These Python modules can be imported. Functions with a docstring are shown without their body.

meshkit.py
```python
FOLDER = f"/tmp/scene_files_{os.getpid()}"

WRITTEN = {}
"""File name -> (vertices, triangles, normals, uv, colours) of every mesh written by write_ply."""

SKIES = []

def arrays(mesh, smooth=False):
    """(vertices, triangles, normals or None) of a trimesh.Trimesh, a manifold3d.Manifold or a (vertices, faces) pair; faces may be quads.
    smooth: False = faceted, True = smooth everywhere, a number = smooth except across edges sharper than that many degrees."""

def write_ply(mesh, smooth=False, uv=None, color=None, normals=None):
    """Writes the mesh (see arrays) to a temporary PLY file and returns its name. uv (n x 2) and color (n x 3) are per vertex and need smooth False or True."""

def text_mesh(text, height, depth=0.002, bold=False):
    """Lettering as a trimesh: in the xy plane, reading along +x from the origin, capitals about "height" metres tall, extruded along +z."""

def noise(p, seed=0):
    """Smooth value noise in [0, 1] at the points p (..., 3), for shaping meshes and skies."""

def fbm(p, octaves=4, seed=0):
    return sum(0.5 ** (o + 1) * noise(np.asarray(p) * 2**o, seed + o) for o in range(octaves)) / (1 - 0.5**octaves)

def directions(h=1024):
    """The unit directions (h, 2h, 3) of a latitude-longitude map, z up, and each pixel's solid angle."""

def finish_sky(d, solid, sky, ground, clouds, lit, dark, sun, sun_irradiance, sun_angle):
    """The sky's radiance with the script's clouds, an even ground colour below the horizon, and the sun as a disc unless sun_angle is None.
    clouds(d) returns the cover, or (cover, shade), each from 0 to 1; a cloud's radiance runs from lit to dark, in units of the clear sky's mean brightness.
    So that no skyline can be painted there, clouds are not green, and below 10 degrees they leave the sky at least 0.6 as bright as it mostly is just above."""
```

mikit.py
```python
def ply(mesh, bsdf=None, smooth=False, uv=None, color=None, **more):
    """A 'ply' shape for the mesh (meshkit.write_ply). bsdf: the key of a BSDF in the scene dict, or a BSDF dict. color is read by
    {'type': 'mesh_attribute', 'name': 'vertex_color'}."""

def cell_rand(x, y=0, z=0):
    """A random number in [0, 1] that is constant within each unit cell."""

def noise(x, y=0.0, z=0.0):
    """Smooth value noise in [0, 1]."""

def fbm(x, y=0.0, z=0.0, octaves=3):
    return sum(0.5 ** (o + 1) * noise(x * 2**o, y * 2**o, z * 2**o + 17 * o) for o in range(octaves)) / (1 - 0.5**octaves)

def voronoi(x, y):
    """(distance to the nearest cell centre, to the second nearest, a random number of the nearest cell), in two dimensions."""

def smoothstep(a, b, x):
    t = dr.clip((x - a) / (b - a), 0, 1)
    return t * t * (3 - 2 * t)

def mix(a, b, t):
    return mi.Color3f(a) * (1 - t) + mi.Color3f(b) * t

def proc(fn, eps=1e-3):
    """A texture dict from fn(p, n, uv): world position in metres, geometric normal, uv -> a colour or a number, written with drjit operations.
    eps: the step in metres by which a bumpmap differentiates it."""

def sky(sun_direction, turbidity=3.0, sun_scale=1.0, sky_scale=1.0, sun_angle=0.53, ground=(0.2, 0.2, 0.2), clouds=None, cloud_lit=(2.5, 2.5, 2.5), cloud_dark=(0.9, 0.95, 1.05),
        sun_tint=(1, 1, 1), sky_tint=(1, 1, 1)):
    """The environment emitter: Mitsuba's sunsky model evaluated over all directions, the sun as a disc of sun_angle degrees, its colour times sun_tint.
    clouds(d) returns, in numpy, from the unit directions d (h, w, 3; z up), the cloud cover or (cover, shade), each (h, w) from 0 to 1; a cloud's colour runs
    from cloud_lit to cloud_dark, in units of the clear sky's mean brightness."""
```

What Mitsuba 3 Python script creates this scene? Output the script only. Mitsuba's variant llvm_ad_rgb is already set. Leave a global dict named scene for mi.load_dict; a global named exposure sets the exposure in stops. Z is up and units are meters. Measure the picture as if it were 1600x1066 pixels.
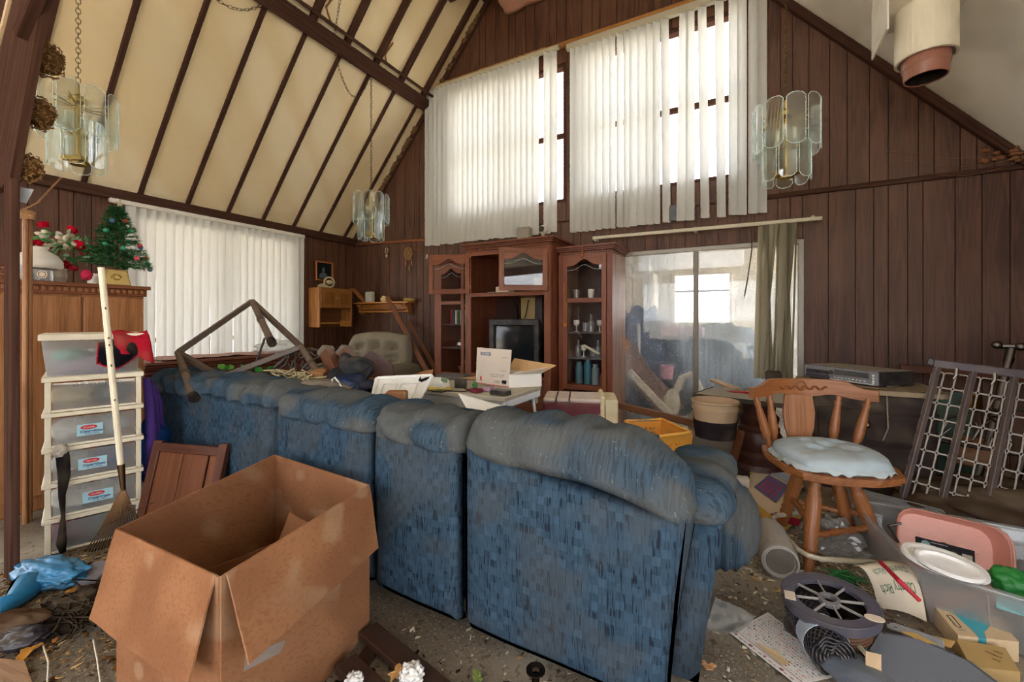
import math, random
import numpy as np, trimesh, drjit as dr, mitsuba as mi
import manifold3d as mf
import mikit, meshkit
from mikit import proc, noise, fbm, voronoi, cell_rand, smoothstep, mix
from shapely.geometry import Polygon, Point, LineString, box as sbox
from shapely import affinity
T = mi.ScalarTransform4f
random.seed(7); R = np.random.default_rng(7)
scene, labels = {}, {}

# ---------------------------------------------------------------- camera, sky, exposure
exposure = 4.3
scene['camera'] = {'type': 'perspective', 'fov': 2 * math.degrees(math.atan(800 / 660)), 'fov_axis': 'x',
                   'principal_point_offset_x': 0.0, 'principal_point_offset_y': 32 / 1066, 'near_clip': 0.02, 'far_clip': 500,
                   'to_world': T().look_at(origin=[0, 0, 1.2], target=[-0.48192, 0.87622, 1.2], up=[0, 0, 1])}
def overcast(d):
    f = meshkit.fbm(d * 3.0, 4, 3)
    return 0.80 + 0.2 * f, 0.15 * f
scene['sky'] = mikit.sky([-0.30, -0.45, 0.84], turbidity=4.0, sun_scale=0.5, sky_scale=1.0, sun_angle=3.0, ground=(0.32, 0.3, 0.26), clouds=overcast,
                         cloud_lit=(2.6, 2.6, 2.65), cloud_dark=(1.6, 1.65, 1.75))

# ---------------------------------------------------------------- colours and materials
def lin(c):
    if isinstance(c, str):
        c = [int(c[i:i + 2], 16) for i in (0, 2, 4)]
    c = np.asarray(c, float) / 255
    return np.where(c <= 0.04045, c / 12.92, ((c + 0.055) / 1.055) ** 2.4)
def rgb(c): return {'type': 'rgb', 'value': lin(c).tolist()}
def col(c): return mi.Color3f(*lin(c).tolist())
VC = {'type': 'mesh_attribute', 'name': 'vertex_color'}
def dif(c): return {'type': 'diffuse', 'reflectance': c}
def prin(c, rough, **k): return {'type': 'principled', 'base_color': c, 'roughness': rough, **k}
def plas(c, alpha): return {'type': 'roughplastic', 'diffuse_reflectance': c, 'alpha': alpha, 'nonlinear': False}
def n2(x, y):
    """cheap smooth value noise of two coordinates, in [0, 1]"""
    x, y = mi.Float(x), mi.Float(y); ix, iy = dr.floor(x), dr.floor(y); fx, fy = x - ix, y - iy
    hx, hy = mi.UInt32(mi.Int32(ix)) * 374761393, mi.UInt32(mi.Int32(iy)) * 668265263
    def r(h):
        h = (h ^ (h >> 13)) * 1274126177
        return mi.Float((h ^ (h >> 16)) & 0xFFFF) / 65535.0
    fx, fy = fx * fx * (3 - 2 * fx), fy * fy * (3 - 2 * fy); h = hx + hy
    return dr.lerp(dr.lerp(r(h), r(h + 374761393), fx), dr.lerp(r(h + 668265263), r(h + 374761393 + 668265263), fx), fy)
def f2(x, y): return (2 * n2(x, y) + n2(2 * x + 7, 2 * y + 3)) / 3
def obl(p, s): return (p.x + 0.83 * p.y) * s, (p.z + 0.47 * p.y - 0.2 * p.x) * s
scene['mat_matte'] = dif(VC)
scene['mat_satin'] = prin(VC, 0.38)
scene['mat_gloss'] = prin(VC, 0.14)
scene['mat_metal'] = {'type': 'roughconductor', 'material': 'none', 'specular_reflectance': VC, 'alpha': 0.28}
def f_grain(p, n, uv):
    q = n2(uv.x * 2.2, uv.y * 26)
    w = n2(uv.x * 6 + q, uv.y * 170 + q * 6)
    return dr.clip(smoothstep(0.35, 0.8, w) * 0.24 + smoothstep(0.45, 0.85, q) * 0.2, 0, 0.8)
scene['mat_wood'] = {'type': 'blendbsdf', 'weight': proc(f_grain), 'a': prin(VC, 0.42), 'b': dif(rgb('452414'))}
def f_panel(p, n, uv):
    q = n2(uv.x * 1.3, uv.y * 14)
    w = n2(uv.x * 5 + q, uv.y * 120 + q * 9)
    g = f2(*obl(p, 1.5))
    c = mix(col('653f2b'), col('482a1c'), smoothstep(0.25, 0.75, 0.55 * w + 0.45 * q))
    return mix(c, col('6f503e'), 0.4 * smoothstep(0.45, 0.75, g))
scene['mat_paneling'] = plas(proc(f_panel), 0.4)
def f_beam(p, n, uv): return mix(col('513a30'), col('3c2923'), n2(uv.x * 4, uv.y * 90))
scene['mat_beam'] = dif(proc(f_beam))
def f_cream(p, n, uv): return mix(col('eadcba'), col('e0cda4'), smoothstep(0.3, 0.75, f2(*obl(p, 2.2))))
scene['mat_cream'] = dif(proc(f_cream))
def f_white(p, n, uv): return mix(col('eae6da'), col('d8d2c4'), smoothstep(0.35, 0.8, f2(*obl(p, 3.0))))
scene['mat_offwhite'] = dif(proc(f_white))
def f_floor(p, n, uv):
    a = f2(p.x * 3, p.y * 3)
    s = n2(p.x * 220, p.y * 220)
    s2 = n2(p.x * 70 + 5, p.y * 70)
    c = mix(col('958b7b'), col('6a6053'), smoothstep(0.3, 0.75, a))
    c = mix(c, col('a0947f'), 0.6 * smoothstep(0.62, 0.9, s))
    c = mix(c, col('3d3328'), 0.45 * smoothstep(0.7, 0.95, s2))
    return mix(c, col('4a3626'), 0.4 * smoothstep(0.6, 0.8, n2(p.x * 1.7 + 4, p.y * 1.7 + 2)))
scene['mat_carpet'] = dif(proc(f_floor))
def f_sofa(p, n, uv):
    s = 0.026
    r = cell_rand(uv.x / s, uv.y / s)
    chk = dr.select((mi.Int32(dr.floor(uv.x / s)) + mi.Int32(dr.floor(uv.y / s))) % 2 == 0, mi.Float(1), mi.Float(0))
    c = mix(col('2a3a48'), col('405566'), 0.1 + chk * 0.18 + 0.38 * r * r + 0.2 * n2(uv.x * 700, uv.y * 60))
    st = n2(uv.x * 300, uv.y * 34)
    c = mix(c, col('20252e'), smoothstep(0.52, 0.8, st) * (0.2 + 0.7 * dr.select(r < 0.4, mi.Float(1), mi.Float(0.2))))
    return mix(c, col('4a4a48'), 0.4 * smoothstep(0.42, 0.75, f2(*obl(p, 7))))
scene['mat_sofa'] = dif(proc(f_sofa))
def f_sofatop(p, n, uv):
    st = n2(uv.x * 300, uv.y * 20)
    c = mix(col('3c4c59'), col('22282f'), smoothstep(0.45, 0.8, st) * 0.55)
    c = mix(c, col('5f5b51'), 0.55 * smoothstep(0.40, 0.66, f2(p.x * 5 + 3.3, (p.y + p.z) * 5)))
    return mix(c, col('c9bda0'), 0.16 * smoothstep(0.9, 0.98, n2(p.x * 140, (p.y + 0.7 * p.z) * 140)))
scene['mat_sofatop'] = dif(proc(f_sofatop))
def f_card(p, n, uv):
    c = mix(col('95694a'), col('845a3f'), smoothstep(0.3, 0.75, f2(*obl(p, 6))))
    c = mix(c, col('74492c'), 0.3 * smoothstep(0.5, 0.9, n2(*obl(p, 160))))
    return mix(c, col('b39a7c'), 0.3 * smoothstep(0.68, 0.88, n2(*obl(p, 12))))
scene['mat_card'] = dif(proc(f_card))
scene['mat_glass'] = {'type': 'thindielectric', 'int_ior': 1.5}
def f_smear(p, n, uv):
    st = n2(p.x * 45, p.z * 2.5)
    sp = n2(p.x * 120, p.z * 120)
    return dr.clip(0.13 + 0.35 * smoothstep(0.4, 0.7, f2(p.x * 2.2, p.z * 1.6)) * (0.4 + 0.9 * st) + 0.25 * smoothstep(0.72, 0.92, sp), 0, 0.62)
def thin(c, dt, rough=0.6): return {'type': 'principledthin', 'base_color': c, 'roughness': rough, 'diff_trans': dt}
scene['mat_dirtyglass'] = {'type': 'blendbsdf', 'weight': proc(f_smear), 'a': {'type': 'thindielectric', 'int_ior': 1.5}, 'b': thin(rgb('c3ccd2'), 1.0)}
scene['mat_lampglass'] = {'type': 'blendbsdf', 'weight': 0.06, 'a': {'type': 'thindielectric', 'int_ior': 1.8, 'specular_transmittance': rgb('f3faf9')}, 'b': thin(rgb('cfe4e2'), 1.1)}
scene['mat_clearplastic'] = {'type': 'blendbsdf', 'weight': 0.24, 'a': {'type': 'thindielectric', 'int_ior': 1.45}, 'b': thin(rgb('c6c8c6'), 1.0)}
scene['mat_vane'] = thin(VC, 0.6)
SAME = dict(clean='matte', brass='metal', woodpale='wood', frost='clearplastic', wrap='clearplastic', glasspanel='clearplastic', vane2='vane', leaf='vane', cushion='matte')
DUSTY = {'matte': 0.30, 'satin': 0.22, 'cushion': 0.55}

# ---------------------------------------------------------------- naming
used = {}
def K(name):
    n = used.get(name, -1) + 1; used[name] = n
    return name if n == 0 else f'{name}_{n:03d}'
def thing(name, label, cat, group=None, kind=None):
    k = K(name); labels[k] = {'label': label}
    if cat: labels[k]['category'] = cat
    if group: labels[k]['group'] = group
    if kind: labels[k]['kind'] = kind
    return k
def struct(name, label): return thing(name, label, None, None, 'structure')
UVMATS = ('wood', 'paneling', 'beam')
THIN = ('glass', 'dirtyglass', 'lampglass', 'clearplastic', 'vane')
def put(key, mesh, mat, c='808080', smooth=40, uv=None, var=0.0):
    if isinstance(mesh, list): mesh = trimesh.util.concatenate(mesh)
    v, f = np.array(mesh.vertices), np.array(mesh.faces)
    perv = isinstance(c, np.ndarray) and c.ndim == 2
    real = SAME.get(mat, mat)
    if uv is not None: uv = np.asarray(uv)
    if mat in DUSTY and uv is None and not perv and len(f) < 1500:          # enough vertices for the dust patches
        ed = np.ptp(v, axis=0).max()
        if ed > 0.12 and len(f) < 400:
            v, f = trimesh.remesh.subdivide_to_size(v, f, max(0.06, ed / 12), max_iter=6)
    if uv is None and real in UVMATS:
        q = v - v.mean(0)
        ax = np.linalg.svd(q if len(q) < 4000 else q[::7], full_matrices=False)[2]
        o = R.uniform(0, 50, 2)
        uv = np.stack([q @ ax[0] + o[0], q @ ax[1] + 1.31 * (q @ ax[2]) + o[1]], 1)
    if real not in THIN:
        m = trimesh.Trimesh(v, f, process=False)
        mm = trimesh.Trimesh(v, f, process=False); mm.merge_vertices()
        if len(mm.faces) == len(f):
            lab = trimesh.graph.connected_component_labels(mm.face_adjacency, node_count=len(f)) if len(mm.face_adjacency) else np.arange(len(f))
            t = v[f]; n_ = lab.max() + 1
            t = t - np.array([v[f[lab == i]].reshape(-1, 3).mean(0) for i in range(n_)])[lab][:, None] if n_ < 400 else t
            vol = np.bincount(lab, np.einsum('ij,ij->i', t[:, 0], np.cross(t[:, 1], t[:, 2])), n_)
            flip = (vol < 0)[lab]
            f = np.where(flip[:, None], f[:, ::-1], f)
            edges = np.bincount(lab, minlength=n_) * 3; adj = np.bincount(lab[mm.face_adjacency[:, 0]], minlength=n_) * 2 if len(mm.face_adjacency) else 0 * edges
            op = (edges != adj)[lab]
        else: op = np.ones(len(f), bool)
        if op.any():                                                        # open shells get an inner side of their own
            vn = np.zeros_like(v); t = v[f]; fn = np.cross(t[:, 1] - t[:, 0], t[:, 2] - t[:, 0])
            for k_ in range(3): np.add.at(vn, f[:, k_], fn)
            vn /= np.linalg.norm(vn, axis=1, keepdims=True) + 1e-12
            f = np.vstack([f, f[op][:, ::-1] + len(v)]); v = np.vstack([v, v - vn * 0.0006])
            if uv is not None: uv = np.vstack([uv, uv])
            if perv: c = np.vstack([c, c])
    if smooth and smooth is not True:
        m = trimesh.Trimesh(v, f, process=False)
        adj, ang = m.face_adjacency, m.face_adjacency_angles
        ok = ang < math.radians(smooth)
        lab = trimesh.graph.connected_component_labels(adj[ok], node_count=len(f)) if ok.any() else np.arange(len(f))
        pair = np.stack([f.ravel(), np.repeat(lab, 3)], 1)
        un, inv = np.unique(pair, axis=0, return_inverse=True)
        idx = un[:, 0]; v = v[idx]; f = inv.reshape(-1, 3)
        if uv is not None: uv = uv[idx]
        if perv: c = c[idx]
        smooth = True
    cols = c if perv else np.tile(lin(c), (len(v), 1))
    if mat in DUSTY and not perv:
        w = np.clip((meshkit.fbm(v * 11 + 3, 3, 2) - 0.42) / 0.35, 0, 1)[:, None] * DUSTY[mat]
        cols = cols * (1 - w) + lin('83765f') * w
    if uv is None: uv = v[:, :2] * 0
    scene[key] = mikit.ply(trimesh.Trimesh(v, f, process=False), 'mat_' + real, smooth, uv=uv, color=cols)
    return key
def part(parent, name, mesh, mat, c='808080', label=None, **k):
    if isinstance(mesh, list):
        return [part(parent, name, m, mat, c, label, **k) for m in mesh][0]
    key = K(parent + '__' + name)
    put(key, mesh, mat, c, **k)
    if label: labels[key] = {'label': label}
    return key
def solo(name, label, cat, mesh, mat, c='808080', group=None, kind=None, **k):
    key = thing(name, label, cat, group, kind)
    return put(key, mesh, mat, c, **k)

# ---------------------------------------------------------------- mesh builders
cat = trimesh.util.concatenate
def rot(rx=0, ry=0, rz=0):
    e = trimesh.transformations.euler_matrix(math.radians(rx), math.radians(ry), math.radians(rz), 'sxyz')
    return e
def at(m, x=0, y=0, z=0, rz=0, rx=0, ry=0):
    if isinstance(m, list): m = trimesh.util.concatenate(m)
    m = m.copy(); M = rot(rx, ry, rz); M[:3, 3] = (x, y, z); m.apply_transform(M); return m
def basis(m, o, x, y):
    """local x, y -> the given directions (z = x cross y), origin o"""
    if isinstance(m, list): m = trimesh.util.concatenate(m)
    x = np.asarray(x, float); x = x / np.linalg.norm(x); y = np.asarray(y, float); y = y - x * (x @ y); y /= np.linalg.norm(y)
    M = np.eye(4); M[:3, 0], M[:3, 1], M[:3, 2], M[:3, 3] = x, y, np.cross(x, y), o
    m = m.copy(); m.apply_transform(M); return m
def bx(sx, sy, sz, x=0, y=0, z=0, b=None):
    """bevelled box, centred in x and y, standing on z"""
    b = min(sx, sy, sz) * 0.12 if b is None else b
    b = min(b, 0.012, min(sx, sy, sz) * 0.45)
    P = []
    for i in (-1, 1):
        for j in (-1, 1):
            for k in (-1, 1):
                h = np.array([sx, sy, sz]) / 2
                for a in range(3):
                    q = h - b; q[a] = h[a]
                    P.append(q * (i, j, k))
    m = trimesh.convex.convex_hull(np.array(P))
    m.apply_translation((x, y, z + sz / 2)); return m
def hexa(bot, top):
    """closed hexahedron from 4 bottom and 4 top points"""
    v = np.array(list(bot) + list(top), float)
    f = [[0, 2, 1], [0, 3, 2], [4, 5, 6], [4, 6, 7]]
    for i in range(4):
        j = (i + 1) % 4; f += [[i, j, 4 + j], [i, 4 + j, 4 + i]]
    m = trimesh.Trimesh(v, f, process=False); m.fix_normals(); return m
def slab(pts, t):
    """quad or polygon (3D, planar-ish) thickened by t along its normal"""
    p = np.asarray(pts, float); n = np.cross(p[1] - p[0], p[2] - p[0]); n /= np.linalg.norm(n)
    if len(p) == 4: return hexa(p, p + n * t)
    return trimesh.convex.convex_hull(np.vstack([p, p + n * t]))
def bar(p0, p1, w, t, up=(0, 0, 1), b=None):
    """bevelled bar from p0 to p1: w across (perpendicular to up), t along up"""
    p0, p1 = np.asarray(p0, float), np.asarray(p1, float)
    d = p1 - p0; L = np.linalg.norm(d); d /= L
    s = np.cross(d, up)
    if np.linalg.norm(s) < 1e-6: s = np.cross(d, (1, 0, 0))
    m = bx(L, w, t, L / 2, 0, -t / 2, b)
    return basis(m, p0, d, -s)
def tube(pts, r, n=8, closed=False, cap=True):
    p = np.asarray(pts, float); N = len(p)
    r = np.broadcast_to(r, (N,))
    tg = np.roll(p, -1, 0) - np.roll(p, 1, 0) if closed else np.gradient(p, axis=0)
    tg /= np.linalg.norm(tg, axis=1, keepdims=True) + 1e-12
    u = np.cross(tg[0], (0, 0, 1) if abs(tg[0][2]) < 0.9 else (1, 0, 0)); u /= np.linalg.norm(u)
    V = []; ang = np.arange(n) * 2 * np.pi / n
    for i in range(N):
        u = u - tg[i] * (u @ tg[i]); u /= np.linalg.norm(u); w = np.cross(tg[i], u)
        V.append(p[i] + r[i] * (np.cos(ang)[:, None] * u + np.sin(ang)[:, None] * w))
    V = np.vstack(V); F = []
    for i in range(N if closed else N - 1):
        for j in range(n):
            a, b = i * n + j, i * n + (j + 1) % n; c, d = ((i + 1) % N) * n + (j + 1) % n, ((i + 1) % N) * n + j
            F += [[a, b, c], [a, c, d]]
    if cap and not closed:
        V = np.vstack([V, p[:1], p[-1:]]); a, b = len(V) - 2, len(V) - 1
        for j in range(n): F += [[a, (j + 1) % n, j], [b, (N - 1) * n + j, (N - 1) * n + (j + 1) % n]]
    return trimesh.Trimesh(V, F, process=False)
def cyl(p0, p1, r0, r1=None, n=16): return tube([p0, p1], [r0, r0 if r1 is None else r1], n)
def lathe(prof, n=24, x=0, y=0, z=0, ang=2 * math.pi):
    """revolve (r, z) pairs; profile from bottom to top on the outside"""
    pr = np.asarray(prof, float); N = len(pr); a = np.arange(n) * 2 * np.pi / n
    V = np.stack([np.outer(pr[:, 0], np.cos(a)), np.outer(pr[:, 0], np.sin(a)), np.repeat(pr[:, 1:], n, 1)], -1).reshape(-1, 3)
    F = []
    for i in range(N - 1):
        for j in range(n):
            p, q = i * n + j, i * n + (j + 1) % n
            F += [[p, q, q + n], [p, q + n, p + n]]
    for i, s in ((0, 1), (N - 1, -1)):
        if pr[i, 0] > 1e-6 and min(pr[0, 0], pr[-1, 0]) < 1e-6:
            V = np.vstack([V, [[0, 0, pr[i, 1]]]]); c = len(V) - 1
            for j in range(n):
                p, q = i * n + j, i * n + (j + 1) % n
                F.append([c, q, p] if s > 0 else [c, p, q])
    m = trimesh.Trimesh(V, F, process=False); m.apply_translation((x, y, z)); return m
def turned(p0, p1, prof, n=14):
    """turned spindle from p0 to p1; prof = (fraction along, radius)"""
    p0, p1 = np.asarray(p0, float), np.asarray(p1, float)
    pr = np.asarray(prof, float)
    return tube(p0 + pr[:, :1] * (p1 - p0), pr[:, 1], n)
def ext(poly, d):
    """extrude a shapely polygon by d along z"""
    gs = getattr(poly, 'geoms', [poly])
    return cat([trimesh.creation.extrude_polygon(g, d, engine='earcut') for g in gs if g.area > 1e-7])
def wallext(poly, o, x, y, d):
    return basis(ext(poly, d), o, x, y)
def blob(rx, ry, rz, amp=0.12, freq=4, seed=0, sub=3, x=0, y=0, z=0):
    m = trimesh.creation.icosphere(sub, 1.0); v = np.array(m.vertices)
    k = 1 + amp * 2 * (meshkit.fbm(v * freq * 0.5 + 10, 3, seed) - 0.5)
    m.vertices = v * k[:, None] * (rx, ry, rz) + (x, y, z); return m
def sheet(pts, t=0.004):
    """closed thin sheet over a grid of points (n, m, 3), thickened along its local normals"""
    p = np.asarray(pts, float); n, m = p.shape[:2]
    du, dv = np.gradient(p, axis=0), np.gradient(p, axis=1)
    nn = np.cross(du, dv); nn /= np.linalg.norm(nn, axis=2, keepdims=True) + 1e-12
    a, b = p.reshape(-1, 3), (p - nn * t).reshape(-1, 3)
    V = np.vstack([a, b]); F = []; N = n * m
    i, j = np.meshgrid(np.arange(n - 1), np.arange(m - 1), indexing='ij')
    q = np.stack([i * m + j, (i + 1) * m + j, (i + 1) * m + j + 1, i * m + j + 1], -1).reshape(-1, 4)
    F += q[:, [0, 1, 2]].tolist() + q[:, [0, 2, 3]].tolist() + (q[:, [0, 2, 1]] + N).tolist() + (q[:, [0, 3, 2]] + N).tolist()
    rim = [k * m for k in range(n)] + [(n - 1) * m + k for k in range(1, m)] + [k * m + m - 1 for k in range(n - 2, -1, -1)] + [k for k in range(m - 2, 0, -1)]
    for k in range(len(rim)):
        a0, b0 = rim[k], rim[(k + 1) % len(rim)]
        F += [[a0, a0 + N, b0 + N], [a0, b0 + N, b0]]
    return trimesh.Trimesh(V, F, process=False)
def grid(p00, p10, p11, p01, n, m, amp=0.0, freq=5, seed=0, sag=0.0):
    """bilinear grid between four corners with noise along z"""
    u, v = np.meshgrid(np.linspace(0, 1, n), np.linspace(0, 1, m), indexing='ij')
    p00, p10, p11, p01 = [np.asarray(q, float) for q in (p00, p10, p11, p01)]
    P = (1 - u)[..., None] * ((1 - v)[..., None] * p00 + v[..., None] * p01) + u[..., None] * ((1 - v)[..., None] * p10 + v[..., None] * p11)
    nn = np.cross(p10 - p00, p01 - p00); nn /= np.linalg.norm(nn)
    P = P + nn * (amp * 2 * (meshkit.fbm(P * freq + 20, 3, seed) - 0.5) - sag * np.sin(np.pi * u) * np.sin(np.pi * v))[..., None]
    return P
def pillow(sx, sy, sz, n=28, e=0.45, tuft=(), amp=0.0, freq=6, seed=0, folds=0, disc=0.0):
    """closed pillow: superellipse plan, thickness sz, optional button tufts (x, y, depth, radius) in unit coords"""
    u, v = np.meshgrid(np.linspace(-1, 1, n), np.linspace(-1, 1, n), indexing='ij')
    h = np.maximum(0, (1 - np.abs(u) ** 3.2)) ** e * np.maximum(0, (1 - np.abs(v) ** 3.2)) ** e
    for tx, ty, d, r in tuft: h = h * (1 - d * np.exp(-((u - tx) ** 2 + (v - ty) ** 2) / r ** 2))
    if folds: h = h * (1 + 0.10 * np.sin(u * folds + 3 * meshkit.noise(np.stack([u * 2, v * 2, u * 0], -1), seed)) * np.clip(np.abs(v) * 1.3, 0, 1))
    k = (1 - 0.05 * (u ** 2 * v ** 2)) * (1 - disc + disc / np.maximum(1e-9, np.hypot(u, v)) * np.maximum(np.abs(u), np.abs(v)) + disc * (np.hypot(u, v) < 1e-9))
    P = np.stack([u * sx / 2 * k, v * sy / 2 * k, h * sz / 2], -1)
    if amp: P[..., 2] += amp * 2 * (meshkit.fbm(P * freq + 5, 3, seed) - 0.5) * np.clip(h, 0, 1)
    Q = P * (1, 1, -1)
    V = np.vstack([P.reshape(-1, 3), Q.reshape(-1, 3)]); N = n * n
    i, j = np.meshgrid(np.arange(n - 1), np.arange(n - 1), indexing='ij')
    q = np.stack([i * n + j, (i + 1) * n + j, (i + 1) * n + j + 1, i * n + j + 1], -1).reshape(-1, 4)
    F = np.vstack([q[:, [0, 1, 2]], q[:, [0, 2, 3]], q[:, [0, 2, 1]] + N, q[:, [0, 3, 2]] + N])
    m = trimesh.Trimesh(V, F, process=True); return m
def rrect(w, h, r, n=6): return Polygon([(-w / 2 + r, -h / 2 + r), (w / 2 - r, -h / 2 + r), (w / 2 - r, h / 2 - r), (-w / 2 + r, h / 2 - r)]).buffer(r, quad_segs=n)
def ngon(r, n=24, sx=1, sy=1): return Polygon([(r * sx * math.cos(a), r * sy * math.sin(a)) for a in np.arange(n) * 2 * math.pi / n])
def arc(fn, a, b, n): return [fn(t) for t in np.linspace(a, b, n)]
def cten(p0, p1, sag, n=20):
    p0, p1 = np.asarray(p0, float), np.asarray(p1, float); t = np.linspace(0, 1, n)[:, None]
    q = p0 + (p1 - p0) * t; q[:, 2] -= (sag * 4 * t * (1 - t))[:, 0]; return q
def links(path, L=0.045, w=0.013, r=0.0024):
    """a chain of oval links along a path"""
    p = np.asarray(path, float); d = np.r_[0, np.cumsum(np.linalg.norm(np.diff(p, axis=0), axis=1))]
    N = max(2, int(d[-1] / (L * 0.8))); s = np.linspace(0, d[-1], N + 1); out = []
    q = np.stack([np.interp(s, d, p[:, k]) for k in range(3)], 1)
    a = np.arange(10) * 2 * np.pi / 10
    for i in range(N):
        t = q[i + 1] - q[i]; t /= np.linalg.norm(t)
        side = np.cross(t, (0.3, 1, 0.1)); side /= np.linalg.norm(side)
        if i % 2: side = np.cross(t, side)
        c = (q[i] + q[i + 1]) / 2
        out.append(tube(c + np.cos(a)[:, None] * t * L * 0.55 + np.sin(a)[:, None] * side * w, r, 5, closed=True))
    return cat(out)
def text(s, h, o, x, y, d=0.001, bold=False, center=False):
    m = meshkit.text_mesh(s, h, d, bold)
    if center: m.apply_translation((-m.bounds[:, 0].mean(), -m.bounds[:, 1].mean(), 0))
    return basis(m, o, x, y)

# ================================================================ the room shell
XL, XR, YB, EZ = -5.70, 1.98, 4.90, 2.50
def roofl(x): return 2.56 + 1.155 * (x - XL)
def roofr(x): return 2.52 + 1.15 * (1.94 - x)
AX = (2.52 + 1.15 * 1.94 - 2.56 + 1.155 * XL) / 2.305
AZ = roofl(AX)
YR = -3.2
k = struct('floor', 'grey brown carpet floor strewn with dirt and litter')
put(k, bx(XR - XL + 0.3, YB - YR + 0.3, 0.1, (XL + XR) / 2, (YB + YR) / 2, -0.1, 0.001), 'carpet')

def planks(holder, poly, x0, x1, z0, z1, o, x, y, seed, lean=0.012):
    r = np.random.default_rng(seed); cx = x0
    while cx < x1:
        w = r.choice([0.10, 0.13, 0.16, 0.20]); s = poly.intersection(sbox(cx + 0.0035, z0, min(cx + w, x1) - 0.0035, z1))
        for g in getattr(s, 'geoms', [s]):
            if g.geom_type == 'Polygon' and g.area > 0.0015: part(holder, 'plank', wallext(g, o, x, y, lean), 'paneling', smooth=False)
        cx += w
# back (gable) wall: window bays and the sliding door opening
gable = Polygon([(XL, 0), (XR, 0), (XR, EZ), (AX, AZ), (XL, EZ)])
winA, winB = sbox(-3.72, 2.67, -1.93, 4.40), sbox(-1.80, 2.67, 0.0, 4.40)
doorhole = sbox(-1.32, 0.0, 0.505, 1.99)
solid = gable.difference(winA).difference(winB).difference(doorhole)
wb = struct('wall_back', 'dark wood panelled gable wall with the high windows')
put(wb, wallext(solid, (0, YB + 0.012, 0), (1, 0, 0), (0, 0, 1), -0.11), 'beam', smooth=False)
planks(wb, solid, XL, XR, 0, 2.415, (0, YB + 0.012, 0), (1, 0, 0), (0, 0, 1), 3)
planks(wb, solid, XL, XR, 2.435, 8, (0, YB + 0.012, 0), (1, 0, 0), (0, 0, 1), 4)
k = struct('trim_1', 'dark moulding strip across the back wall at eaves height')
put(k, [bx(XR + 0.1, 0.03, 0.045, XR / 2 + 0.05, YB - 0.012, 2.40)], 'beam')
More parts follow.
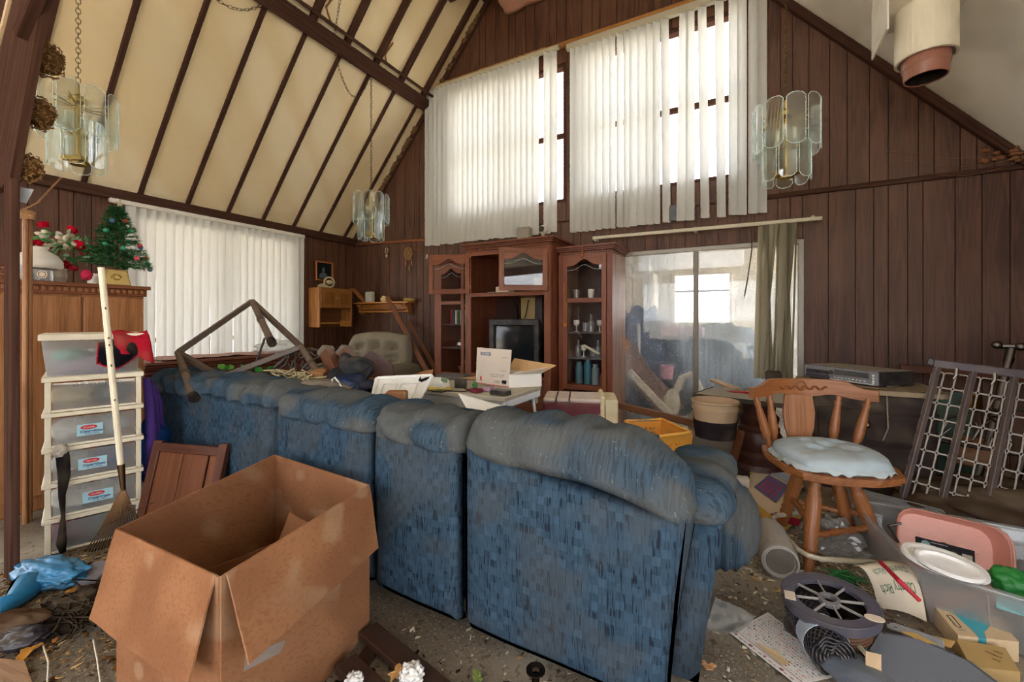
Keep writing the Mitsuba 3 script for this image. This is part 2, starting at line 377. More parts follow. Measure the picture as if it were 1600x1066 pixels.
k = struct('trim_2', 'thin reddish moulding strip on the back wall left of the blinds')
put(k, bar((-5.5, YB - 0.012, 2.455), (-4.08, YB - 0.012, 2.40), 0.03, 0.035), 'wood', '8a5030')
# left wall
lw = Polygon([(YR, 0), (YB, 0), (YB, EZ), (YR, EZ)])
lwin = sbox(2.0, 0.35, 3.86, 2.33).union(sbox(-2.8, 0.3, 0.5, 2.3))
wl = struct('wall_left', 'low dark panelled wall under the left eaves')
ls = Polygon([(YR, 0), (YB + .12, 0), (YB + .12, EZ + .05), (YR, EZ + .05)]).difference(lwin)
put(wl, wallext(ls, (XL - 0.012, 0, 0), (0, 1, 0), (0, 0, 1), -0.11), 'beam', smooth=False)
m0 = wallext(sbox(0, 0, 1, 1), (XL - 0.012, 0, 0), (0, 1, 0), (0, 0, 1), 0.012)
planks(wl, ls, YR, YB, 0, EZ, (XL - 0.012, 0, 0), (0, 1, 0), (0, 0, 1), 5)
wr = struct('wall_right', 'low dark panelled wall under the right eaves')
rw = Polygon([(YR, 0), (YB, 0), (YB, EZ), (YR, EZ)]).difference(sbox(-2.9, 0.3, 1.0, 2.3))
put(wr, wallext(rw, (XR + 0.012, 0, 0), (0, 1, 0), (0, 0, 1), 0.11), 'beam', smooth=False)
planks(wr, rw, YR, YB, 0, EZ, (XR + 0.012, 0, 0), (0, 1, 0), (0, 0, 1), 6, -0.012)
# wall behind the camera with its glazed gable end
wf = struct('wall_front', 'gable wall behind the camera with wide windows')
fs = gable.difference(sbox(-2.7, 0.15, 1.7, 2.3)).difference(sbox(-3.7, 2.7, 0.0, 4.4))
put(wf, wallext(fs, (0, YR - 0.1, 0), (1, 0, 0), (0, 0, 1), 0.1), 'paneling', smooth=False)
# roof: panels between rafters
def roofstrip(y0, y1, x0, z0, x1, z1, t):
    a, b = np.array((x0, 0, z0)), np.array((x1, 0, z1)); n = np.array((-(z1 - z0), 0, x1 - x0)); n /= np.linalg.norm(n)
    if n[2] < 0: n = -n
    P = [a + (0, y0, 0), b + (0, y0, 0), b + (0, y1, 0), a + (0, y1, 0)]
    return hexa(P, [p + n * t for p in P])
cl = struct('ceiling_left', 'steep cream boarded roof slope with brown rafters')
ys = [-3.2 + 0.441 * i for i in range(19)]
ys = [1.608 + 0.4413 * i for i in range(-11, 8)]
edges = [YR] + ys + [YB + 0.05]
put(cl, roofstrip(YR - 0.1, YB + 0.1, XL - 0.15, roofl(XL - 0.15) + 0.06, AX, AZ + 0.06, 0.05), 'cream', smooth=False)
for y0, y1 in zip(edges[:-1], edges[1:]):
    if y1 - y0 > 0.08:
        for xa, xb in ((XL - 0.02, -4.13), (-4.13, -3.10), (-3.10, AX)):
            part(cl, 'panel', roofstrip(y0 + 0.004, y1 - 0.004, xa + 0.002, roofl(xa), xb - 0.002, roofl(xb), 0.02), 'cream', smooth=False)
un = np.array((-1.155, 0, 1.0)) / np.hypot(1, 1.155)      # roof normal, upwards
def slope(x, y, d): return np.array((x, y, roofl(x))) - un * d
for i, y in enumerate(ys):
    part(cl, 'rafter', bar(slope(XL, y, 0.012), slope(-4.13, y, 0.012), 0.042, 0.03, un), 'beam')
    part(cl, 'rafter', bar(slope(-4.10, y, 0.03), slope(AX, y, 0.03), 0.075, 0.06, un), 'beam')
part(cl, 'cross_batten', bar(slope(-3.10, YR, 0.02), slope(-3.10, YB, 0.02), 0.05, 0.04, un), 'beam')
cr = struct('ceiling_right', 'plain off-white roof slope above the stove')
put(cr, roofstrip(YR - 0.1, YB + 0.1, XR + 0.15, roofr(XR + 0.15), AX, AZ, 0.08), 'offwhite', smooth=False)
part(cr, 'edge_moulding', bar((XR, YB - 0.03, roofr(XR) - 0.06), (AX, YB - 0.03, AZ - 0.06), 0.06, 0.07, (1.15, 0, 1)), 'beam')
k = struct('trim_3', 'brown rake board along the left roof edge of the gable')
put(k, bar((XL, YB - 0.02, roofl(XL) - 0.07), (AX, YB - 0.02, AZ - 0.07), 0.035, 0.08, un), 'beam')
k = struct('trim_4', 'wide brown beam along the foot of the left roof slope')
put(k, bar((XL + 0.02, YR, 2.50), (XL + 0.02, YB, 2.50), 0.08, 0.105), 'beam')
k = struct('trim_5', 'brown purlin beam along the middle of the left roof slope')
put(k, bar(slope(-4.12, YR, 0.05), slope(-4.12, YB, 0.05), 0.17, 0.10, un), 'beam')
part(k, 'fillet', bar(slope(-4.02, YR, 0.05), slope(-4.02, YB, 0.05), 0.035, 0.08, un), 'beam')
k = struct('trim_6', 'brown purlin beam of the right roof slope')
vn = np.array((1.15, 0, 1.0)) / np.hypot(1, 1.15)
put(k, bar(np.array((0.31, YR, roofr(0.31))) - vn * 0.05, np.array((0.31, 1.2, roofr(0.31))) - vn * 0.05, 0.17, 0.10, vn), 'beam')
k = struct('beam', 'brown collar tie crossing between the roof slopes near the gable')
put(k, bar((-3.25, 4.25, 5.28), (-0.55, 4.25, 5.28), 0.10, 0.16), 'beam')

# upper windows in the gable: frame, sashes and panes
def window(n, label, x0, x1, z0, z1, cols, rows, y=YB + 0.06):
    w = struct(f'window_{n}', label); fw = 0.045
    part(w, 'frame', [bx(x1 - x0, 0.10, fw, (x0 + x1) / 2, y, z0), bx(x1 - x0, 0.10, fw, (x0 + x1) / 2, y, z1 - fw), bx(fw, 0.10, z1 - z0, x0 + fw / 2, y, z0), bx(fw, 0.10, z1 - z0, x1 - fw / 2, y, z0)], 'beam')
    xs = np.linspace(x0 + fw / 2, x1 - fw / 2, cols + 1); zs = [z0 + fw / 2] + rows + [z1 - fw / 2]
    for x in xs[1:-1]: part(w, 'mullion', bx(0.05, 0.06, z1 - z0 - 0.02, x, y, z0 + 0.01), 'beam')
    for z in rows: part(w, 'transom', bx(x1 - x0 - 0.02, 0.06, 0.05, (x0 + x1) / 2, y, z - 0.025), 'beam')
    for a, b in zip(xs[:-1], xs[1:]):
        for c, d in zip(zs[:-1], zs[1:]): part(w, 'pane', slab([(a, y, c), (b, y, c), (b, y, d), (a, y, d)], 0.0)if 0 else quad((a, y, c), (b, y, c), (b, y, d), (a, y, d)), 'glass', smooth=False)
    return w
def quad(*p): return trimesh.Trimesh(np.array(p, float), [[0, 1, 2], [0, 2, 3]], process=False)
window(1, 'high window left of the gable centre behind closed blinds', -3.72, -1.93, 2.67, 4.40, 2, [3.52])
window(2, 'high window right of the gable centre behind gapped blinds', -1.80, 0.0, 2.67, 4.40, 2, [3.52])
k = struct('trim_7', 'weathered board above the high blinds')
put(k, bar((-4.1, YB - 0.03, 4.60), (0.22, YB - 0.03, 4.60), 0.06, 0.05), 'wood', 'a8763f')
# left window
w = struct('window_3', 'wide window of the left wall behind pale blinds')
xw = XL - 0.06
part(w, 'frame', [bx(0.1, 1.86, 0.05, xw, 2.93, 0.35), bx(0.1, 1.86, 0.05, xw, 2.93, 2.28), bx(0.1, 0.05, 1.98, xw, 2.025, 0.35), bx(0.1, 0.05, 1.98, xw, 3.835, 0.35), bx(0.1, 0.06, 1.98, xw, 2.93, 0.35)], 'satin', 'b9b7b0')
for a, b in ((2.05, 2.90), (2.96, 3.81)): part(w, 'pane', quad((xw, a, 0.4), (xw, b, 0.4), (xw, b, 2.28), (xw, a, 2.28)), 'glass', smooth=False)

# sliding door and the sun room beyond it
d = struct('door_1', 'aluminium framed sliding glass door with smeared dirty panes')
ya = YB + 0.05
part(d, 'frame', [bx(1.825, 0.09, 0.05, -0.4075, ya, 1.94), bx(1.825, 0.09, 0.03, -0.4075, ya, 0.0), bx(0.05, 0.09, 1.99, 0.48, ya, 0), bx(0.05, 0.09, 1.99, -1.295, ya, 0)], 'satin', '9c958a')
part(d, 'stile', [bx(0.05, 0.05, 1.93, -0.455, ya - 0.02, 0.02)], 'satin', '6f6658')
part(d, 'pane', quad((-1.27, ya - 0.02, 0.03), (-0.455, ya - 0.02, 0.03), (-0.455, ya - 0.02, 1.94), (-1.27, ya - 0.02, 1.94)), 'dirtyglass', smooth=False)
part(d, 'pane', quad((-0.455, ya + 0.02, 0.03), (0.455, ya + 0.02, 0.03), (0.455, ya + 0.02, 1.94), (-0.455, ya + 0.02, 1.94)), 'dirtyglass', smooth=False)
SY = 7.4
sf = struct('floor_sunroom', 'floor of the sun room beyond the glass door'); put(sf, bx(5.4, 2.6, 0.1, -0.4, 6.3, -0.1, 0.001), 'carpet')
sw = struct('wall_sunroom', 'pale wall of the sun room with its small window')
put(sw, wallext(Polygon([(-3.1, 0), (2.3, 0), (2.3, 2.6), (-3.1, 2.6)]).difference(sbox(-1.0, 1.16, -0.2, 1.95)).difference(sbox(0.75, 0.6, 2.2, 2.4)), (0, SY + 0.1, 0), (1, 0, 0), (0, 0, 1), 0.1), 'offwhite', smooth=False)
sl = struct('wall_sunroom_left', 'pale left wall of the sun room'); put(sl, wallext(Polygon([(5.0, 0), (SY, 0), (SY, 2.6), (5.0, 2.6)]).difference(sbox(5.15, 0.9, 6.6, 2.4)), (-3.1, 0, 0), (0, 1, 0), (0, 0, 1), 0.1), 'offwhite', smooth=False)
sr = struct('wall_sunroom_right', 'right wall of the sun room with a long window')
put(sr, wallext(Polygon([(5.0, 0), (SY, 0), (SY, 2.6), (5.0, 2.6)]).difference(sbox(5.15, 0.5, 7.3, 2.5)), (2.3, 0, 0), (0, 1, 0), (0, 0, 1), -0.1), 'offwhite', smooth=False)
sc = struct('ceiling_sunroom', 'pale ceiling of the sun room'); put(sc, bx(5.5, 2.5, 0.06, -0.4, 6.25, 2.6, 0.002), 'offwhite')
w = struct('window_4', 'small white framed window of the sun room seen through the glass door')
part(w, 'frame', [bx(0.88, 0.06, 0.06, -0.6, SY - 0.02, 1.11), bx(0.88, 0.06, 0.05, -0.6, SY - 0.02, 1.93), bx(0.05, 0.06, 0.86, -1.02, SY - 0.02, 1.12), bx(0.05, 0.06, 0.86, -0.18, SY - 0.02, 1.12)], 'offwhite')
part(w, 'meeting_rail', bx(0.8, 0.05, 0.03, -0.6, SY + 0.03, 1.66), 'satin', '6a6a66')
part(w, 'pane', quad((-1.0, SY + 0.05, 1.16), (-0.2, SY + 0.05, 1.16), (-0.2, SY + 0.05, 1.95), (-1.0, SY + 0.05, 1.95)), 'glass', smooth=False)

# near post and leaning brace at the left
k = struct('column', 'dark brown square post at the left edge of the picture')
put(k, bx(0.10, 0.03, 1.86, -2.984, 0.60, 0), 'beam')
k = struct('brace', 'wide dark brown leaning brace rising from the post')
put(k, wallext(Polygon([(-2.946, 1.832), (-3.087, 1.84), (-3.087, 1.86), (-2.705, 2.53), (-2.21, 3.40), (-1.95, 3.40)]), (0, 0.615, 0), (1, 0, 0), (0, 0, 1), 0.03), 'beam', smooth=False)
part(k, 'gusset_board', wallext(Polygon([(-3.09, 1.84), (-3.75, 1.84), (-3.75, 3.40), (-2.22, 3.40), (-2.70, 2.55)]), (0, 0.625, 0), (1, 0, 0), (0, 0, 1), 0.03), 'beam', smooth=False)
part(k, 'cross_piece', bar((-2.70, 0.57, 2.42), (-2.40, 0.57, 2.56), 0.05, 0.06), 'beam')
# covered porch along the left wall outside
k = struct('porch', 'covered porch with a railing outside the left window')
put(k, bx(2.4, 4.4, 0.08, -7.05, 3.3, 2.50, 0.004), 'beam', smooth=False)
for y in (1.2, 3.3, 5.4): part(k, 'post', bx(0.09, 0.09, 2.7, -8.1, y, -0.2), 'beam')
for z in (0.15, 0.85): part(k, 'rail', bx(0.05, 4.3, 0.08, -8.1, 3.3, z), 'beam')
for y in np.arange(1.3, 5.3, 0.16): part(k, 'baluster', bx(0.035, 0.035, 0.66, -8.1, y, 0.2), 'beam')
put(struct('porch_floor', 'boarded floor of the porch outside the left window'), bx(2.4, 4.4, 0.06, -7.05, 3.3, -0.06, 0.004), 'offwhite', smooth=False)

# ================================================================ blinds
def vane(x, y, z0, z1, w, ang, lean=(0, 0), along='x', curve=0.012):
    """one slightly curved blind vane hanging at (x, y): ang = turn about the vertical (0 = flat along the wall)"""
    u = np.linspace(-0.5, 0.5, 5); a = math.radians(ang)
    d = np.array((math.cos(a), -math.sin(a))) if along == 'x' else np.array((math.sin(a), math.cos(a)))
    n = np.array((-d[1], d[0])); rows = []
    for k, z in enumerate(np.linspace(z0, z1, 4)):
        f = 1 - k / 3
        c = np.array((x + lean[0] * f, y + lean[1] * f))
        q = c + np.outer(u * w, d) + np.outer(curve * (1 - 4 * u * u), n)
        rows.append(np.c_[q, np.full(5, z)])
    P = np.array(rows); i, j = np.meshgrid(np.arange(3), np.arange(4), indexing='ij')
    q = np.stack([i * 5 + j, i * 5 + j + 1, (i + 1) * 5 + j + 1, (i + 1) * 5 + j], -1).reshape(-1, 4)
    return trimesh.Trimesh(P.reshape(-1, 3), np.vstack([q[:, [0, 1, 2]], q[:, [0, 2, 3]]]), process=False)
g = 'vertical blinds'
b = thing('vertical_blind', 'wide vertical blind of closed cream vanes on the left high window', 'blind', g)
part(b, 'headrail', bx(2.09, 0.045, 0.05, -3.035, 4.815, 4.53), 'clean', 'b9b29c')
xs = np.linspace(-4.04, -2.06, 25)
for i, x in enumerate(xs):
    if 0.855 < i / 25 < 0.89: continue
    part(b, 'vane', vane(x, 4.80, 2.275 + 0.02 * R.random(), 4.53, 0.092, (-34 if i % 7 else -16) + 10 * R.random() - 5), 'vane', 'd6d7d2', smooth=True)
b = thing('vertical_blind', 'vertical blind with gaps and crooked vanes on the right high window', 'blind', g)
part(b, 'headrail', bx(2.10, 0.06, 0.075, -0.84, 4.815, 4.47), 'clean', 'b3ad9a')
spots = [(-1.80, .06, 0), (-1.73, .06, 0), (-1.65, .06, 0), (-1.57, .064, 0), (-1.49, .063, 0), (-1.405, .057, 0), (-1.327, .044, 0), (-1.24, .055, 0), (-1.16, .055, 0), (-1.09, .079, 0), (-1.0, .078, 0), (-.915, .07, 0),
         (-.84, .063, 0), (-.755, .074, 0.02), (-.56, .09, -.03), (-.50, .082, 0), (-.386, .08, 0.03), (-.225, .08, 0.02), (-.10, .078, 0), (-.02, .084, 0), (.075, .082, 0), (.155, .079, 0)]
for x, w, ln in spots:
    part(b, 'vane', vane(x - 0.0 * ln, 4.80, 2.255 + 0.012 * R.random(), 4.47, 0.091, -math.degrees(math.acos(min(1, w / 0.091))) * 0.85 - 4, (ln, 0)), 'vane', 'd6d7d2', smooth=True)
b = thing('vertical_blind', 'wide vertical blind of pale vanes on the low left wall window', 'blind', g)
part(b, 'headrail', bx(0.05, 2.16, 0.045, -5.63, 2.86, 2.40), 'clean', 'd9d6cb')
for y in np.arange(1.95, 3.93, 0.088):
    part(b, 'vane', vane(-5.63, y, 0.42, 2.40, 0.091, 24 + 16 * R.random(), (0, 0.03 * (R.random() - 0.5)), along='y'), 'vane', 'd6d7d2', smooth=True)
b = thing('vertical_blind', 'olive drab vertical blind bunched at the right end of the glass door', 'blind', g)
part(b, 'headrail', bar((-1.56, 4.80, 2.165), (0.63, 4.80, 2.145), 0.035, 0.035), 'clean', 'c9c3ae')
part(b, 'bracket', [bx(0.03, 0.1, 0.05, x, 4.85, 2.13) for x in (-1.53, -0.45, 0.56)], 'clean', 'c9c3ae')
for i in range(15):
    f = i / 14; x = 0.14 + 0.29 * f
    part(b, 'vane', vane(x, 4.80 + 0.02 * math.sin(i * 2.3), 0.62 + 0.03 * R.random(), 2.13, 0.09, 62 - 40 * math.sin(i * 1.7), (0.09 * math.sin(i * 0.9) - 0.04, 0.03 * math.cos(i))), 'vane2', 'aaa28a', smooth=True)
part(b, 'wand', tube([(0.06, 4.79, 2.12), (0.065, 4.78, 1.9), (0.03, 4.77, 1.62), (0.0, 4.76, 1.44)], 0.006, 6), 'clean', '4a4236')

# ================================================================ chandeliers
def panel(r, z0, z1, ang, w, drop=0.03):
    """bent glass panel with rounded ends on a ring of radius r"""
    rows = []; n = 7
    u = np.linspace(-0.5, 0.5, n); e = drop * np.sqrt(np.maximum(0, 1 - (2 * u) ** 2)) - drop
    for f in np.linspace(0, 1, 4):
        z = (z0 - e) * (1 - f) + (z1 + e) * f
        th = u * w / r * 0.55
        q = np.c_[r * np.cos(th) - 0.0, u * w, z]
        rows.append(q)
    P = np.array(rows); i, j = np.meshgrid(np.arange(3), np.arange(n - 1), indexing='ij')
    q = np.stack([i * n + j, i * n + j + 1, (i + 1) * n + j + 1, (i + 1) * n + j], -1).reshape(-1, 4)
    m = trimesh.Trimesh(P.reshape(-1, 3), np.vstack([q[:, [0, 1, 2]], q[:, [0, 2, 3]]]), process=False)
    return at(m, rz=ang)
def chandelier(x, y, z, label, chain, a0):
    k = thing('chandelier', label, 'chandelier', 'glass panel chandeliers hung on chains')
    put_ = lambda n, m, mat, c, **q: part(k, n, at(m, x, y, z), mat, c, **q)
    put_('stem', lathe([(0.0, -0.02), (0.045, -0.02), (0.045, 0.0), (0.018, 0.03), (0.018, 0.2), (0.026, 0.21), (0.026, 0.23), (0.018, 0.24), (0.018, 0.42), (0.05, 0.44), (0.05, 0.47), (0.012, 0.5), (0.012, 0.56), (0, 0.56)], 20), 'brass', 'b89c5c', smooth=35)
    put_('base_box', at(bx(0.13, 0.13, 0.035), rz=40), 'brass', 'a88a48')
    put_('frame', [tube([(0.03 * math.cos(a), 0.03 * math.sin(a), h), (r * math.cos(a), r * math.sin(a), h + 0.03)], 0.004, 6) for r, h, n in ((0.213, 0.40, 10), (0.155, 0.20, 8)) for a in (np.arange(n) * 2 * math.pi / n + math.radians(a0))], 'brass', 'b89c5c')
    put_('candle', [cyl((0.06 * math.cos(a), 0.06 * math.sin(a), 0.27), (0.06 * math.cos(a), 0.06 * math.sin(a), 0.36), 0.012, n=8) for a in (0.4, 2.5, 4.6)], 'clean', 'e8e0c8')
    for i in range(18):
        m_ = panel(0.215, 0.16, 0.52, a0 + i * 36, 0.118) if i < 10 else panel(0.155, -0.05, 0.29, a0 + 15 + i * 45, 0.108)
        g_ = put_('glass_panel', m_, 'lampglass', 'ffffff', smooth=True)
        v_ = np.array(m_.vertices).reshape(4, 7, 3)
        part(g_, 'edge', at(tube(np.vstack([v_[0], v_[1:3, 6], v_[3, ::-1], v_[2:0:-1, 0]]), 0.0022, 5, closed=True), x, y, z), 'gloss', 'cfe6e6', smooth=True)
    part(k, 'chain', [links(p) for p in chain], 'metal', '5a4a30')
    return k
HX = -4.14; hz = roofl(HX) - 0.075
chandelier(-4.284, 1.182, 2.36, 'glass panel chandelier nearest the dark post, above the small christmas tree', [[(-4.284, 1.182, 2.91), (-4.284, 1.182, hz)], cten((-4.284, 1.9, hz), (HX, 2.44, hz), 0.16, 26)], 8)
chandelier(-4.146, 3.833, 2.27, 'small looking glass panel chandelier in the far left corner by the wall shelf', [[(-4.146, 3.833, 2.82), (-4.146, 3.833, hz)], cten((HX, 3.80, hz), (HX + 0.05, 3.22, hz + 0.05), 0.42, 26), cten((HX + 0.05, 3.22, hz + 0.05), (-3.6, 3.0, roofl(-3.6) - 0.01), 0.02, 14)], 20)
chandelier(0.272, 3.745, 2.28, 'glass panel chandelier in front of the right end of the high blinds', [[(0.272, 3.745, 2.83), (0.272, 3.745, roofr(0.272) - 0.11)]], 30)

# ================================================================ stove pipe from the right roof
k = thing('stove_pipe', 'white stove pipe with a copper inner collar hanging from the roof slope', 'pipe')
PX, PY = 1.01, 3.62
part(k, 'ceiling_box', [bx(0.42, 0.42, 0.5, PX - 0.01, PY, 3.19, 0.004)], 'satin', 'ddd8c8')
part(k, 'side_plate', [bx(0.012, 0.36, 0.34, PX - 0.225, PY, 3.02, 0.002)], 'satin', 'd4d0c4')
part(k, 'outer_pipe', lathe([(0.135, 2.86), (0.15, 2.86), (0.15, 3.21), (0.135, 3.21)], 36, PX, PY), 'satin', 'd6cfb9')
part(k, 'inner_collar', lathe([(0.098, 2.74), (0.106, 2.74), (0.112, 2.80), (0.118, 2.81), (0.118, 2.92), (0.105, 2.92), (0.098, 2.76), (0.098, 2.74)], 32, PX, PY), 'satin', '8f5c4c', smooth=30)
part(k, 'soot_lining', lathe([(0.0, 2.9), (0.097, 2.9), (0.097, 2.745), (0.096, 2.745), (0.096, 2.89), (0, 2.89)], 28, PX, PY), 'clean', '241f1c')
part(k, 'underside_ring', lathe([(0.11, 2.868), (0.149, 2.868), (0.149, 2.875), (0.11, 2.875)], 32, PX, PY), 'clean', '8a8478')

# ================================================================ hangings at the near post
for i, (x, y, z, s) in enumerate([((-2.892, 0.692, 2.436)) + (.062,), ((-2.923, 0.675, 2.179)) + (.056,), ((-2.971, 0.648, 1.924)) + (.05,)]):
    m = []
    for j in range(260):
        v = R.normal(size=3); v /= np.linalg.norm(v); p = v * s * (0.75 + 0.4 * R.random()) * (0.9, 0.9, 1.25)
        q = np.cross(v, R.normal(size=3)); q /= np.linalg.norm(q)
        m.append(tube([p - q * 0.007, p + v * 0.006, p + q * 0.007], 0.0032, 4, cap=False))
    pos = ('topmost', 'middle', 'lowest')[i]
    k = thing('seed_clump', f'rough brown dried clump beside the leaning brace, {pos} of three', 'dried clump', 'dried clumps by the leaning brace')
    part(k, 'core', blob(s * .85, s * .85, s * 1.1, 0.2, 6, i, 3, x, y, z), 'matte', '5c4228')
    part(k, 'bristle', at(cat(m), x, y, z), 'matte', '8d6d48')
solo('rope', 'pale twisted cord slung across the leaning brace', 'rope', tube(cten((-2.95, 0.50, 2.15), (-2.2, 0.48, 2.62), 0.05, 24), 0.008, 6), 'matte', 'b9a184')
k = thing('paper_tag', 'blue grey paper card stuck at the top of the post', 'card'); put(k, slab([(-3.011, 0.626, 1.833), (-2.95, 0.66, 1.821), (-2.982, 0.643, 1.755), (-3.011, 0.626, 1.764)], 0.003), 'clean', 'c5cfd6')
k = thing('rod_bundle', 'pair of tan rods tied with twine standing beside the post', 'rods')
for dx in (0, 0.022): part(k, 'rod', cyl((-3.72 - dx, 0.80 + dx, 0.0), (-3.72 - dx, 0.80 + dx, 1.86), 0.013, n=10), 'wood', '9a6a42')
part(k, 'twine', [lathe([(0.03, 0), (0.037, 0.008), (0.03, 0.016)], 12, -3.73, 0.81, 1.80 + 0.012 * i) for i in range(4)] + [tube([(-3.72, .78, 1.84), (-3.68, .84, 1.90), (-3.63, .90, 2.02), (-3.60, .92, 2.06)], 0.005, 6)], 'matte', 'b58f68')

# ================================================================ oak cabinet and what stands on it
CX0, CX1, CY0, CY1, CZ = -4.36, -3.90, 0.66, 1.43, 1.45
k = thing('oak_cabinet', 'orange oak cabinet with two plain doors behind the plastic drawers', 'cabinet')
part(k, 'body', bx(CX1 - CX0, CY1 - CY0, CZ - 0.06, (CX0 + CX1) / 2, (CY0 + CY1) / 2, 0), 'woodpale', '8f5f38')
part(k, 'top', bx(CX1 - CX0 + 0.05, CY1 - CY0 + 0.05, 0.025, (CX0 + CX1) / 2 + 0.02, (CY0 + CY1) / 2, CZ - 0.025), 'woodpale', '7a4a2c')
part(k, 'frieze', bx(0.02, CY1 - CY0 + 0.02, 0.05, CX1 + 0.008, (CY0 + CY1) / 2, CZ - 0.075), 'wood', '7a4426')
for y in np.arange(CY0 + 0.02, CY1, 0.033): part(k, 'dentil', bx(0.016, 0.02, 0.026, CX1 + 0.024, y, CZ - 0.058), 'woodpale', '8a5a36')
for y0, y1 in ((CY0 + 0.01, 1.085), (1.098, CY1 - 0.01)): part(k, 'door', bx(0.02, y1 - y0, 1.26, CX1 + 0.01, (y0 + y1) / 2, 0.10), 'woodpale', '96643b')

def on(z, d=0.0): return CZ + z
# small christmas tree
k = thing('christmas_tree', 'small decorated artificial christmas tree on the oak cabinet', 'christmas tree')
TX, TY, TZ = -3.99, 1.305, CZ
part(k, 'trunk', cyl((TX, TY, TZ + 0.10), (TX, TY, TZ + 0.56), 0.009, 0.004, 8), 'matte', '3d3020')
part(k, 'pot', lathe([(0.0, 0), (0.045, 0), (0.06, 0.11), (0.052, 0.11), (0.045, 0.1), (0, 0.1)], 20, TX, TY, TZ), 'matte', '33302c')
m = []
for i in range(230):
    f = R.random() ** 0.8; h = 0.13 + 0.44 * f; r = 0.175 * (1 - f) + 0.02; a = R.random() * 6.283
    p0 = np.array((0, 0, h)); d = np.array((math.cos(a), math.sin(a), -0.05 + 0.35 * f)); p1 = p0 + d * r
    for s in np.linspace(0.2, 1, max(3, int(r * 60))):
        q = p0 + (p1 - p0) * s
        for b_ in range(6):
            v = d + R.normal(size=3) * 0.55; v /= np.linalg.norm(v)
            m.append((q, v * 0.03))
Q = np.array([a for a, _ in m]); D = np.array([b_ for _, b_ in m]); S = np.cross(D, R.normal(size=D.shape)); S *= 0.0028 / np.linalg.norm(S, axis=1, keepdims=True)
V = np.stack([Q - S, Q + S, Q + D], 1).reshape(-1, 3) + (TX, TY, TZ); n = len(Q)
cl_ = np.where(R.random((n, 1)) < 0.6, lin('2f5a38'), lin('4c7d4e')); cl_ = np.repeat(cl_, 3, 0)
part(k, 'needles', trimesh.Trimesh(V, np.arange(3 * n).reshape(-1, 3), process=False), 'clean', cl_, smooth=False)
labels[k + '__needles'] = {'label': 'dark green needles of the artificial tree'}
for f, a, c in [(.75, -40, '4a6ea0'), (.78, 30, 'c23a45'), (.62, 40, '2f8a60'), (.58, -55, '2f8f70'), (.35, -45, '2a7d5c'), (.4, 65, 'c23a45'), (.38, 75, '4a7ab0'), (.15, 20, 'c2404e'), (.2, 80, 'b43a3c'), (.12, 85, '2f8a60'), (.02, 88, '5a6a78'), (.3, -5, '2f8f70')]:
    h = 0.13 + 0.44 * f; r = 0.175 * (1 - f) + 0.02; a = math.radians(a)
    part(k, 'bauble', trimesh.creation.icosphere(2, 0.017).apply_translation((TX + r * math.cos(a), TY + r * math.sin(a), TZ + h)), 'gloss', c, smooth=True)
st = Polygon([((0.032 if i % 2 == 0 else 0.013) * math.cos(math.pi / 2 + i * math.pi / 5), (0.032 if i % 2 == 0 else 0.013) * math.sin(math.pi / 2 + i * math.pi / 5)) for i in range(10)])
part(k, 'star', wallext(st, (TX + 0.01, TY + 0.01, TZ + 0.60), (-.4, .9, 0), (0, 0, 1), 0.006), 'clean', 'cfc4b0', smooth=False)
# gold napkin holder
k = thing('napkin_holder', 'gold trapezoid holder embossed with a bird in front of the christmas tree', 'holder')
pl = Polygon([(-.085, 0), (.085, 0), (.062, .10), (.05, .112), (-.05, .112), (-.062, .10)])
NX, NY = -3.905, 1.275
part(k, 'front_plate', wallext(pl, (NX, NY, CZ), (-.15, 1, 0), (0, 0, 1), 0.006), 'satin', 'c0a560', smooth=False)
part(k, 'back_plate', wallext(pl, (NX - 0.05, NY, CZ), (-.15, 1, 0), (0, 0, 1), 0.006), 'satin', 'a88f50', smooth=False)
rl = cat([tube([(0.03 * math.cos(t) * s - .005, 0.022 * math.sin(t) * s + .055, 0.008) for t in np.linspace(a, a + 3.5, 12)], 0.0028, 5) for s, a in ((1, 0), (.6, 2), (.8, 4))])
part(k, 'emblem', basis(rl, (NX, NY, CZ), (-.15, 1, 0), (0, 0, 1)), 'satin', '8a7238')
part(k, 'rim', basis(tube([(-.08, .004, .008), (.08, .004, .008), (.058, .098, .008), (.047, .108, .008), (-.047, .108, .008), (-.058, .098, .008)], 0.004, 6, closed=True), (NX, NY, CZ), (-.15, 1, 0), (0, 0, 1)), 'satin', '9a8040')
# lamp globe, jar, wooden drawer box
GX, GY = -3.99, 0.915
k = thing('lamp_globe', 'pale glass lamp shade lying rim up beside the red roses', 'lamp shade')
part(k, 'bowl', lathe([(0.10, 0.085), (0.115, 0.10), (0.112, 0.135), (0.09, 0.17), (0.055, 0.195), (0.042, 0.205), (0.05, 0.222), (0.046, 0.224), (0.038, 0.205), (0.052, 0.19), (0.086, 0.166), (0.108, 0.134), (0.111, 0.102), (0.10, 0.085)], 32, GX, GY, CZ), 'gloss', 'c9c4b8', smooth=50)
k = thing('glass_jar', 'squat glass jar with a round pale label under the lamp shade', 'jar')
part(k, 'glass', lathe([(0, 0), (0.06, 0), (0.065, 0.01), (0.065, 0.075), (0.055, 0.085), (0.05, 0.085), (0.058, 0.07), (0.058, 0.012), (0, 0.008)], 24, GX, GY, CZ), 'clearplastic', smooth=40)
part(k, 'label', [basis(ext(ngon(0.024, 20), 0.002), (GX + 0.068, GY + 0.0, CZ + 0.045), (0, 1, 0), (0, 0, 1))], 'clean', 'd9d0bd', smooth=False)
part(k, 'label_ring', basis(ext(ngon(0.018, 20).difference(ngon(0.014, 20)), 0.001), (GX + 0.0705, GY, CZ + 0.045), (0, 1, 0), (0, 0, 1)), 'clean', '8a5a40', smooth=False)
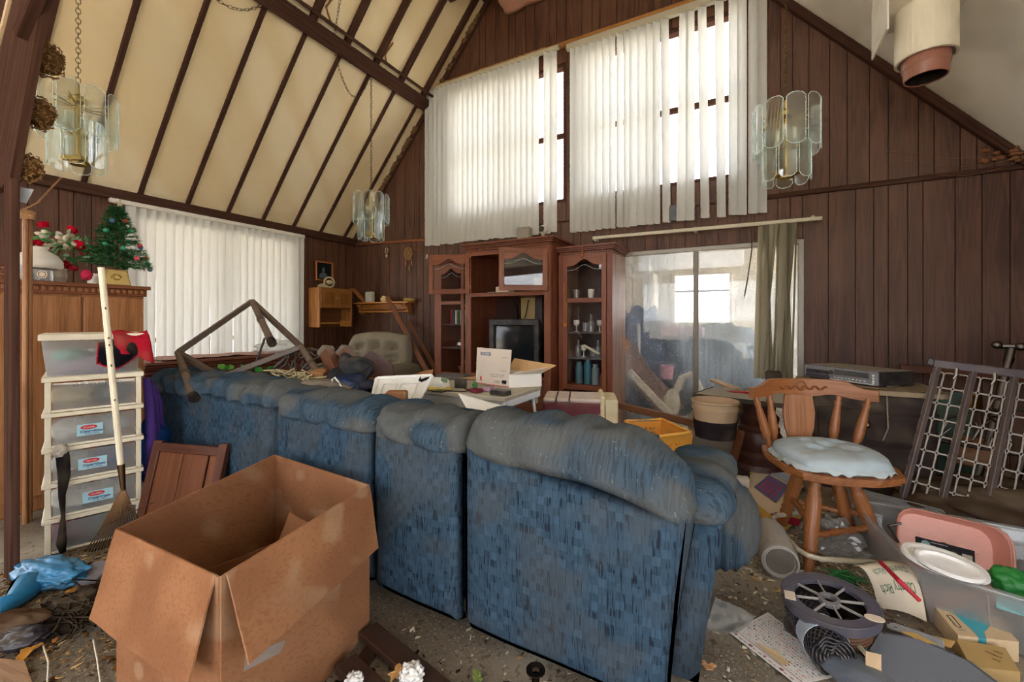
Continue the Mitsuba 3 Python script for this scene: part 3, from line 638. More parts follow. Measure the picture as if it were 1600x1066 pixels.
k = thing('drinking_glass', 'small clear glass left of the glass lamp shade', 'glass')
put(k, lathe([(0, 0), (0.036, 0), (0.04, 0.1), (0.037, 0.1), (0.033, 0.012), (0, 0.012)], 20, -3.93, 0.835, CZ), 'clearplastic', smooth=40)
part(k, 'contents', lathe([(0, .013), (0.031, .013), (0.032, .045), (0, .048)], 16, -3.93, .835, CZ), 'matte', 'a89a7c')
k = thing('trinket_box', 'small reddish wooden box with two drawers on the oak cabinet', 'box')
part(k, 'body', bx(0.12, 0.15, 0.09, -4.05, 0.775, CZ), 'wood', '6e3f2a')
for z in (0.008, 0.05): part(k, 'drawer', bx(0.012, 0.13, 0.034, -3.985, 0.775, CZ + z), 'wood', '7d4c35')
for z in (0.025, 0.067): part(k, 'handle', tube([(-3.975, .75, CZ + z), (-3.968, .775, CZ + z - .006), (-3.975, .80, CZ + z)], 0.003, 5), 'metal', '8a7a50')
part(k, 'lid', bx(0.13, 0.16, 0.008, -4.05, 0.775, CZ + 0.09), 'wood', '5f3626')
# roses
k = thing('rose_bouquet', 'vase of red and pale artificial roses behind the glass shade', 'flowers')
VX, VY = -4.17, 1.04
part(k, 'vase', lathe([(0, 0), (0.04, 0), (0.055, 0.05), (0.05, 0.12), (0.035, 0.17), (0.045, 0.19), (0.04, 0.19), (0.03, 0.17), (0, 0.1)], 20, VX, VY, CZ), 'satin', 'b8b0a0')
def rose(s, c, x, y, z, sd):
    r_ = np.random.default_rng(sd); m = [blob(s * .45, s * .45, s * .5, .2, 5, sd, 2)]
    for i in range(12):
        a = i * 2.4; rr = s * (0.25 + 0.06 * i)
        u, v = np.meshgrid(np.linspace(-1, 1, 5), np.linspace(0, 1, 4), indexing='ij')
        th = a + u * 0.75; rad = rr * (0.75 + 0.35 * v) ; P = np.stack([rad * np.cos(th), rad * np.sin(th), s * (-.35 + .95 * v - 0.03 * i - .2 * u * u * v)], -1)
        m.append(sheet(P, 0.0015))
    return at(cat(m), x, y, z, rx=r_.uniform(-40, 40), ry=r_.uniform(10, 60), rz=r_.uniform(-60, 60))
for i, (dy, dz, c, s) in enumerate([(-.085, .39, 'b0182c', .034), (-.09, .265, 'a01628', .042), (.06, .385, 'b8182c', .036), (.09, .28, 'b01428', .045), (.13, .235, 'a81428', .034), (-.03, .255, '98142a', .03), (.02, .14, 'b02034', .04), (.07, .12, 'c03848', .03)]):
    part(k, 'red_rose', rose(s, c, VX + 0.05 + 0.05 * R.random(), VY + dy, CZ + dz, i), 'clean', c)
    part(k, 'stem', tube([(VX, VY, CZ + .17), (VX + .03, VY + dy * .5, CZ + dz * .7), (VX + .06, VY + dy, CZ + dz - .01)], 0.003, 5), 'clean', '3f5a2c')
for i in range(22):
    part(k, 'pale_blossom', rose(0.016 + 0.01 * R.random(), '', VX + 0.06 + 0.05 * R.random(), VY - .12 + .2 * R.random(), CZ + .25 + .13 * R.random(), 20 + i), 'clean', random.choice(['d8cdb4', 'cfc9b8', 'e0d2c0']))
for i in range(90):
    a = R.uniform(-.14, .16); z = R.uniform(.16, .36); p = np.array((VX + .03 + .1 * R.random(), VY + a, CZ + z)); d = R.normal(size=3); d /= np.linalg.norm(d); s = np.cross(d, R.normal(size=3)); s /= np.linalg.norm(s)
    q = [p, p + d * .03 + s * .014, p + d * .06, p + d * .03 - s * .014]
    part(k, 'leaf', quad(*q), 'leaf', random.choice(['3d6a3c', '55804c', '6f9460', '8aa88a']), smooth=False)
# scraps on the cabinet
solo('cup', 'white cup between the roses and the gold holder', 'cup', lathe([(0, 0), (0.03, 0), (0.038, 0.075), (0.034, 0.075), (0.028, 0.008), (0, 0.008)], 20, -3.96, 1.17, CZ), 'satin', 'd8d2c6')
solo('ornament', 'red and white knitted ornament at the tip of the rake handle', 'ornament', blob(0.03, 0.03, 0.035, .3, 7, 2, 3, -3.86, 1.105, CZ + .055), 'clean', 'b0304a')

# ================================================================ plastic drawer tower
A = np.array((-3.115, 0.735)); fx = np.array((.27, .963)); bk = np.array((-.963, .27)); W, Dp = 0.372, 0.46
def tw(u, d, z): p = A + fx * u + bk * d; return np.array((p[0], p[1], z))
def twm(m): return basis(m, tw(0, 0, 0), (fx[0], fx[1], 0), (bk[0], bk[1], 0))   # local x along the front, y to the back
frost = 'frost'
k = thing('drawer_tower', 'tall stack of five frosted plastic drawers in cream frames', 'storage drawers')
N, zt, dh = 5, 0.905, 0.181
for i in range(N):
    z0 = i * dh
    for u in (0.012, W - 0.012): part(k, 'upright', twm(bx(0.024, 0.02, dh, u, 0.012, z0)), 'satin', 'd3cab2')
    part(k, 'shelf_rim', twm(cat([bx(W + 0.02, 0.03, 0.022, W / 2, 0.008, z0 + dh - 0.022), bx(0.02, Dp, 0.022, 0.0, Dp / 2, z0 + dh - 0.022), bx(0.02, Dp, 0.022, W, Dp / 2, z0 + dh - 0.022)])), 'satin', 'd8cfb6')
    for u in (0.004, W - 0.004): part(k, 'side_panel', twm(bx(0.004, Dp - 0.03, dh - 0.02, u, Dp / 2, z0, 0.001)), 'frost')
    dr_ = part(k, 'drawer', twm(cat([bx(W - 0.055, 0.004, dh - 0.035, W / 2, 0.0, z0 + 0.006, 0.001), bx(W - 0.06, Dp - 0.05, 0.004, W / 2, Dp / 2, z0 + 0.006, 0.001)])), 'frost')
    part(dr_, 'lip', twm(bx(W - 0.05, 0.012, 0.01, W / 2, -0.004, z0 + 0.004)), 'satin', 'd9d2bc')
    part(dr_, 'grip_ribs', [twm(bx(0.004, 0.004, 0.022, u, -0.003, z0 + dh - 0.055, 0.001)) for u in np.arange(0.10, W - 0.08, 0.011)], 'frost')
part(k, 'top_panel', twm(bx(W + 0.02, Dp, 0.014, W / 2, Dp / 2, zt - 0.01)), 'satin', 'cfc6ac')
for i, (u, w) in {3: (.115, .10), 2: (.12, .11), 1: (.135, .12)}.items():
    z = i * dh + 0.045
    lb = part(k, 'label_sticker', twm(bx(w, 0.002, 0.060, u + w / 2, -0.0035, z, 0.0005)), 'clean', '9fc4cf')
    part(lb, 'red_oval', basis(ext(ngon(0.032, 24, 1.0, 0.36), 0.001), tw(u + w * .45, -0.0046, z + 0.044), (fx[0], fx[1], 0), (0, 0, 1)), 'clean', 'b8343c', smooth=False)
    part(lb, 'lettering', [text('Sterilite', 0.0085, tw(u + w * .45, -.0060, z + .044), (fx[0], fx[1], 0), (0, 0, 1), center=True)], 'clean', 'e6dcd8', smooth=False)
    part(lb, 'lettering', [text('ClearView', 0.013, tw(u + w * .55, -.0048, z + .022), (fx[0], fx[1], 0), (0, 0, 1), bold=True, center=True), text('Storage Drawer', 0.006, tw(u + w * .58, -.0048, z + .008), (fx[0], fx[1], 0), (0, 0, 1), center=True)], 'clean', '1f2f66', smooth=False)
for i, cs in enumerate((('6a3040', '3f5a44'), ('e6e2d6', 'c9c4b6'), ('dfe0dc', '38598a'), ('dcdcd8', 'b9c3c8'), ('c9b894', '47545c'))):
    for j, c in enumerate(cs):
        p = tw(0.10 + 0.15 * j, 0.13, i * dh + 0.07)
        solo('folded_cloth', f"{('dark red', 'green', 'white', 'grey', 'pale', 'blue', 'crumpled white', 'silvery', 'tan', 'slate')[2 * i + j]} cloth inside the {('lowest', 'second lowest', 'middle', 'second highest', 'topmost')[i]} plastic drawer", 'cloth', at(blob(.09, .12, .055, .35, 5, i * 2 + j, 3), *p, rz=74), 'clean', c, smooth=True)
# clear bin on the tower
k = thing('clear_bin', 'clear plastic bin with a dusty lid on top of the drawer tower', 'storage bin')
z0, bh = zt + 0.006, 0.20
part(k, 'body', cat([slab([tw(.01, .03, z0), tw(W - .02, .03, z0), tw(W - .0, .015, z0 + bh), tw(-.01, .015, z0 + bh)], .003), slab([tw(.01, .03, z0), tw(-.01, .015, z0 + bh), tw(-.01, .45, z0 + bh), tw(.01, .43, z0)], .003), slab([tw(W - .02, .03, z0), tw(W - .02, .43, z0), tw(W, .45, z0 + bh), tw(W, .015, z0 + bh)], .003), slab([tw(.01, .43, z0), tw(-.01, .45, z0 + bh), tw(W, .45, z0 + bh), tw(W - .02, .43, z0)], .003), slab([tw(.01, .03, z0 + .002), tw(.01, .43, z0 + .002), tw(W - .02, .43, z0 + .002), tw(W - .02, .03, z0 + .002)], .003)]), 'clearplastic', smooth=False)
part(k, 'lid', cat([twm(bx(W + 0.03, 0.46, 0.018, W / 2 - 0.005, 0.235, z0 + bh)), twm(bx(W + 0.035, 0.012, 0.03, W / 2 - 0.005, 0.005, z0 + bh - 0.014))]), 'satin', 'd2c9b2')
solo('lilac_cloth', 'pale lilac cloth lying in the clear bin', 'cloth', twm(at(pillow(.30, .36, .12, 18, .4, amp=.02, freq=14, seed=4), W / 2 - .01, .23, z0 + .05)), 'clean', 'b7a9c0', smooth=True)
solo('mint_cloth', 'crumpled mint cloth in the clear bin on the lilac one', 'cloth', twm(blob(.07, .1, .035, .4, 7, 5, 3, .09, .14, z0 + .10)), 'clean', '8fc4b8', smooth=True)
k = thing('santa_hat', 'red and black felt hat with red blanket stitching hung over the clear bin', 'hat')
u, v = np.meshgrid(np.linspace(0, 1, 14), np.linspace(0, 1, 12), indexing='ij')
ou = .20 + .155 * u + .02 * v * (u - .3); oz = z0 + bh - .03 - .155 * v * (1 - .45 * np.abs(u - .42) ** 1.3 * 2) + .02 * u
P = np.array([[tw(ou[i, j], -.012 - .03 * math.sin(math.pi * u[i, j]) * math.sin(math.pi * v[i, j]), oz[i, j]) for j in range(12)] for i in range(14)])
part(k, 'black_panel', sheet(P, 0.006), 'matte', '17151a', smooth=True)
part(k, 'red_cap', sheet(np.array([[tw(.25 + .15 * u + .02 * v, .03 - .055 * min(1, v * 4) - .02 * math.sin(u * 9) * v, z0 + bh + .022 - v * (.10 + .07 * u) + .008 * math.sin(u * 7 + v * 4)) for v in np.linspace(0, 1, 14)] for u in np.linspace(0, 1, 16)]), .008), 'matte', 'a01c2c', smooth=True)
rimp = [P[0, j] for j in range(12)] + [P[i, 11] for i in range(14)] + [P[13, 11 - j] for j in range(12)]
part(k, 'stitching', cat([tube([q + (.004, -.004, 0), q + (.010, -.008, .012 if i % 2 else -.006)], .003, 5) for i, q in enumerate(rimp)] + [tube(np.array(rimp) + (.006, -.005, 0), .003, 5)]), 'matte', 'b52438')
# rake
k = thing('leaf_rake', 'spring tine rake with a spotted cream handle leaning on the drawers', 'rake')
h0, h1 = np.array((-2.739, .913, .448)), np.array((-2.802, .856, 1.464))
part(k, 'handle', tube([h0 + (h1 - h0) * t for t in np.linspace(0, 1, 6)], 0.014, 10), 'satin', 'd9cfb4')
part(k, 'rust_spot', [blob(.0035, .0035, .006, .2, 4, i, 1, *(h0 + (h1 - h0) * t + (.0135, -.003, 0))) for i, t in enumerate((.35, .52, .62, .655, .80))], 'matte', '5c3a24')
part(k, 'ferrule', tube([h0 + (h1 - h0) * t for t in (-.10, 0.0, .03)], (.010, .015, .0155), 10), 'metal', '5a4632')
tp = h0 - (h1 - h0) * .08; dn = np.array((.08, 0, -.99)); sd = np.array((.3, .90, .30)); m = []
for i in range(19):
    f = (i / 18 - .5) * 2
    tip = tp + np.array((-0.02, -.02, -.27)) * (1 - .12 * f * f) + sd * f * .105 + np.array((.03, -.02, 0))
    mid = tp + (tip - tp) * .55 + np.array((.035, -.01, 0))
    q = tip + np.array((-.03, .01, -.012))
    part(k, 'tine', tube([tp, mid, tip, q], .0028, 5), 'metal', '5e4630', smooth=True)
part(k, 'tine_brace', tube([tp + np.array((0.05, 0, -.12)) + sd * f * .10 + (.02, 0, 0) for f in np.linspace(-1, 1, 8)], .003, 5), 'metal', '4a3626')
# black strap-like umbrella
k = thing('cloth_strip', 'black cloth strip with a pale knotted end hanging down the drawers', 'cloth strip')
sp = [tw(.06, -.03, .56), tw(.065, -.035, .50), tw(.07, -.03, .40), tw(.062, -.03, .30), tw(.066, -.03, .2), tw(.06, -.035, .06), tw(.065, -.03, .01)]
part(k, 'strip', tube(sp, (.02, .026, .024, .014, .008, .02, .012), 8), 'matte', '17161a', smooth=True)
part(k, 'knot', blob(.028, .03, .034, .3, 5, 8, 3, *tw(.055, -.04, .535)), 'matte', 'bdb6aa', smooth=True)
# cloths beside the tower
solo('purple_cloth', 'violet cloth hanging between the drawers and the sofa', 'cloth', [tube([tw(W + .03 + .018 * i, .10 + .03 * i, .86 - .03 * i), tw(W + .045 + .02 * i, .08 + .03 * i, .70), tw(W + .05 + .018 * i, .05 + .03 * i, .5), tw(W + .03 + .02 * i, .1 + .03 * i, .3)], (.018, .026, .03, .02), 8) for i in range(3)], 'clean', '43306a', smooth=True)
solo('blue_cloth', 'bright blue cloth stuffed beside the drawer tower', 'cloth', at(blob(.07, .08, .20, .3, 5, 6, 3), -3.12, 1.19, .42), 'clean', '17325e', smooth=True)
# dark cabinet door leaning against the sofa
k = thing('wooden_shutter', 'reddish brown panelled cabinet door leaning on the back of the sofa', 'door')
o = np.array((-2.92, 1.06, .03)); fxw = np.array((.84, .30, -.02)); fxw /= np.linalg.norm(fxw); up = np.array((-.05, .22, .975))
def wf_(m): return basis(m, o, fxw, up)
part(k, 'panel_board', [wf_(bx(.155, .40, .012, .09 + .16 * i, .23, 0)) for i in range(2)], 'wood', '6a3c20')
part(k, 'panel_board', wf_(bx(.05, .40, .012, .365, .23, 0)), 'wood', '704022')
part(k, 'rail', [wf_(bx(.45, .05, .03, .2, .455, -.005)), wf_(bx(.45, .05, .03, .2, .025, -.005))], 'wood', '4f2a1a')
part(k, 'stile', [wf_(bx(.05, .5, .035, .42, .25, -.005)), wf_(bx(.05, .48, .03, -.01, .25, -.005))], 'wood', '542e1d')

# ================================================================ the blue sofa, its back to the camera
k = thing('sofa', 'long blue checked reclining sofa seen from behind, crests grey with dust', 'sofa')
def back_panel(x0, x1, y0, y1, z0, zl, zr, bulge=0.018, t=0.13, taper=0.0):
    n, m = 22, 18
    u, v = np.meshgrid(np.linspace(0, 1, n), np.linspace(0, 1, m), indexing='ij')
    ztop = zl + (zr - zl) * u
    z = z0 + (ztop - z0) * v
    ed = np.minimum(1, np.minimum(u, 1 - u) / 0.035); eb = np.minimum(1, np.minimum(v, 1 - v + .3) / 0.05)
    y = y0 + (y1 - y0) * u - bulge * (4 * u * (1 - u)) ** .6 * (4 * v * (1 - v) + .15) ** .5 + 0.03 * (1 - ed) ** 2 + 0.02 * (1 - eb) ** 2
    y = y + 0.008 * (meshkit.fbm(np.stack([u * (x1 - x0) * 5, v * 4, u * 0 + x0], -1), 3, 5) - .5)
    x = x0 + (x1 - x0) * u - taper * (1 - v) * u
    P = np.stack([x, y, z], -1)
    m_ = sheet(P[:, ::-1], -t)
    uv = np.stack([P[:, ::-1, 0].ravel(), P[:, ::-1, 2].ravel()], 1)
    return m_, np.vstack([uv, uv])
def head_roll(x0, x1, y0, y1, zl, zr, ry=.15, rz=.13, seed=0, droop=0.0, wr=1.0):
    """the puffy head cushion: a superelliptic roll along x whose ends round off, gathered into folds"""
    n, m = 64, 40
    u, v = np.meshgrid(np.linspace(0, 1, n), np.arange(m) / m, indexing='ij')
    th = v * 2 * np.pi; s = (1 - np.abs(2 * u - 1) ** 9) ** .42
    c, d = np.cos(th), np.sin(th)
    cy = y0 + (y1 - y0) * u + ry - .01; cz = zl + (zr - zl) * u - droop * np.clip((u - .55) / .45, 0, 1) ** 2
    q = np.stack([u * (x1 - x0) * 3, c * 1.2, d * 1.2 + seed], -1)
    fold = np.sin((u * (x1 - x0) * 34 + 6 * meshkit.fbm(q * 1.2, 3, seed) + d * 2.5)) * (0.35 + meshkit.noise(q * 1.5, seed + 3))
    k_ = s * (1 + wr * (0.13 * fold * np.clip(.35 + .65 * d + .3 * c, 0, 1) + 0.16 * (meshkit.fbm(q * 1.7, 3, seed) - .5)))
    yy = cy - np.sign(c) * np.abs(c) ** .8 * ry * k_
    zz = cz + np.sign(d) * np.abs(d) ** .85 * rz * np.where(d < 0, .55, 1.0) * k_
    V = np.stack([x0 + (x1 - x0) * u, yy, zz], -1).reshape(-1, 3); F = []
    i, j = np.meshgrid(np.arange(n - 1), np.arange(m), indexing='ij')
    a = i * m + j; b_ = i * m + (j + 1) % m; e = a + m; f = b_ + m
    F = np.vstack([np.stack([a, b_, f], -1).reshape(-1, 3), np.stack([a, f, e], -1).reshape(-1, 3)])
    mm = trimesh.Trimesh(V, F, process=False); mm.fix_normals()
    return mm, np.stack([u.ravel() * (x1 - x0), v.ravel() * 0.9], 1)
segs = [(-3.66, -2.125, 1.385, 1.315, .765, .745), (-2.115, -1.395, 1.31, 1.29, .745, .735), (-1.385, -.925, 1.29, 1.275, .735, .735), (-.915, -.145, 1.275, 1.27, .735, .63)]
for i, (x0, x1, y0, y1, zl, zr) in enumerate(segs):
    m_, uv = back_panel(x0, x1, y0, y1, 0.07, zl, zr, taper=0.05 if i == 3 else 0)
    part(k, 'back_panel', m_, 'sofa', uv=uv, smooth=True)
for i, (x0, x1, y0, y1, zl, zr) in enumerate(segs):
    if i == 0:
        for a, b_ in ((x0, -2.86), (-2.90, x1)):
            m_, uv = head_roll(a - .01, b_ + .02, 1.36, 1.33, .755, .745, .155, .115, i + (a < -3) * 7, 0)
            part(k, 'head_cushion', m_, 'sofatop', uv=uv, smooth=True)
    else:
        m_, uv = head_roll(x0 - .015, x1 + .02, y0 - .015, y1 - .02, zl + .005, zl - .005, .16, .125 if i == 3 else .10, i, 0.10 if i == 3 else 0, 1.0 if i < 3 else .7)
        part(k, 'head_cushion', m_, 'sofatop', uv=uv, smooth=True)
def fabpart(name, m, mat='sofa'):
    v = np.array(m.vertices); part(k, name, m, mat, uv=np.stack([v[:, 0] + v[:, 1], v[:, 2] + .3 * v[:, 1]], 1), smooth=True)
for x0, x1 in ((-3.55, -2.86), (-2.85, -2.12), (-2.11, -1.40), (-1.38, -.93), (-.91, -.26)):
    fabpart('seat_back', at(pillow(x1 - x0, .55, .26, 20, .4, amp=.02, seed=int(x0 * 9)), (x0 + x1) / 2, 1.58, .52, rx=78))
    fabpart('seat_cushion', at(pillow(x1 - x0, .62, .24, 20, .35, amp=.02, seed=int(x0 * 5)), (x0 + x1) / 2, 1.82, .40))
part(k, 'seat_base', bx(3.3, .66, .22, -1.95, 1.72, .08), 'sofa', uv=None, smooth=False)
# right arm with its puffy pad, side panel and the raised foot rest
sp = Polygon([(1.275, .62), (1.28, .10), (1.45, .09), (1.50, .62)])
fabpart('side_panel', hexa([(-.215, 1.29, .08), (-.215, 1.46, .08), (-.24, 1.46, .08), (-.24, 1.29, .08)], [(-.148, 1.285, .63), (-.125, 1.47, .63), (-.2, 1.47, .64), (-.2, 1.285, .64)]))
fabpart('arm', hexa([(-.13, 1.48, .03), (-.13, 2.0, .03), (-.28, 2.0, .03), (-.28, 1.48, .03)], [(-.060, 1.48, .56), (-.060, 2.02, .56), (-.27, 2.02, .56), (-.27, 1.48, .56)]))
m_, uv = head_roll(0, .60, 0, 0, 0, 0, .125, .085, 11, 0, .5)
part(k, 'arm_pad', at(m_, -.035, 1.42, .595, rz=90), 'sofatop', uv=uv, smooth=True)
ap = at(pillow(.46, .32, .10, 24, .4, folds=12, seed=3), -.062, 1.66, .50, ry=84, rz=90 - 4)
v, w_ = np.meshgrid(np.linspace(-1, 1, 60), np.linspace(0, 2 * np.pi, 30, endpoint=False), indexing='ij')
v = v.T; w_ = w_.T
sx_ = (1 - np.abs(v) ** 4) ** .5
fo = 1 + .035 * np.sin(w_ * 0 + v * 46 + 2 * meshkit.noise(np.stack([v * 3, np.cos(w_), np.sin(w_)], -1), 3))
V = np.stack([-.235 + .30 * v, 2.10 + .17 * sx_ * fo * np.cos(w_), .31 + .205 * sx_ * fo * np.sign(np.sin(w_)) * np.abs(np.sin(w_)) ** .7], -1).reshape(-1, 3)
i, j = np.meshgrid(np.arange(30), np.arange(59), indexing='ij'); a = i * 60 + j; b_ = ((i + 1) % 30) * 60 + j
F = np.vstack([np.stack([a, a + 1, b_ + 1], -1).reshape(-1, 3), np.stack([a, b_ + 1, b_], -1).reshape(-1, 3)])
mm = trimesh.Trimesh(V, F, process=False); mm.fix_normals()
part(k, 'foot_rest', mm, 'sofatop', uv=np.stack([V[:, 0], V[:, 2] + V[:, 1]], 1), smooth=True)
k = thing('metal_stub', 'short dark tube leg with a flared foot on the floor under the sofa back', 'leg fitting')
put(k, lathe([(0.012, 0), (0.012, .07), (.014, .085), (.03, .098), (.03, .103), (.012, .1)], 16, -.575, 1.20, 0), 'metal', '4c4238')

# ================================================================ big cardboard box with another inside
k = thing('cardboard_box', 'large open brown cardboard box with two flaps folded out', 'box')
Bk, Rt, Fr, Lf = [np.array(p) for p in ((-1.951, 1.212, .563), (-1.275, 1.165, .563), (-1.144, .571, .563), (-1.68, .553, .563))]
dz = np.array((0, 0, -.563)); th = .005
def wallq(a, b_, t=th):
    return slab([a + dz * .995, b_ + dz * .995, b_, a], t)
for a, b_ in ((Lf, Fr), (Fr, Rt), (Rt, Bk), (Bk, Lf)): part(k, 'wall', wallq(a, b_), 'card', smooth=False)
part(k, 'bottom', slab([Lf + dz * .99, Fr + dz * .99, Rt + dz * .99, Bk + dz * .99], .004), 'card', smooth=False)
def flap(p, n=14):
    """flap with a slightly wavy, torn free edge: p = hinge a, hinge b, free b, free a"""
    G = grid(p[0], p[1], p[2], p[3], n, 8, .006, 6, 3)
    return sheet(G, .005)
part(k, 'flap', flap([Lf, Fr - (.012, 0, 0), (-1.150, .505, .33), (-1.70, .496, .315)]), 'card', smooth=40)
part(k, 'flap', flap([Fr + (.004, .012, 0), Rt, (-1.215, 1.155, .34), (-1.028, .573, .385)]), 'card', smooth=40)
part(k, 'tape', slab([(-1.040, .575, .40), (-1.075, .70, .345), (-1.10, .70, .30), (-1.055, .58, .355)], .001), 'wrap', smooth=False)
k = thing('small_box', 'smaller open cardboard box lying inside the large one', 'box')
c0, c1, c2, c3 = [np.array(p) for p in ((-1.70, .76, .30), (-1.42, .70, .30), (-1.38, 1.00, .30), (-1.66, 1.05, .30))]
for a, b_ in ((c0, c1), (c1, c2), (c2, c3), (c3, c0)): part(k, 'wall', slab([a - (0, 0, .29), b_ - (0, 0, .29), b_, a], .005), 'card', smooth=False)
part(k, 'flap', slab([c3, c2, c2 + (0.02, .05, .10), c3 + (0.0, .05, .10)], .004), 'card', smooth=False)
solo('crumpled_paper', 'crumpled cream paper in the small box inside the big one', 'paper', blob(.08, .05, .04, .5, 8, 4, 3, -1.36, .80, .335), 'clean', 'cfc0a0', smooth=30)
# dark slats on the floor between box and sofa
k = thing('slat_pallet', 'dark wooden slatted frame lying flat beside the cardboard box', 'wooden frame')
for i in range(4):
    o = np.array((-1.24 + .05 * i, 1.13 - .145 * i, .035)); part(k, 'slat', bar(o, o + (1.05, -.20, 0), .075, .03), 'wood', '3b2c24')
part(k, 'crossbar', bar((-1.2, 1.16, .012), (-1.02, .60, .012), .05, .022), 'wood', '2f231c')
part(k, 'crossbar', bar((-.55, 1.06, .012), (-.40, .52, .012), .05, .022), 'wood', '2f231c')
for i, (x, y, s) in enumerate([(-.93, 1.03, .032), (-.80, .99, .026), (-1.08, .93, .022), (-.86, .84, .02)]):
    solo('fluff_tuft', ('largest white stuffing tuft on the dark slats beside the sofa', 'small white stuffing tuft near the sofa bottom', 'white stuffing tuft close to the box corner', 'smallest white stuffing tuft at the lower picture edge')[i], 'stuffing', blob(s * 1.2, s, s * .9, .6, 9, i, 3, x, y, .05 + s * .6), 'clean', 'd8d4cc', smooth=True)
solo('wood_peg', 'orange wooden stick lying on the slats under the sofa', 'stick', cyl((-.72, .96, .06), (-.66, 1.08, .085), .013, n=10), 'wood', 'b87a48')

# ================================================================ entertainment centre
WD, WD2 = '6e3c26', '5e311f'
def crown(k, x0, x1, yf, yb, z, left=True, right=True):
    for j, (o, h0, h1) in enumerate(((.0, -.10, -.055), (.016, -.055, -.04), (.03, -.04, -.022), (.05, -.022, 0))):
        part(k, 'crown_moulding', bx(x1 - x0 + 2 * o, yb - yf + o, h1 - h0, (x0 + x1) / 2, (yf + yb) / 2 - o / 2, z + h0), 'wood', WD if j % 2 else WD2)
    for x in np.arange(x0 + .02, x1 - .01, .036): part(k, 'dentil', bx(.02, .014, .022, x, yf - .006, z - .085), 'wood', '764329')
def arch_door(k, o, xd, w, h, fw=.055, arch=.07, mid=None, knob=True, nm='door'):
    """framed glass door with an arched top rail: o = lower hinge corner, xd = direction away from the hinge"""
    xd = np.asarray(xd, float); xd /= np.linalg.norm(xd)
    d_ = part(k, nm, basis(bx(fw, .022, h, fw / 2, 0, 0), o, xd, np.cross((0, 0, 1), xd)), 'wood', '7a4529')
    B_ = lambda m: basis(m, o, xd, np.cross((0, 0, 1), xd))
    part(d_, 'stile', B_(bx(fw, .022, h, w - fw / 2, 0, 0)), 'wood', '7a4529')
    part(d_, 'bottom_rail', B_(bx(w - 2 * fw, .022, fw * 1.1, w / 2, 0, 0)), 'wood', '743f25')
    t = np.linspace(0, 1, 21); cv = arch * np.exp(-((t - .5) / .21) ** 2)
    pg = Polygon([(fw, h), (w - fw, h)] + [(w - fw - (w - 2 * fw) * q, h - fw - arch * .95 + c_) for q, c_ in zip(t, cv)])
    e = ext(pg, .022); M = np.eye(4); M[:3, :3] = [[1, 0, 0], [0, 0, -1], [0, 1, 0]]; M[1, 3] = .011; e.apply_transform(M)
    part(d_, 'arched_rail', B_(e), 'wood', '7a4529', smooth=False)
    if mid: part(d_, 'middle_rail', B_(bx(w - 2 * fw, .022, fw, w / 2, 0, mid)), 'wood', '743f25')
    q = B_(quad((fw, .004, fw), (w - fw, .004, fw), (w - fw, .004, h - fw), (fw, .004, h - fw)))
    part(d_, 'pane', q, 'glass', smooth=False)
    part(d_, 'etched_line', [B_(tube([(fw + (w - 2 * fw) * a_, -.002, h - fw - arch * 1.6 + .8 * c_) for a_, c_ in zip(t, cv)], .003, 4))], 'clean', '9aa0a2')
    for z in (.12 * h, .9 * h): part(d_, 'hinge', B_(cyl((-.004, -.012, z), (-.004, -.012, z + .045), .006, n=8)), 'brass', 'b08a48')
    if knob: part(d_, 'knob', B_(trimesh.creation.icosphere(2, .011).apply_translation((w - fw / 2, -.02, h * .55))), 'brass', 'b08a48', smooth=True)
    return d_
def carcass(k, x0, x1, yf, yb, z1, shelves=(), back=True, plinth=.10, col_=WD):
    for x in (x0 + .011, x1 - .011): part(k, 'side', bx(.022, yb - yf, z1, x, (yf + yb) / 2, 0), 'wood', col_)
    part(k, 'top', bx(x1 - x0 - .044, yb - yf, .022, (x0 + x1) / 2, (yf + yb) / 2, z1 - .022), 'wood', col_)
    part(k, 'bottom', bx(x1 - x0 - .044, yb - yf - .01, .02, (x0 + x1) / 2, (yf + yb) / 2, plinth), 'wood', col_)
    part(k, 'plinth', bx(x1 - x0, .02, plinth, (x0 + x1) / 2, yf + .02, 0), 'wood', WD2)
    if back: part(k, 'back_board', bx(x1 - x0 - .04, .008, z1 - .05, (x0 + x1) / 2, yb - .006, .05), 'wood', '2c1a14')
    for z, mat, c in shelves: part(k, 'shelf', bx(x1 - x0 - .05, yb - yf - .06, .012 if mat != 'wood' else .02, (x0 + x1) / 2, (yf + yb) / 2 + .02, z, .002), mat, c)
# centre hutch
H0, H1, HF, HB = -2.90, -1.80, 4.14, 4.84
k = thing('television_hutch', 'tall cherry hutch with open upper doors around the television', 'cabinet')
carcass(k, H0, H1, HF, HB, 2.02, [(1.49, 'wood', WD), (.56, 'wood', WD)], back=False)
crown(k, H0 + .0, H1 - .0, HF, HB, 2.10)
part(k, 'back_strip', [bx(.62, .01, .48, -2.56, HB - .01, 1.52), bx(.30, .01, .95, -2.73, HB - .01, .56)], 'wood', '2c1a14')
part(k, 'back_strip', [bx(.44, .01, .48, -2.05, HB - .01, 1.52), bx(.10, .01, .95, -2.27, HB - .01, .56), bx(.16, .01, .95, -1.90, HB - .01, .56)], 'wood', '2c1a14')
part(k, 'stile', [bx(.075, .024, 1.95, H0 + .04, HF - .006, .06), bx(.075, .024, 1.95, H1 - .04, HF - .006, .06)], 'wood', '79452b')
part(k, 'rail', [bx(H1 - H0 - .15, .024, .045, (H0 + H1) / 2, HF - .006, z) for z in (.545, 1.475, 1.955)], 'wood', '743f25')
part(k, 'lower_panel', bx(H1 - H0 - .16, .02, .42, (H0 + H1) / 2, HF + .01, .11), 'wood', WD)
arch_door(k, (H0 + .07, HF - .03, 1.515), (-.97, -.24, 0), .52, .47)
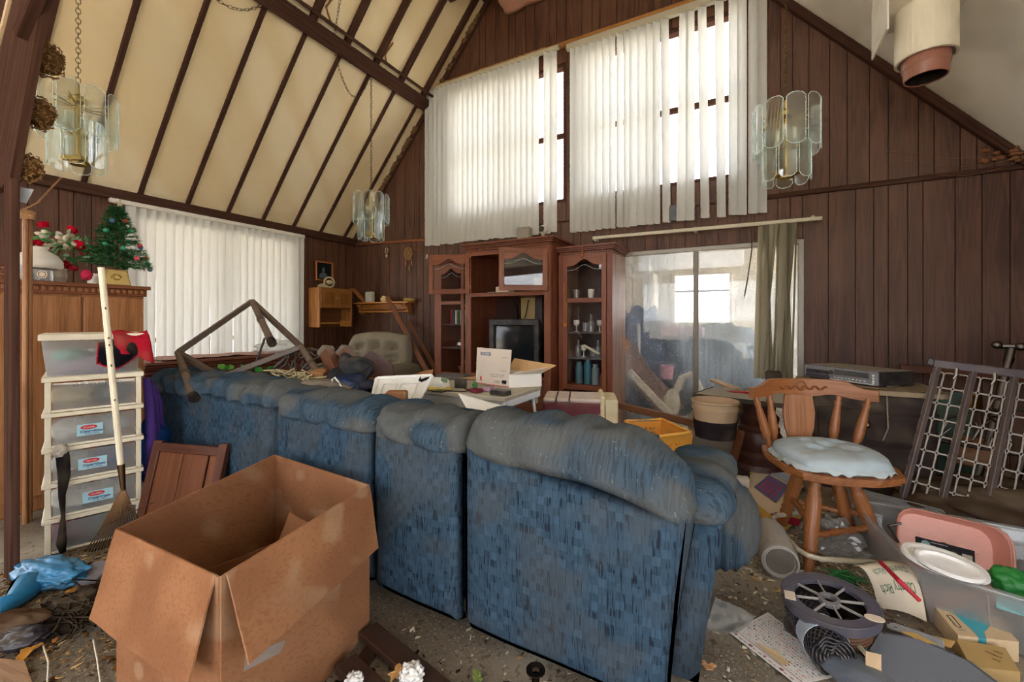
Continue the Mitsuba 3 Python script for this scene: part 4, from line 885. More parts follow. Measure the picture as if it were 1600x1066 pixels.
arch_door(k, (H1 - .03, HF - .03, 1.515), (-.80, -.60, 0), .52, .45)
# towers
k = thing('curio_tower', 'left cherry glass door tower holding books beside the television hutch', 'cabinet')
carcass(k, -3.50, -2.93, 4.32, 4.85, 1.92, [(1.14, 'glasspanel', 'c0c8c8'), (.84, 'glasspanel', 'c0c8c8')])
crown(k, -3.50, -2.93, 4.32, 4.85, 2.0)
part(k, 'stile', [bx(.10, .024, 1.85, -3.46, 4.314, .06), bx(.09, .024, 1.85, -2.985, 4.314, .06)], 'wood', '79452b')
arch_door(k, (-3.04, 4.30, .50), (-1, 0, 0), .40, 1.40, .045, mid=.90)
left_tower = k
k = thing('curio_tower', 'right cherry glass door tower of glassware beside the sliding door', 'cabinet')
carcass(k, -1.78, -1.195, 4.32, 4.87, 1.92, [(1.06, 'glasspanel', 'c0c8c8'), (.78, 'glasspanel', 'c0c8c8'), (1.43, 'glasspanel', 'c0c8c8')], col_='8a6a58')
crown(k, -1.78, -1.195, 4.32, 4.87, 2.0)
part(k, 'stile', [bx(.06, .024, 1.85, -1.755, 4.314, .06), bx(.055, .024, 1.85, -1.22, 4.314, .06)], 'wood', '6e3620')
arch_door(k, (-1.25, 4.30, .46), (-1, 0, 0), .48, 1.44, .05, mid=.93, nm='door')
part(k, 'tassel', [tube([(-1.70, 4.28, 1.62), (-1.705, 4.275, 1.3), (-1.70, 4.275, 1.18)], .004, 5), lathe([(0, 0), (.022, .0), (.03, .035), (.008, .05), (0, .05)], 12, -1.70, 4.27, 1.13)], 'matte', 'b0703a')
part(k, 'pendant', [tube([(-1.50, 4.265, 1.98), (-1.50, 4.262, 1.90)], .004, 5), blob(.012, .012, .018, .2, 4, 1, 2, -1.50, 4.26, 1.885)], 'matte', 'b0603a')
# books and wares in the towers
for i in range(9):
    w = .022 + .012 * R.random(); h = .16 + .05 * R.random()
    solo('book', f"{('dark red', 'navy', 'cream', 'olive green', 'grey teal', 'bright red', 'off white', 'royal blue', 'brown')[i]} upright book in the row behind the left tower glass", 'book', bx(w, .14, h, -3.34 + .037 * i, 4.50, 1.155), 'clean', ['8a3030', '2f4a6a', 'c9b890', '44603f', '6a9090', 'b8483a', 'd2cbb8', '35507a', '7a5a3a'][i], 'books behind the left tower glass')
solo('book', 'pale book lying flat on top of the left tower book row', 'book', bx(.13, .15, .035, -3.10, 4.47, 1.37), 'clean', 'e3cfa4')
for i, (x, z, s, l) in enumerate(((-3.22, .853, 1, 'silver teapot on the lower shelf of the left tower'), (-3.09, .853, .8, 'silver sugar bowl right of the teapot in the left tower'))):
    solo('teapot', l, 'teapot', cat([lathe([(0, 0), (.03, 0), (.055, .03), (.05, .065), (.03, .08), (.006, .09), (.008, .10), (0, .105)], 18, x, 4.47, z), tube([(x + .05, 4.47, z + .03), (x + .08, 4.46, z + .06)], (.01, .006), 6)]), 'metal', 'c8c4bc')
solo('basket_bowl', 'brown woven bowl at the bottom of the left tower', 'bowl', lathe([(0, 0), (.07, 0), (.11, .09), (.10, .09), (.06, .01), (0, .01)], 20, -3.15, 4.50, .52), 'matte', '8a6240')
GL = [('goblet', [(0, 0), (.03, 0), (.006, .01), (.005, .06), (.03, .08), (.034, .13), (.03, .13), (.025, .085), (0, .07)]), ('tumbler', [(0, 0), (.03, 0), (.036, .1), (.032, .1), (.027, .008), (0, .008)]), ('bottle', [(0, 0), (.032, 0), (.034, .10), (.012, .14), (.012, .19), (0, .19)])]
wh = {1.075: 'upper', .795: 'middle', .13: 'bottom', 1.445: 'top'}
gi = 0
for z in (1.075, .795, 1.445):
    for x in (-1.65, -1.565, -1.48, -1.40, -1.33):
        if z > 1.4 and gi % 2: gi += 1; continue
        n, pr = GL[gi % 3] if z < 1.4 else GL[1]
        solo(n, f'glass {n}, {("first", "second", "third", "fourth", "fifth")[round((x + 1.65) / .08)]} from left on the {wh[z]} shelf of the right tower', n, lathe(pr, 16, x, 4.50 + .06 * (gi % 2), z), 'clearplastic' if gi % 3 else 'satin', 'cfcabc', 'glassware in the right tower', smooth=40); gi += 1
for i, (x, c, h) in enumerate(((-1.62, '4a6a70', .24), (-1.52, '2f6a78', .28), (-1.43, '7a8a90', .22), (-1.35, '6a3a30', .13))):
    solo('canister', f"{('grey green', 'teal', 'pale grey', 'rust red')[i]} canister on the bottom of the right tower", 'canister', lathe([(0, 0), (.04, 0), (.042, h * .8), (.03, h * .86), (.03, h), (0, h)], 18, x, 4.5, .50), 'satin', c)
part('curio_tower_001', 'shelf', bx(.5, .46, .02, -1.49, 4.6, .48), 'wood', WD)
solo('paper_roll', 'rolled pale paper leaning on the middle shelf of the right tower', 'paper roll', cyl((-1.54, 4.42, .93), (-1.37, 4.45, .84), .014, n=10), 'clean', 'cfc4ac')
# things on and in the hutch
solo('speaker', 'flat grey speaker box standing on the hutch before the blinds', 'speaker', bx(.17, .10, .22, -2.33, 4.55, 2.105), 'satin', '8d877c')
k = thing('webcam', 'small round pale camera speaker on a foot on the hutch', 'camera')
part(k, 'foot', lathe([(0, 0), (.05, 0), (.045, .02), (.02, .03), (.02, .12), (0, .12)], 18, -2.06, 4.50, 2.105), 'satin', 'a9a292')
part(k, 'ball', blob(.055, .05, .055, 0, 2, 0, 3, -2.06, 4.50, 2.26), 'satin', 'b8b2a4', smooth=True)
part(k, 'lens', basis(lathe([(0, 0), (.03, 0), (.034, .008), (.02, .012), (0, .006)], 20), (-2.055, 4.452, 2.26), (1, 0, 0), (0, 0, 1)), 'gloss', '2c2a2a')
solo('note_box', 'small pale box lying in the open compartment of the hutch', 'box', bx(.18, .14, .085, -2.46, 4.30, 1.511), 'matte', 'c9bda8')
solo('envelope', 'grey envelope leaning beside the pale box in the hutch', 'envelope', bx(.10, .10, .03, -2.62, 4.30, 1.511), 'matte', '8d8478')
solo('photo_stand', 'pale frame standing behind the half open right hutch door', 'frame', bx(.30, .03, .20, -2.05, 4.55, 1.511), 'clean', 'b3a894')
part("television_hutch", 'back_strip', [bx(.20, .012, .94, -2.43, 4.845, .57), bx(.11, .012, .94, -2.10, 4.845, .57)], 'clean', 'c2a878')
# television
k = thing('television', 'black tube television standing in the hutch', 'television')
TX0, TX1, TY, TZ0, TZ1 = -2.55, -1.93, 4.12, .585, 1.215
pr = [rrect(.62, .63, .03), rrect(.60, .61, .03), rrect(.50, .50, .04), rrect(.36, .36, .05)]
part(k, 'front_bezel', cat([bx(.62, .06, .07, -2.24, TY, TZ1 - .07), bx(.62, .06, .13, -2.24, TY, TZ0), bx(.055, .06, .63, TX0 + .027, TY, TZ0), bx(.055, .06, .63, TX1 - .027, TY, TZ0)]), 'satin', '19191c')
u, v = np.meshgrid(np.linspace(-1, 1, 14), np.linspace(-1, 1, 12), indexing='ij')
part(k, 'screen', sheet(np.stack([-2.24 + .265 * u, TY + .012 - .025 * (1 - .5 * u * u - .5 * v * v), .93 + .225 * v], -1)[:, ::-1], -.004), 'gloss', '15181a', smooth=True)
part(k, 'casing', hexa([(TX0 + .01, TY + .03, TZ0 + .01), (TX1 - .01, TY + .03, TZ0 + .01), (TX1 - .12, TY + .46, TZ0 + .06), (TX0 + .12, TY + .46, TZ0 + .06)], [(TX0 + .01, TY + .03, TZ1 - .01), (TX1 - .01, TY + .03, TZ1 - .01), (TX1 - .12, TY + .46, TZ1 - .14), (TX0 + .12, TY + .46, TZ1 - .14)]), 'satin', '222226', smooth=False)
part(k, 'button', [bx(.022, .01, .01, -2.30 + .05 * i, TY - .032, TZ0 + .06) for i in range(4)], 'satin', '55555a')
solo('cable', 'thin black cable looping down behind the television', 'cable', tube([(-2.62, 4.8, 1.45), (-2.52, 4.78, 1.25), (-2.47, 4.77, 1.18), (-2.43, 4.78, 1.27), (-2.40, 4.8, 1.46)], .006, 6), 'clean', '2a2522')
solo('tape_deck', 'grey tape deck lying in the compartment under the television', 'tape deck', bx(.44, .3, .10, -2.1, 4.35, .13), 'satin', '7a7468')

# ================================================================ the corner left of the hutch
k = thing('wall_cabinet', 'small golden oak wall cabinet with two doors over an open shelf', 'cabinet')
X0, X1, Y0, Y1, Z0, Z1 = -5.69, -5.44, 4.05, 4.64, 1.10, 1.69
for y in (Y0 + .01, Y1 - .01): part(k, 'side', bx(X1 - X0, .02, Z1 - Z0, (X0 + X1) / 2, y, Z0), 'woodpale', 'a86f38')
part(k, 'top', bx(X1 - X0, Y1 - Y0, .02, (X0 + X1) / 2, (Y0 + Y1) / 2, Z1 - .02), 'woodpale', '9c6632')
part(k, 'shelf', bx(X1 - X0, Y1 - Y0 - .04, .02, (X0 + X1) / 2, (Y0 + Y1) / 2, 1.385), 'woodpale', '94622f')
part(k, 'back_board', bx(.01, Y1 - Y0, Z1 - Z0, X0 + .01, (Y0 + Y1) / 2, Z0), 'woodpale', '6a4222')
part(k, 'rod', cyl((X1 - .05, Y0, 1.16), (X1 - .05, Y1, 1.16), .012, n=10), 'woodpale', 'c08a48')
part(k, 'lower_rail', bx(.02, .2, .09, X1 - .02, Y1 - .11, Z0 + .01), 'woodpale', 'b87c3a')
for y in ((Y0 + .155), (Y1 - .155)):
    d_ = part(k, 'door', bx(.018, .275, .285, X1 + .009, y, 1.395), 'woodpale', '966432')
    part(d_, 'panel', bx(.008, .17, .17, X1 + .02, y, 1.45), 'woodpale', '8a5a2a')
    part(d_, 'knob', trimesh.creation.icosphere(2, .013).apply_translation((X1 + .03, y + (.115 if y < 4.3 else -.115), 1.53)), 'brass', 'd8c070', smooth=True)
k = thing('framed_portrait', 'small wood framed dark portrait picture on the left wall', 'picture')
part(k, 'frame', [bx(.025, .02, .30, -5.675, y, 1.81) for y in (4.175, 4.455)] + [bx(.025, .26, .022, -5.675, 4.315, z) for z in (1.81, 2.088)], 'woodpale', 'b8743a')
part(k, 'print', bx(.006, .27, .28, -5.685, 4.315, 1.82, .001), 'clean', '1b2024')
part(k, 'figure', wallext(affinity.scale(Point(0, 0).buffer(.03), .85, 1.2).union(Polygon([(-.08, -.13), (.08, -.13), (.06, -.06), (.02, -.04), (-.02, -.04), (-.06, -.06)])), (-5.680, 4.30, 1.98), (0, 1, 0), (0, 0, 1), .003), 'clean', '5a6470', smooth=False)
k = thing('wreath', 'small dusty cream ring wreath on the wall cabinet', 'wreath')
put(k, at(cat([tube([(.075 * math.cos(t), 0, .075 * math.sin(t) + .09) for t in np.arange(20) * math.pi / 10], .014, 8, closed=True), blob(.07, .03, .03, .5, 7, 3, 3, -.10, 0, .03), blob(.05, .02, .03, .5, 7, 5, 3, .0, 0, .09)]), -5.52, 4.28, 1.69, rz=75), 'matte', 'c9bc98')
k = thing('wall_shelf', 'golden wooden shelf with a rail on curved brackets in the corner', 'shelf')
part(k, 'board', bx(1.16, .17, .022, -4.93, 4.80, 1.465), 'woodpale', 'c0803c')
part(k, 'apron', bx(1.02, .02, .09, -4.93, 4.86, 1.37), 'woodpale', 'a86c34')
part(k, 'rail', cyl((-5.45, 4.79, 1.34), (-4.40, 4.79, 1.34), .016, n=10), 'woodpale', 'b87a3c')
for x in (-5.44, -4.42):
    part(k, 'bracket', basis(ext(Polygon([(0, 0), (.15, 0), (.15, -.03), (.10, -.06), (.10, -.12), (.05, -.17), (0, -.18)]), .025), (x, 4.885, 1.465), (0, -1, 0), (0, 0, 1)), 'woodpale', '9c622e', smooth=False)
solo('white_block', 'pale grey square can standing on the wall shelf', 'can', bx(.14, .08, .17, -5.22, 4.80, 1.488), 'matte', 'c4c2b4')
solo('seashell', 'cream seashell on the middle of the wall shelf', 'seashell', blob(.06, .045, .05, .35, 5, 4, 3, -4.88, 4.77, 1.53), 'matte', 'd8c08c', smooth=True)
solo('dried_sprig', 'gold and green dried sprig at the right end of the wall shelf', 'sprig', cat([blob(.05, .03, .025, .5, 7, 4, 3, -4.44, 4.78, 1.515), blob(.07, .025, .02, .5, 7, 6, 3, -4.36, 4.79, 1.51)]), 'matte', 'a8904c', smooth=True)
solo('shelf_support', 'short slanting board between the wall cabinet and the shelf', 'board', bar((-5.62, 4.80, 1.72), (-5.33, 4.82, 1.50), .10, .02), 'woodpale', 'a8713c')
k = thing('dreamcatcher', 'round dreamcatcher with hanging strings on the back wall', 'dreamcatcher')
cxd, czd = -4.48, 2.22
part(k, 'hoop', tube([(cxd + .075 * math.cos(t), 4.87, czd + .095 * math.sin(t)) for t in np.arange(24) * math.pi / 12], .009, 6, closed=True), 'matte', '9a7448')
part(k, 'web', cat([tube([(cxd + .075 * r * math.cos(t), 4.87, czd + .095 * r * math.sin(t)) for t in np.arange(9) * math.tau / 9 + r], .003, 4, closed=True) for r in (.8, .55, .3)] + [tube([(cxd, 4.87, czd), (cxd + .075 * math.cos(t), 4.87, czd + .095 * math.sin(t))], .0025, 4) for t in np.arange(9) * math.tau / 9]), 'matte', 'b39468')
part(k, 'feather', [blob(.012, .006, .05, .2, 5, i, 2, cxd + dx, 4.87, z) for i, (dx, z) in enumerate(((-.05, 2.08), (.02, 2.0), (.065, 2.08)))], 'matte', '9a6a4c')
part(k, 'string', [tube([(cxd + dx, 4.87, czd - .09), (cxd + dx * 1.05, 4.87, z)], .003, 4) for dx, z in ((-.05, 2.1), (.02, 2.0), (.065, 2.1))] + [tube([(cxd + .05, 4.87, czd + .08), (cxd + .25, 4.87, czd + .02)], .003, 4)], 'matte', '9a7448')
solo('wall_ornament', 'small pale hook ornament high on the wall left of the dreamcatcher', 'ornament', cat([tube([(-4.93 + .03 * math.cos(t), 4.87, 2.30 + .04 * math.sin(t)) for t in np.arange(12) * math.tau / 12], .006, 5, closed=True), blob(.02, .012, .03, .2, 4, 1, 2, -4.93, 4.87, 2.22)]), 'matte', 'b8a890')
solo('wall_hook', 'tiny white hook on the wall left of the opened hutch door', 'hook', cat([bx(.025, .02, .06, -4.12, 4.88, 2.12), tube([(-4.12, 4.875, 2.13), (-4.12, 4.85, 2.11), (-4.12, 4.86, 2.14)], .006, 5)]), 'clean', 'd5cfc6')
solo('door_jamb', 'tall dark red board standing against the wall beside the left tower', 'board', bx(.10, .05, 1.93, -3.73, 4.80, 0), 'wood', '4c2218')
k = thing('leaning_board', 'long brown moulded board leaning across the corner beneath the shelf', 'board'); put(k, bar((-3.55, 4.30, .42), (-4.80, 4.76, 1.56), .07, .03, (.3, -.9, .3)), 'wood', '7a5138')
k = thing('leaning_board', 'second thinner plank leaning behind the moulded one', 'board'); put(k, bar((-3.50, 4.45, .40), (-4.45, 4.84, 1.20), .06, .025, (.3, -.9, .3)), 'wood', '6a452f')
# tufted recliner
k = thing('recliner', 'grey green tufted recliner armchair in the far corner', 'armchair')
tf = [(tx, ty, .55, .16) for ty in (-.35, .05, .45) for tx in (-.55, 0, .55)]; tf = [(a, b, .8, .17) for a, b, _, _ in tf]
part(k, 'tufted_back', basis(pillow(1.02, .80, .34, 34, .4, tf, .015, 6, 3, disc=.3), (-4.42, 4.22, .66), (.97, .22, 0), (.02, .22, .97)), 'matte', '8a8270', smooth=True)
part(k, 'button', [basis(lathe([(0, 0), (.016, 0), (.012, .01), (0, .012)], 10), (-4.42 + .97 * tx * .51 + .02 * ty * .4, 4.10 + .22 * tx * .51 + .2 * ty * .4, .66 + .38 * ty), (1, .2, 0), (0, .2, 1)) for tx, ty, _, _ in tf], 'matte', '6d6656')
part(k, 'seat', at(pillow(.85, .75, .28, 20, .35, amp=.02), -4.32, 3.86, .40, rz=12), 'matte', '7e7766', smooth=True)
for s in (-1, 1): part(k, 'arm', at(pillow(.24, .85, .46, 20, .3, amp=.02), -4.34 + .50 * s, 3.92 + .12 * s, .42, rz=12), 'matte', '7e7766', smooth=True)
part(k, 'base', at(bx(.9, .75, .22, 0, 0, .02), -4.34, 3.95, 0, rz=12), 'matte', '5f594c')

# ================================================================ heap behind the sofa, left
k = thing('upturned_table', 'rusty upturned table frame of angle iron with four tube legs over the sofa', 'table frame')
Lc, Tc, Rc, Bc = [np.array(p) for p in ((-3.349, 1.411, 0.984), (-3.318, 1.884, 1.348), (-2.76, 1.906, 1.014), (-2.986, 1.496, 0.829))]
for a, b_ in ((Lc, Tc), (Tc, Rc), (Rc, Bc), (Bc, Lc)): part(k, 'rail', bar(a, b_, .035, .035), 'satin', '4a3c34')
for a, e in ((Lc, (-2.911, 1.309, 0.732)), (Tc, (-2.792, 1.717, 1.049)), (Rc, (-2.33, 1.777, 0.798)), (Bc, (-3.067, 1.737, 0.823))):
    e = np.array(e); lg = part(k, 'leg', tube([a, a + (e - a) * .5, e], (.020, .022, .024), 12), 'satin', '55463c', smooth=True)
    part(lg, 'foot_cap', tube([e - (e - a) * .06, e + (e - a) * .02], .028, 12), 'matte', '2a2422')
    part(lg, 'collar', tube([a + (e - a) * .45, a + (e - a) * .50], .026, 12), 'satin', '3f342c')
part(k, 'brace', tube([(-2.933, 1.753, 1.079), (-3.012, 1.71, 0.829)], .008, 8), 'satin', '352c28')
k = thing('long_table', 'long reddish brown moulded chest top under the left window', 'chest')
q = lambda s, h, z, o: bx(s, 1.62, h, -4.85, 2.50, z)
part(k, 'top', q(.56, .025, .80, 0), 'wood', '7a4a36')
part(k, 'moulding', [q(.52, .02, .775, 0), q(.49, .025, .75, 0), q(.52, .03, .715, 0)], 'wood', '6a3826')
part(k, 'body', q(.47, .715, 0, 0), 'wood', '6e4030')
solo('pink_paper', 'faded pink wrinkled paper spread along the long chest', 'paper', sheet(grid((-4.98, 1.85, .845), (-4.62, 1.85, .84), (-4.62, 2.95, .84), (-4.98, 2.95, .845), 12, 26, .022, 9, 3), .003), 'matte', 'c9a9a4', smooth=True)
solo('plastic_bag', 'crumpled translucent bag at the far end of the long chest', 'bag', at(blob(.12, .26, .085, .4, 6, 3, 3), -4.72, 2.98, .89), 'wrap', smooth=True)
def leafsprig(x, y, z, n, sz, seed):
    r = np.random.default_rng(seed); out = []
    for i in range(n):
        a = r.uniform(0, 6.28); d = np.array((math.cos(a) * .6, math.sin(a) * .6, .8)); s_ = np.cross(d, (r.normal(), r.normal(), 0)); s_ /= np.linalg.norm(s_)
        b0 = np.array((x, y, z)) + d * .02
        P = np.array([[b0 + d * sz * t + s_ * sz * .3 * math.sin(math.pi * t) * w - np.array((0, 0, .3 * sz * t * t)) for w in (-1, 0, 1)] for t in np.linspace(0, 1, 6)])
        out.append(sheet(P, .0012))
    return out
for i, p in enumerate(((-3.111, 1.599, 0.844), (-2.995, 1.662, 0.844), (-2.888, 1.722, 0.827))):
    k = thing('plant_sprig', f"{('leftmost', 'middle', 'rightmost')[i]} green leaf sprig peeping over the sofa crest", 'plant', 'green sprigs behind the sofa')
    part(k, 'stem', tube([np.array(p) - (0, 0, .12), p], .004, 5), 'clean', '4f6a34')
    part(k, 'leaf', leafsprig(*p, 4, .075, i), 'leaf', ('6fa04a', '5c9a4e', '4f9a44')[i], smooth=True)
k = thing('iron_chair_back', 'dark curled iron chair back lying among the heap', 'chair back')
pts = [(-2.991, 1.779, 0.814), (-2.988, 1.837, 0.849), (-2.955, 1.913, 0.923), (-2.885, 1.951, 0.975), (-2.79, 2.003, 0.993), (-2.708, 2.049, 0.97), (-2.679, 2.064, 0.913), (-2.652, 2.022, 0.849)]
part(k, 'outer_bar', tube(pts, .012, 8), 'satin', '3a302c')
sw_ = [[(430, 582), (446, 570), (452, 556), (447, 548)], [(452, 583), (458, 565), (470, 553), (480, 548)], [(463, 585), (462, 560), (463, 548)], [(470, 580), (482, 566), (500, 557), (505, 552)], [(480, 584), (492, 572), (508, 570)], [(468, 560), (480, 557), (492, 565), (482, 576), (470, 572), (474, 564)], [(436, 578), (446, 583), (456, 577), (450, 568)], [(485, 552), (494, 556), (498, 550)]]
part(k, 'scroll', [tube(p, .009, 6) for p in (
    [(-2.949, 1.836, 0.828), (-2.903, 1.884, 0.881), (-2.907, 1.916, 0.943), (-2.928, 1.905, 0.971)], [(-2.86, 1.885, 0.824), (-2.864, 1.917, 0.903), (-2.852, 1.969, 0.956), (-2.811, 1.992, 0.979)], [(-2.816, 1.909, 0.81), (-2.852, 1.924, 0.899), (-2.881, 1.953, 0.97)],
    [(-2.788, 1.925, 0.837), (-2.757, 1.964, 0.9), (-2.711, 2.024, 0.939), (-2.7, 2.053, 0.951)], [(-2.755, 1.943, 0.819), (-2.717, 1.987, 0.867), (-2.674, 2.044, 0.878)], [(-2.814, 1.933, 0.927), (-2.775, 1.966, 0.94), (-2.726, 1.993, 0.903), (-2.757, 1.964, 0.853), (-2.806, 1.938, 0.872), (-2.79, 1.946, 0.909)],
    [(-2.924, 1.85, 0.846), (-2.884, 1.872, 0.819), (-2.863, 1.906, 0.849), (-2.887, 1.893, 0.89)], [(-2.776, 1.988, 0.971), (-2.736, 2.011, 0.939), (-2.733, 2.035, 0.975)])], 'satin', '3a302c', smooth=True)
solo('straw_tangle', 'tangle of pale straw and cord on the sofa crest', 'straw', cat([tube([np.array((-2.559, 1.731, 0.821)) + R.normal(size=3) * (.11, .06, .025) for _ in range(4)], .006, 5) for _ in range(60)]), 'matte', 'b0a27c', kind='stuff', smooth=True)
for i, (a, b_, l) in enumerate((((-2.561, 1.958, 0.99), (-2.331, 1.914, 0.772), 'grey capped brown wooden post in the heap, left of two'), ((-2.448, 2.02, 0.994), (-2.258, 1.977, 0.811), 'grey capped brown wooden post in the heap, right of two'))):
    a, b_ = np.array(a), np.array(b_); k = thing('wooden_post', l, 'post', 'pair of posts in the heap')
    part(k, 'shaft', bar(a, b_ + (b_ - a) * .3, .085, .075, (1, 0, .3)), 'wood', '5f3d2a')
    part(k, 'cap', bar(a - (b_ - a) * .06, a + (b_ - a) * .10, .098, .088, (1, 0, .3), .02), 'matte', '6b6258')
solo('carved_board', 'dark brown board with a scalloped outline before the recliner', 'board', basis(ext(Polygon([(0, 0), (.04, .14), (.10, .20), (.16, .17), (.20, .18), (.27, .12), (.32, .02), (.30, -.05), (.2, -.08), (.05, -.06)]).buffer(.01), .03), (-2.591, 2.227, 0.768), (.9, .4, -.1), (0, .25, 1)), 'wood', '4a2a1c', smooth=False)
solo('peaked_hat', 'black peaked cap on the heap beside the posts', 'cap', [at(blob(.11, .12, .085, .1, 3, 2, 3), *(-2.212, 1.922, 0.883)), bar((-2.128, 1.854, 0.843), (-2.038, 1.869, 0.874), .14, .012, (0.2, -.5, 1))], 'matte', '2b2d31', smooth=True)
solo('black_shoe', 'black shoe left of the peaked cap in the heap', 'shoe', [at(blob(.07, .12, .06, .15, 4, 5, 3), *(-2.265, 1.835, 0.844), rz=30), at(blob(.045, .05, .08, .1, 4, 5, 3), *(-2.275, 1.888, 0.912))], 'matte', '2a2a2e', smooth=True)
solo('dark_trousers', 'navy trousers crumpled under the black cap', 'trousers', at(blob(.17, .10, .07, .4, 5, 9, 3), *(-2.15, 1.785, 0.798), rz=20), 'matte', '252c40', smooth=True)
solo('denim_roll', 'rolled blue denim on the heap at the sofa crest', 'jeans', tube([(-2.141, 1.676, 0.795), (-2.068, 1.693, 0.805), (-1.997, 1.698, 0.784)], (.045, .05, .055), 12), 'matte', '33486e', smooth=True)
solo('wire_hanger', 'bent white wire hanger on the heap', 'hanger', tube([(-2.052, 1.61, 0.829), (-2.069, 1.624, 0.863), (-2.056, 1.631, 0.874), (-2.023, 1.626, 0.855), (-1.949, 1.622, 0.785)], .005, 6), 'satin', 'd6d4ce', smooth=True)
solo('grey_jacket', 'grey brown cloth flattened on the sofa crest', 'cloth', at(blob(.20, .12, .05, .4, 5, 4, 3), *(-2.156, 1.61, 0.81), rz=15), 'matte', '6d6458', smooth=True)
solo('brown_crate', 'reddish brown wooden box between the cap and the white lid', 'box', at(bx(.20, .2, .16), *(-2.365, 2.139, 0.62), rz=25), 'wood', '9a5c34')
solo('book_spine', 'brown and grey book standing in the heap', 'book', at(bx(.09, .10, .15, 0, 0, -.1), *(-2.424, 1.805, 0.829), rz=30, rx=10), 'wood', '8c6038')

# ================================================================ white lid, folding table and what lies on it
k = thing('tub_cover', 'white plastic bin lid tilted up behind the sofa', 'lid')
P4 = [np.array(p) for p in ((-1.796, 1.66, 0.754), (-1.574, 1.782, 0.732), (-1.645, 2.005, 0.864), (-1.94, 1.843, 0.848))]
part(k, 'panel', sheet(grid(*P4, 12, 10, .004, 4, 2), .006), 'satin', 'dbd9d0', smooth=40)
ln = lambda u, v: (P4[0] * (1 - u) + P4[1] * u) * (1 - v) + (P4[3] * (1 - u) + P4[2] * u) * v + (0, -.006, .004)
part(k, 'rim', tube([ln(*q) for q in ((.01, 0), (.99, 0), (1, .97), (.97, 1), (.03, 1), (0, .96))], .012, 8, closed=True), 'satin', 'e0ded6', smooth=True)
part(k, 'raised_line', [tube([ln(*q) for q in r_], .004, 5) for r_ in (((.15, .05), (.17, .72), (.42, .72), (.42, .05)), ((.50, .05), (.50, .72), (.80, .72), (.84, .05)))], 'satin', 'c9cac4')
part(k, 'black_mark', tube([ln(*q) for q in ((.79, .97), (.80, .84), (.84, .82), (.90, .88), (.96, .95))], (.003, .006, .009, .008, .003), 6), 'clean', '1c1c1e', smooth=True)
solo('cardboard_flap', 'tan cardboard flap behind the white lid', 'cardboard', slab([(-2.095, 2.272, 0.795), (-1.94, 2.357, 0.805), (-1.968, 2.399, 0.844), (-2.037, 2.361, 0.83)], .006), 'card', smooth=False)
solo('cardboard_scrap', 'brown cardboard corner before the white lid', 'cardboard', at(bx(.11, .07, .08), *(-1.646, 1.7, 0.74), rz=30), 'card')
k = thing('folding_table', 'folding table with a speckled grey top and white tube legs', 'table')
part(k, 'top', bx(1.10, .52, .03, -1.80, 2.44, .71, .006), 'matte', 'b3aa98')
part(k, 'apron', [bx(1.06, .02, .09, -1.80, 2.20, .62), bx(1.06, .02, .09, -1.80, 2.68, .62)], 'satin', '9a968c')
part(k, 'apron', bx(.02, .5, .045, -1.262, 2.44, .67), 'satin', 'd0d4d6')
for x, y, dx in ((-1.30, 2.24, .03), (-1.30, 2.63, .10), (-2.30, 2.24, 0), (-2.30, 2.63, 0)): part(k, 'leg', tube([(x, y, .70), (x + .02, y, .66), (x + dx, y + .05, 0)], .011, 8), 'satin', 'd5d3cc', smooth=True)
part(k, 'leg_crossbar', tube([(-1.25, 2.28, .30), (-1.22, 2.66, .30)], .009, 8), 'satin', 'c9c7c0')
k = thing('mailing_box', 'opened white cardboard mailing box with its lid up on the folding table', 'box')
z = .741
lidp = [np.array(p) for p in ((-1.68, 2.523, 0.752), (-1.407, 2.513, 0.742), (-1.398, 2.541, 0.998), (-1.683, 2.544, 1.007))]
part(k, 'lid', slab(lidp, .005), 'clean', 'c4b6a6', smooth=False)
lm = lambda u, v: (lidp[0] * (1 - u) + lidp[1] * u) * (1 - v) + (lidp[3] * (1 - u) + lidp[2] * u) * v
nx = lidp[1] - lidp[0]; ny = lidp[3] - lidp[0]
def lidbox(u, v, w, h): return slab([lm(u, v) - (0, .007, 0), lm(u + w, v) - (0, .007, 0), lm(u + w, v + h) - (0, .007, 0), lm(u, v + h) - (0, .007, 0)], .001)
part(k, 'label_print', [lidbox(.12, .80, .30, .085)], 'clean', '5d6066', smooth=False)
part(k, 'label_print', [lidbox(.15, .815, .24, .055)], 'clean', '9a9da0', smooth=False)
part(k, 'text_line', [lidbox(a, b_, w, .012) for a, b_, w in ((.76, .78, .16), (.72, .42, .18), (.45, .30, .40), (.45, .25, .38), (.58, .13, .16), (.56, .09, .18))], 'clean', '8a8078', smooth=False)
part(k, 'black_stamp', [lidbox(.80, .09, .13, .09)], 'clean', '26262a', smooth=False)
part(k, 'red_stamp', [lidbox(.13, .10, .05, .12)], 'clean', 'c0584a', smooth=False)
part(k, 'red_line', [lidbox(.0, .012, 1.0, .02)], 'clean', 'b8605a', smooth=False)
a, b_ = lidp[0], lidp[1]; dpv = np.array((.17, .16, 0))
for p, q in ((b_, b_ + dpv), (a + dpv, b_ + dpv), (a, a + dpv)): part(k, 'side', slab([p, q, q + (0, 0, .09), p + (0, 0, .09)], .004), 'clean', 'ddd8ce', smooth=False)
part(k, 'flap', slab([b_ + dpv + (0, 0, .09), a + dpv + (0, 0, .09), a + dpv + (.02, .06, .17), b_ + dpv + (.10, .03, .15)], .004), 'clean', 'b89468', smooth=False)
part(k, 'flap', slab([b_ + (0, 0, .09), b_ + dpv + (0, 0, .09), b_ + dpv + (.06, -.03, .14), b_ + (.05, .0, .10)], .004), 'clean', 'cfc2ae', smooth=False)
k = thing('white_jug', 'white plastic bottle lying on the folding table', 'bottle')
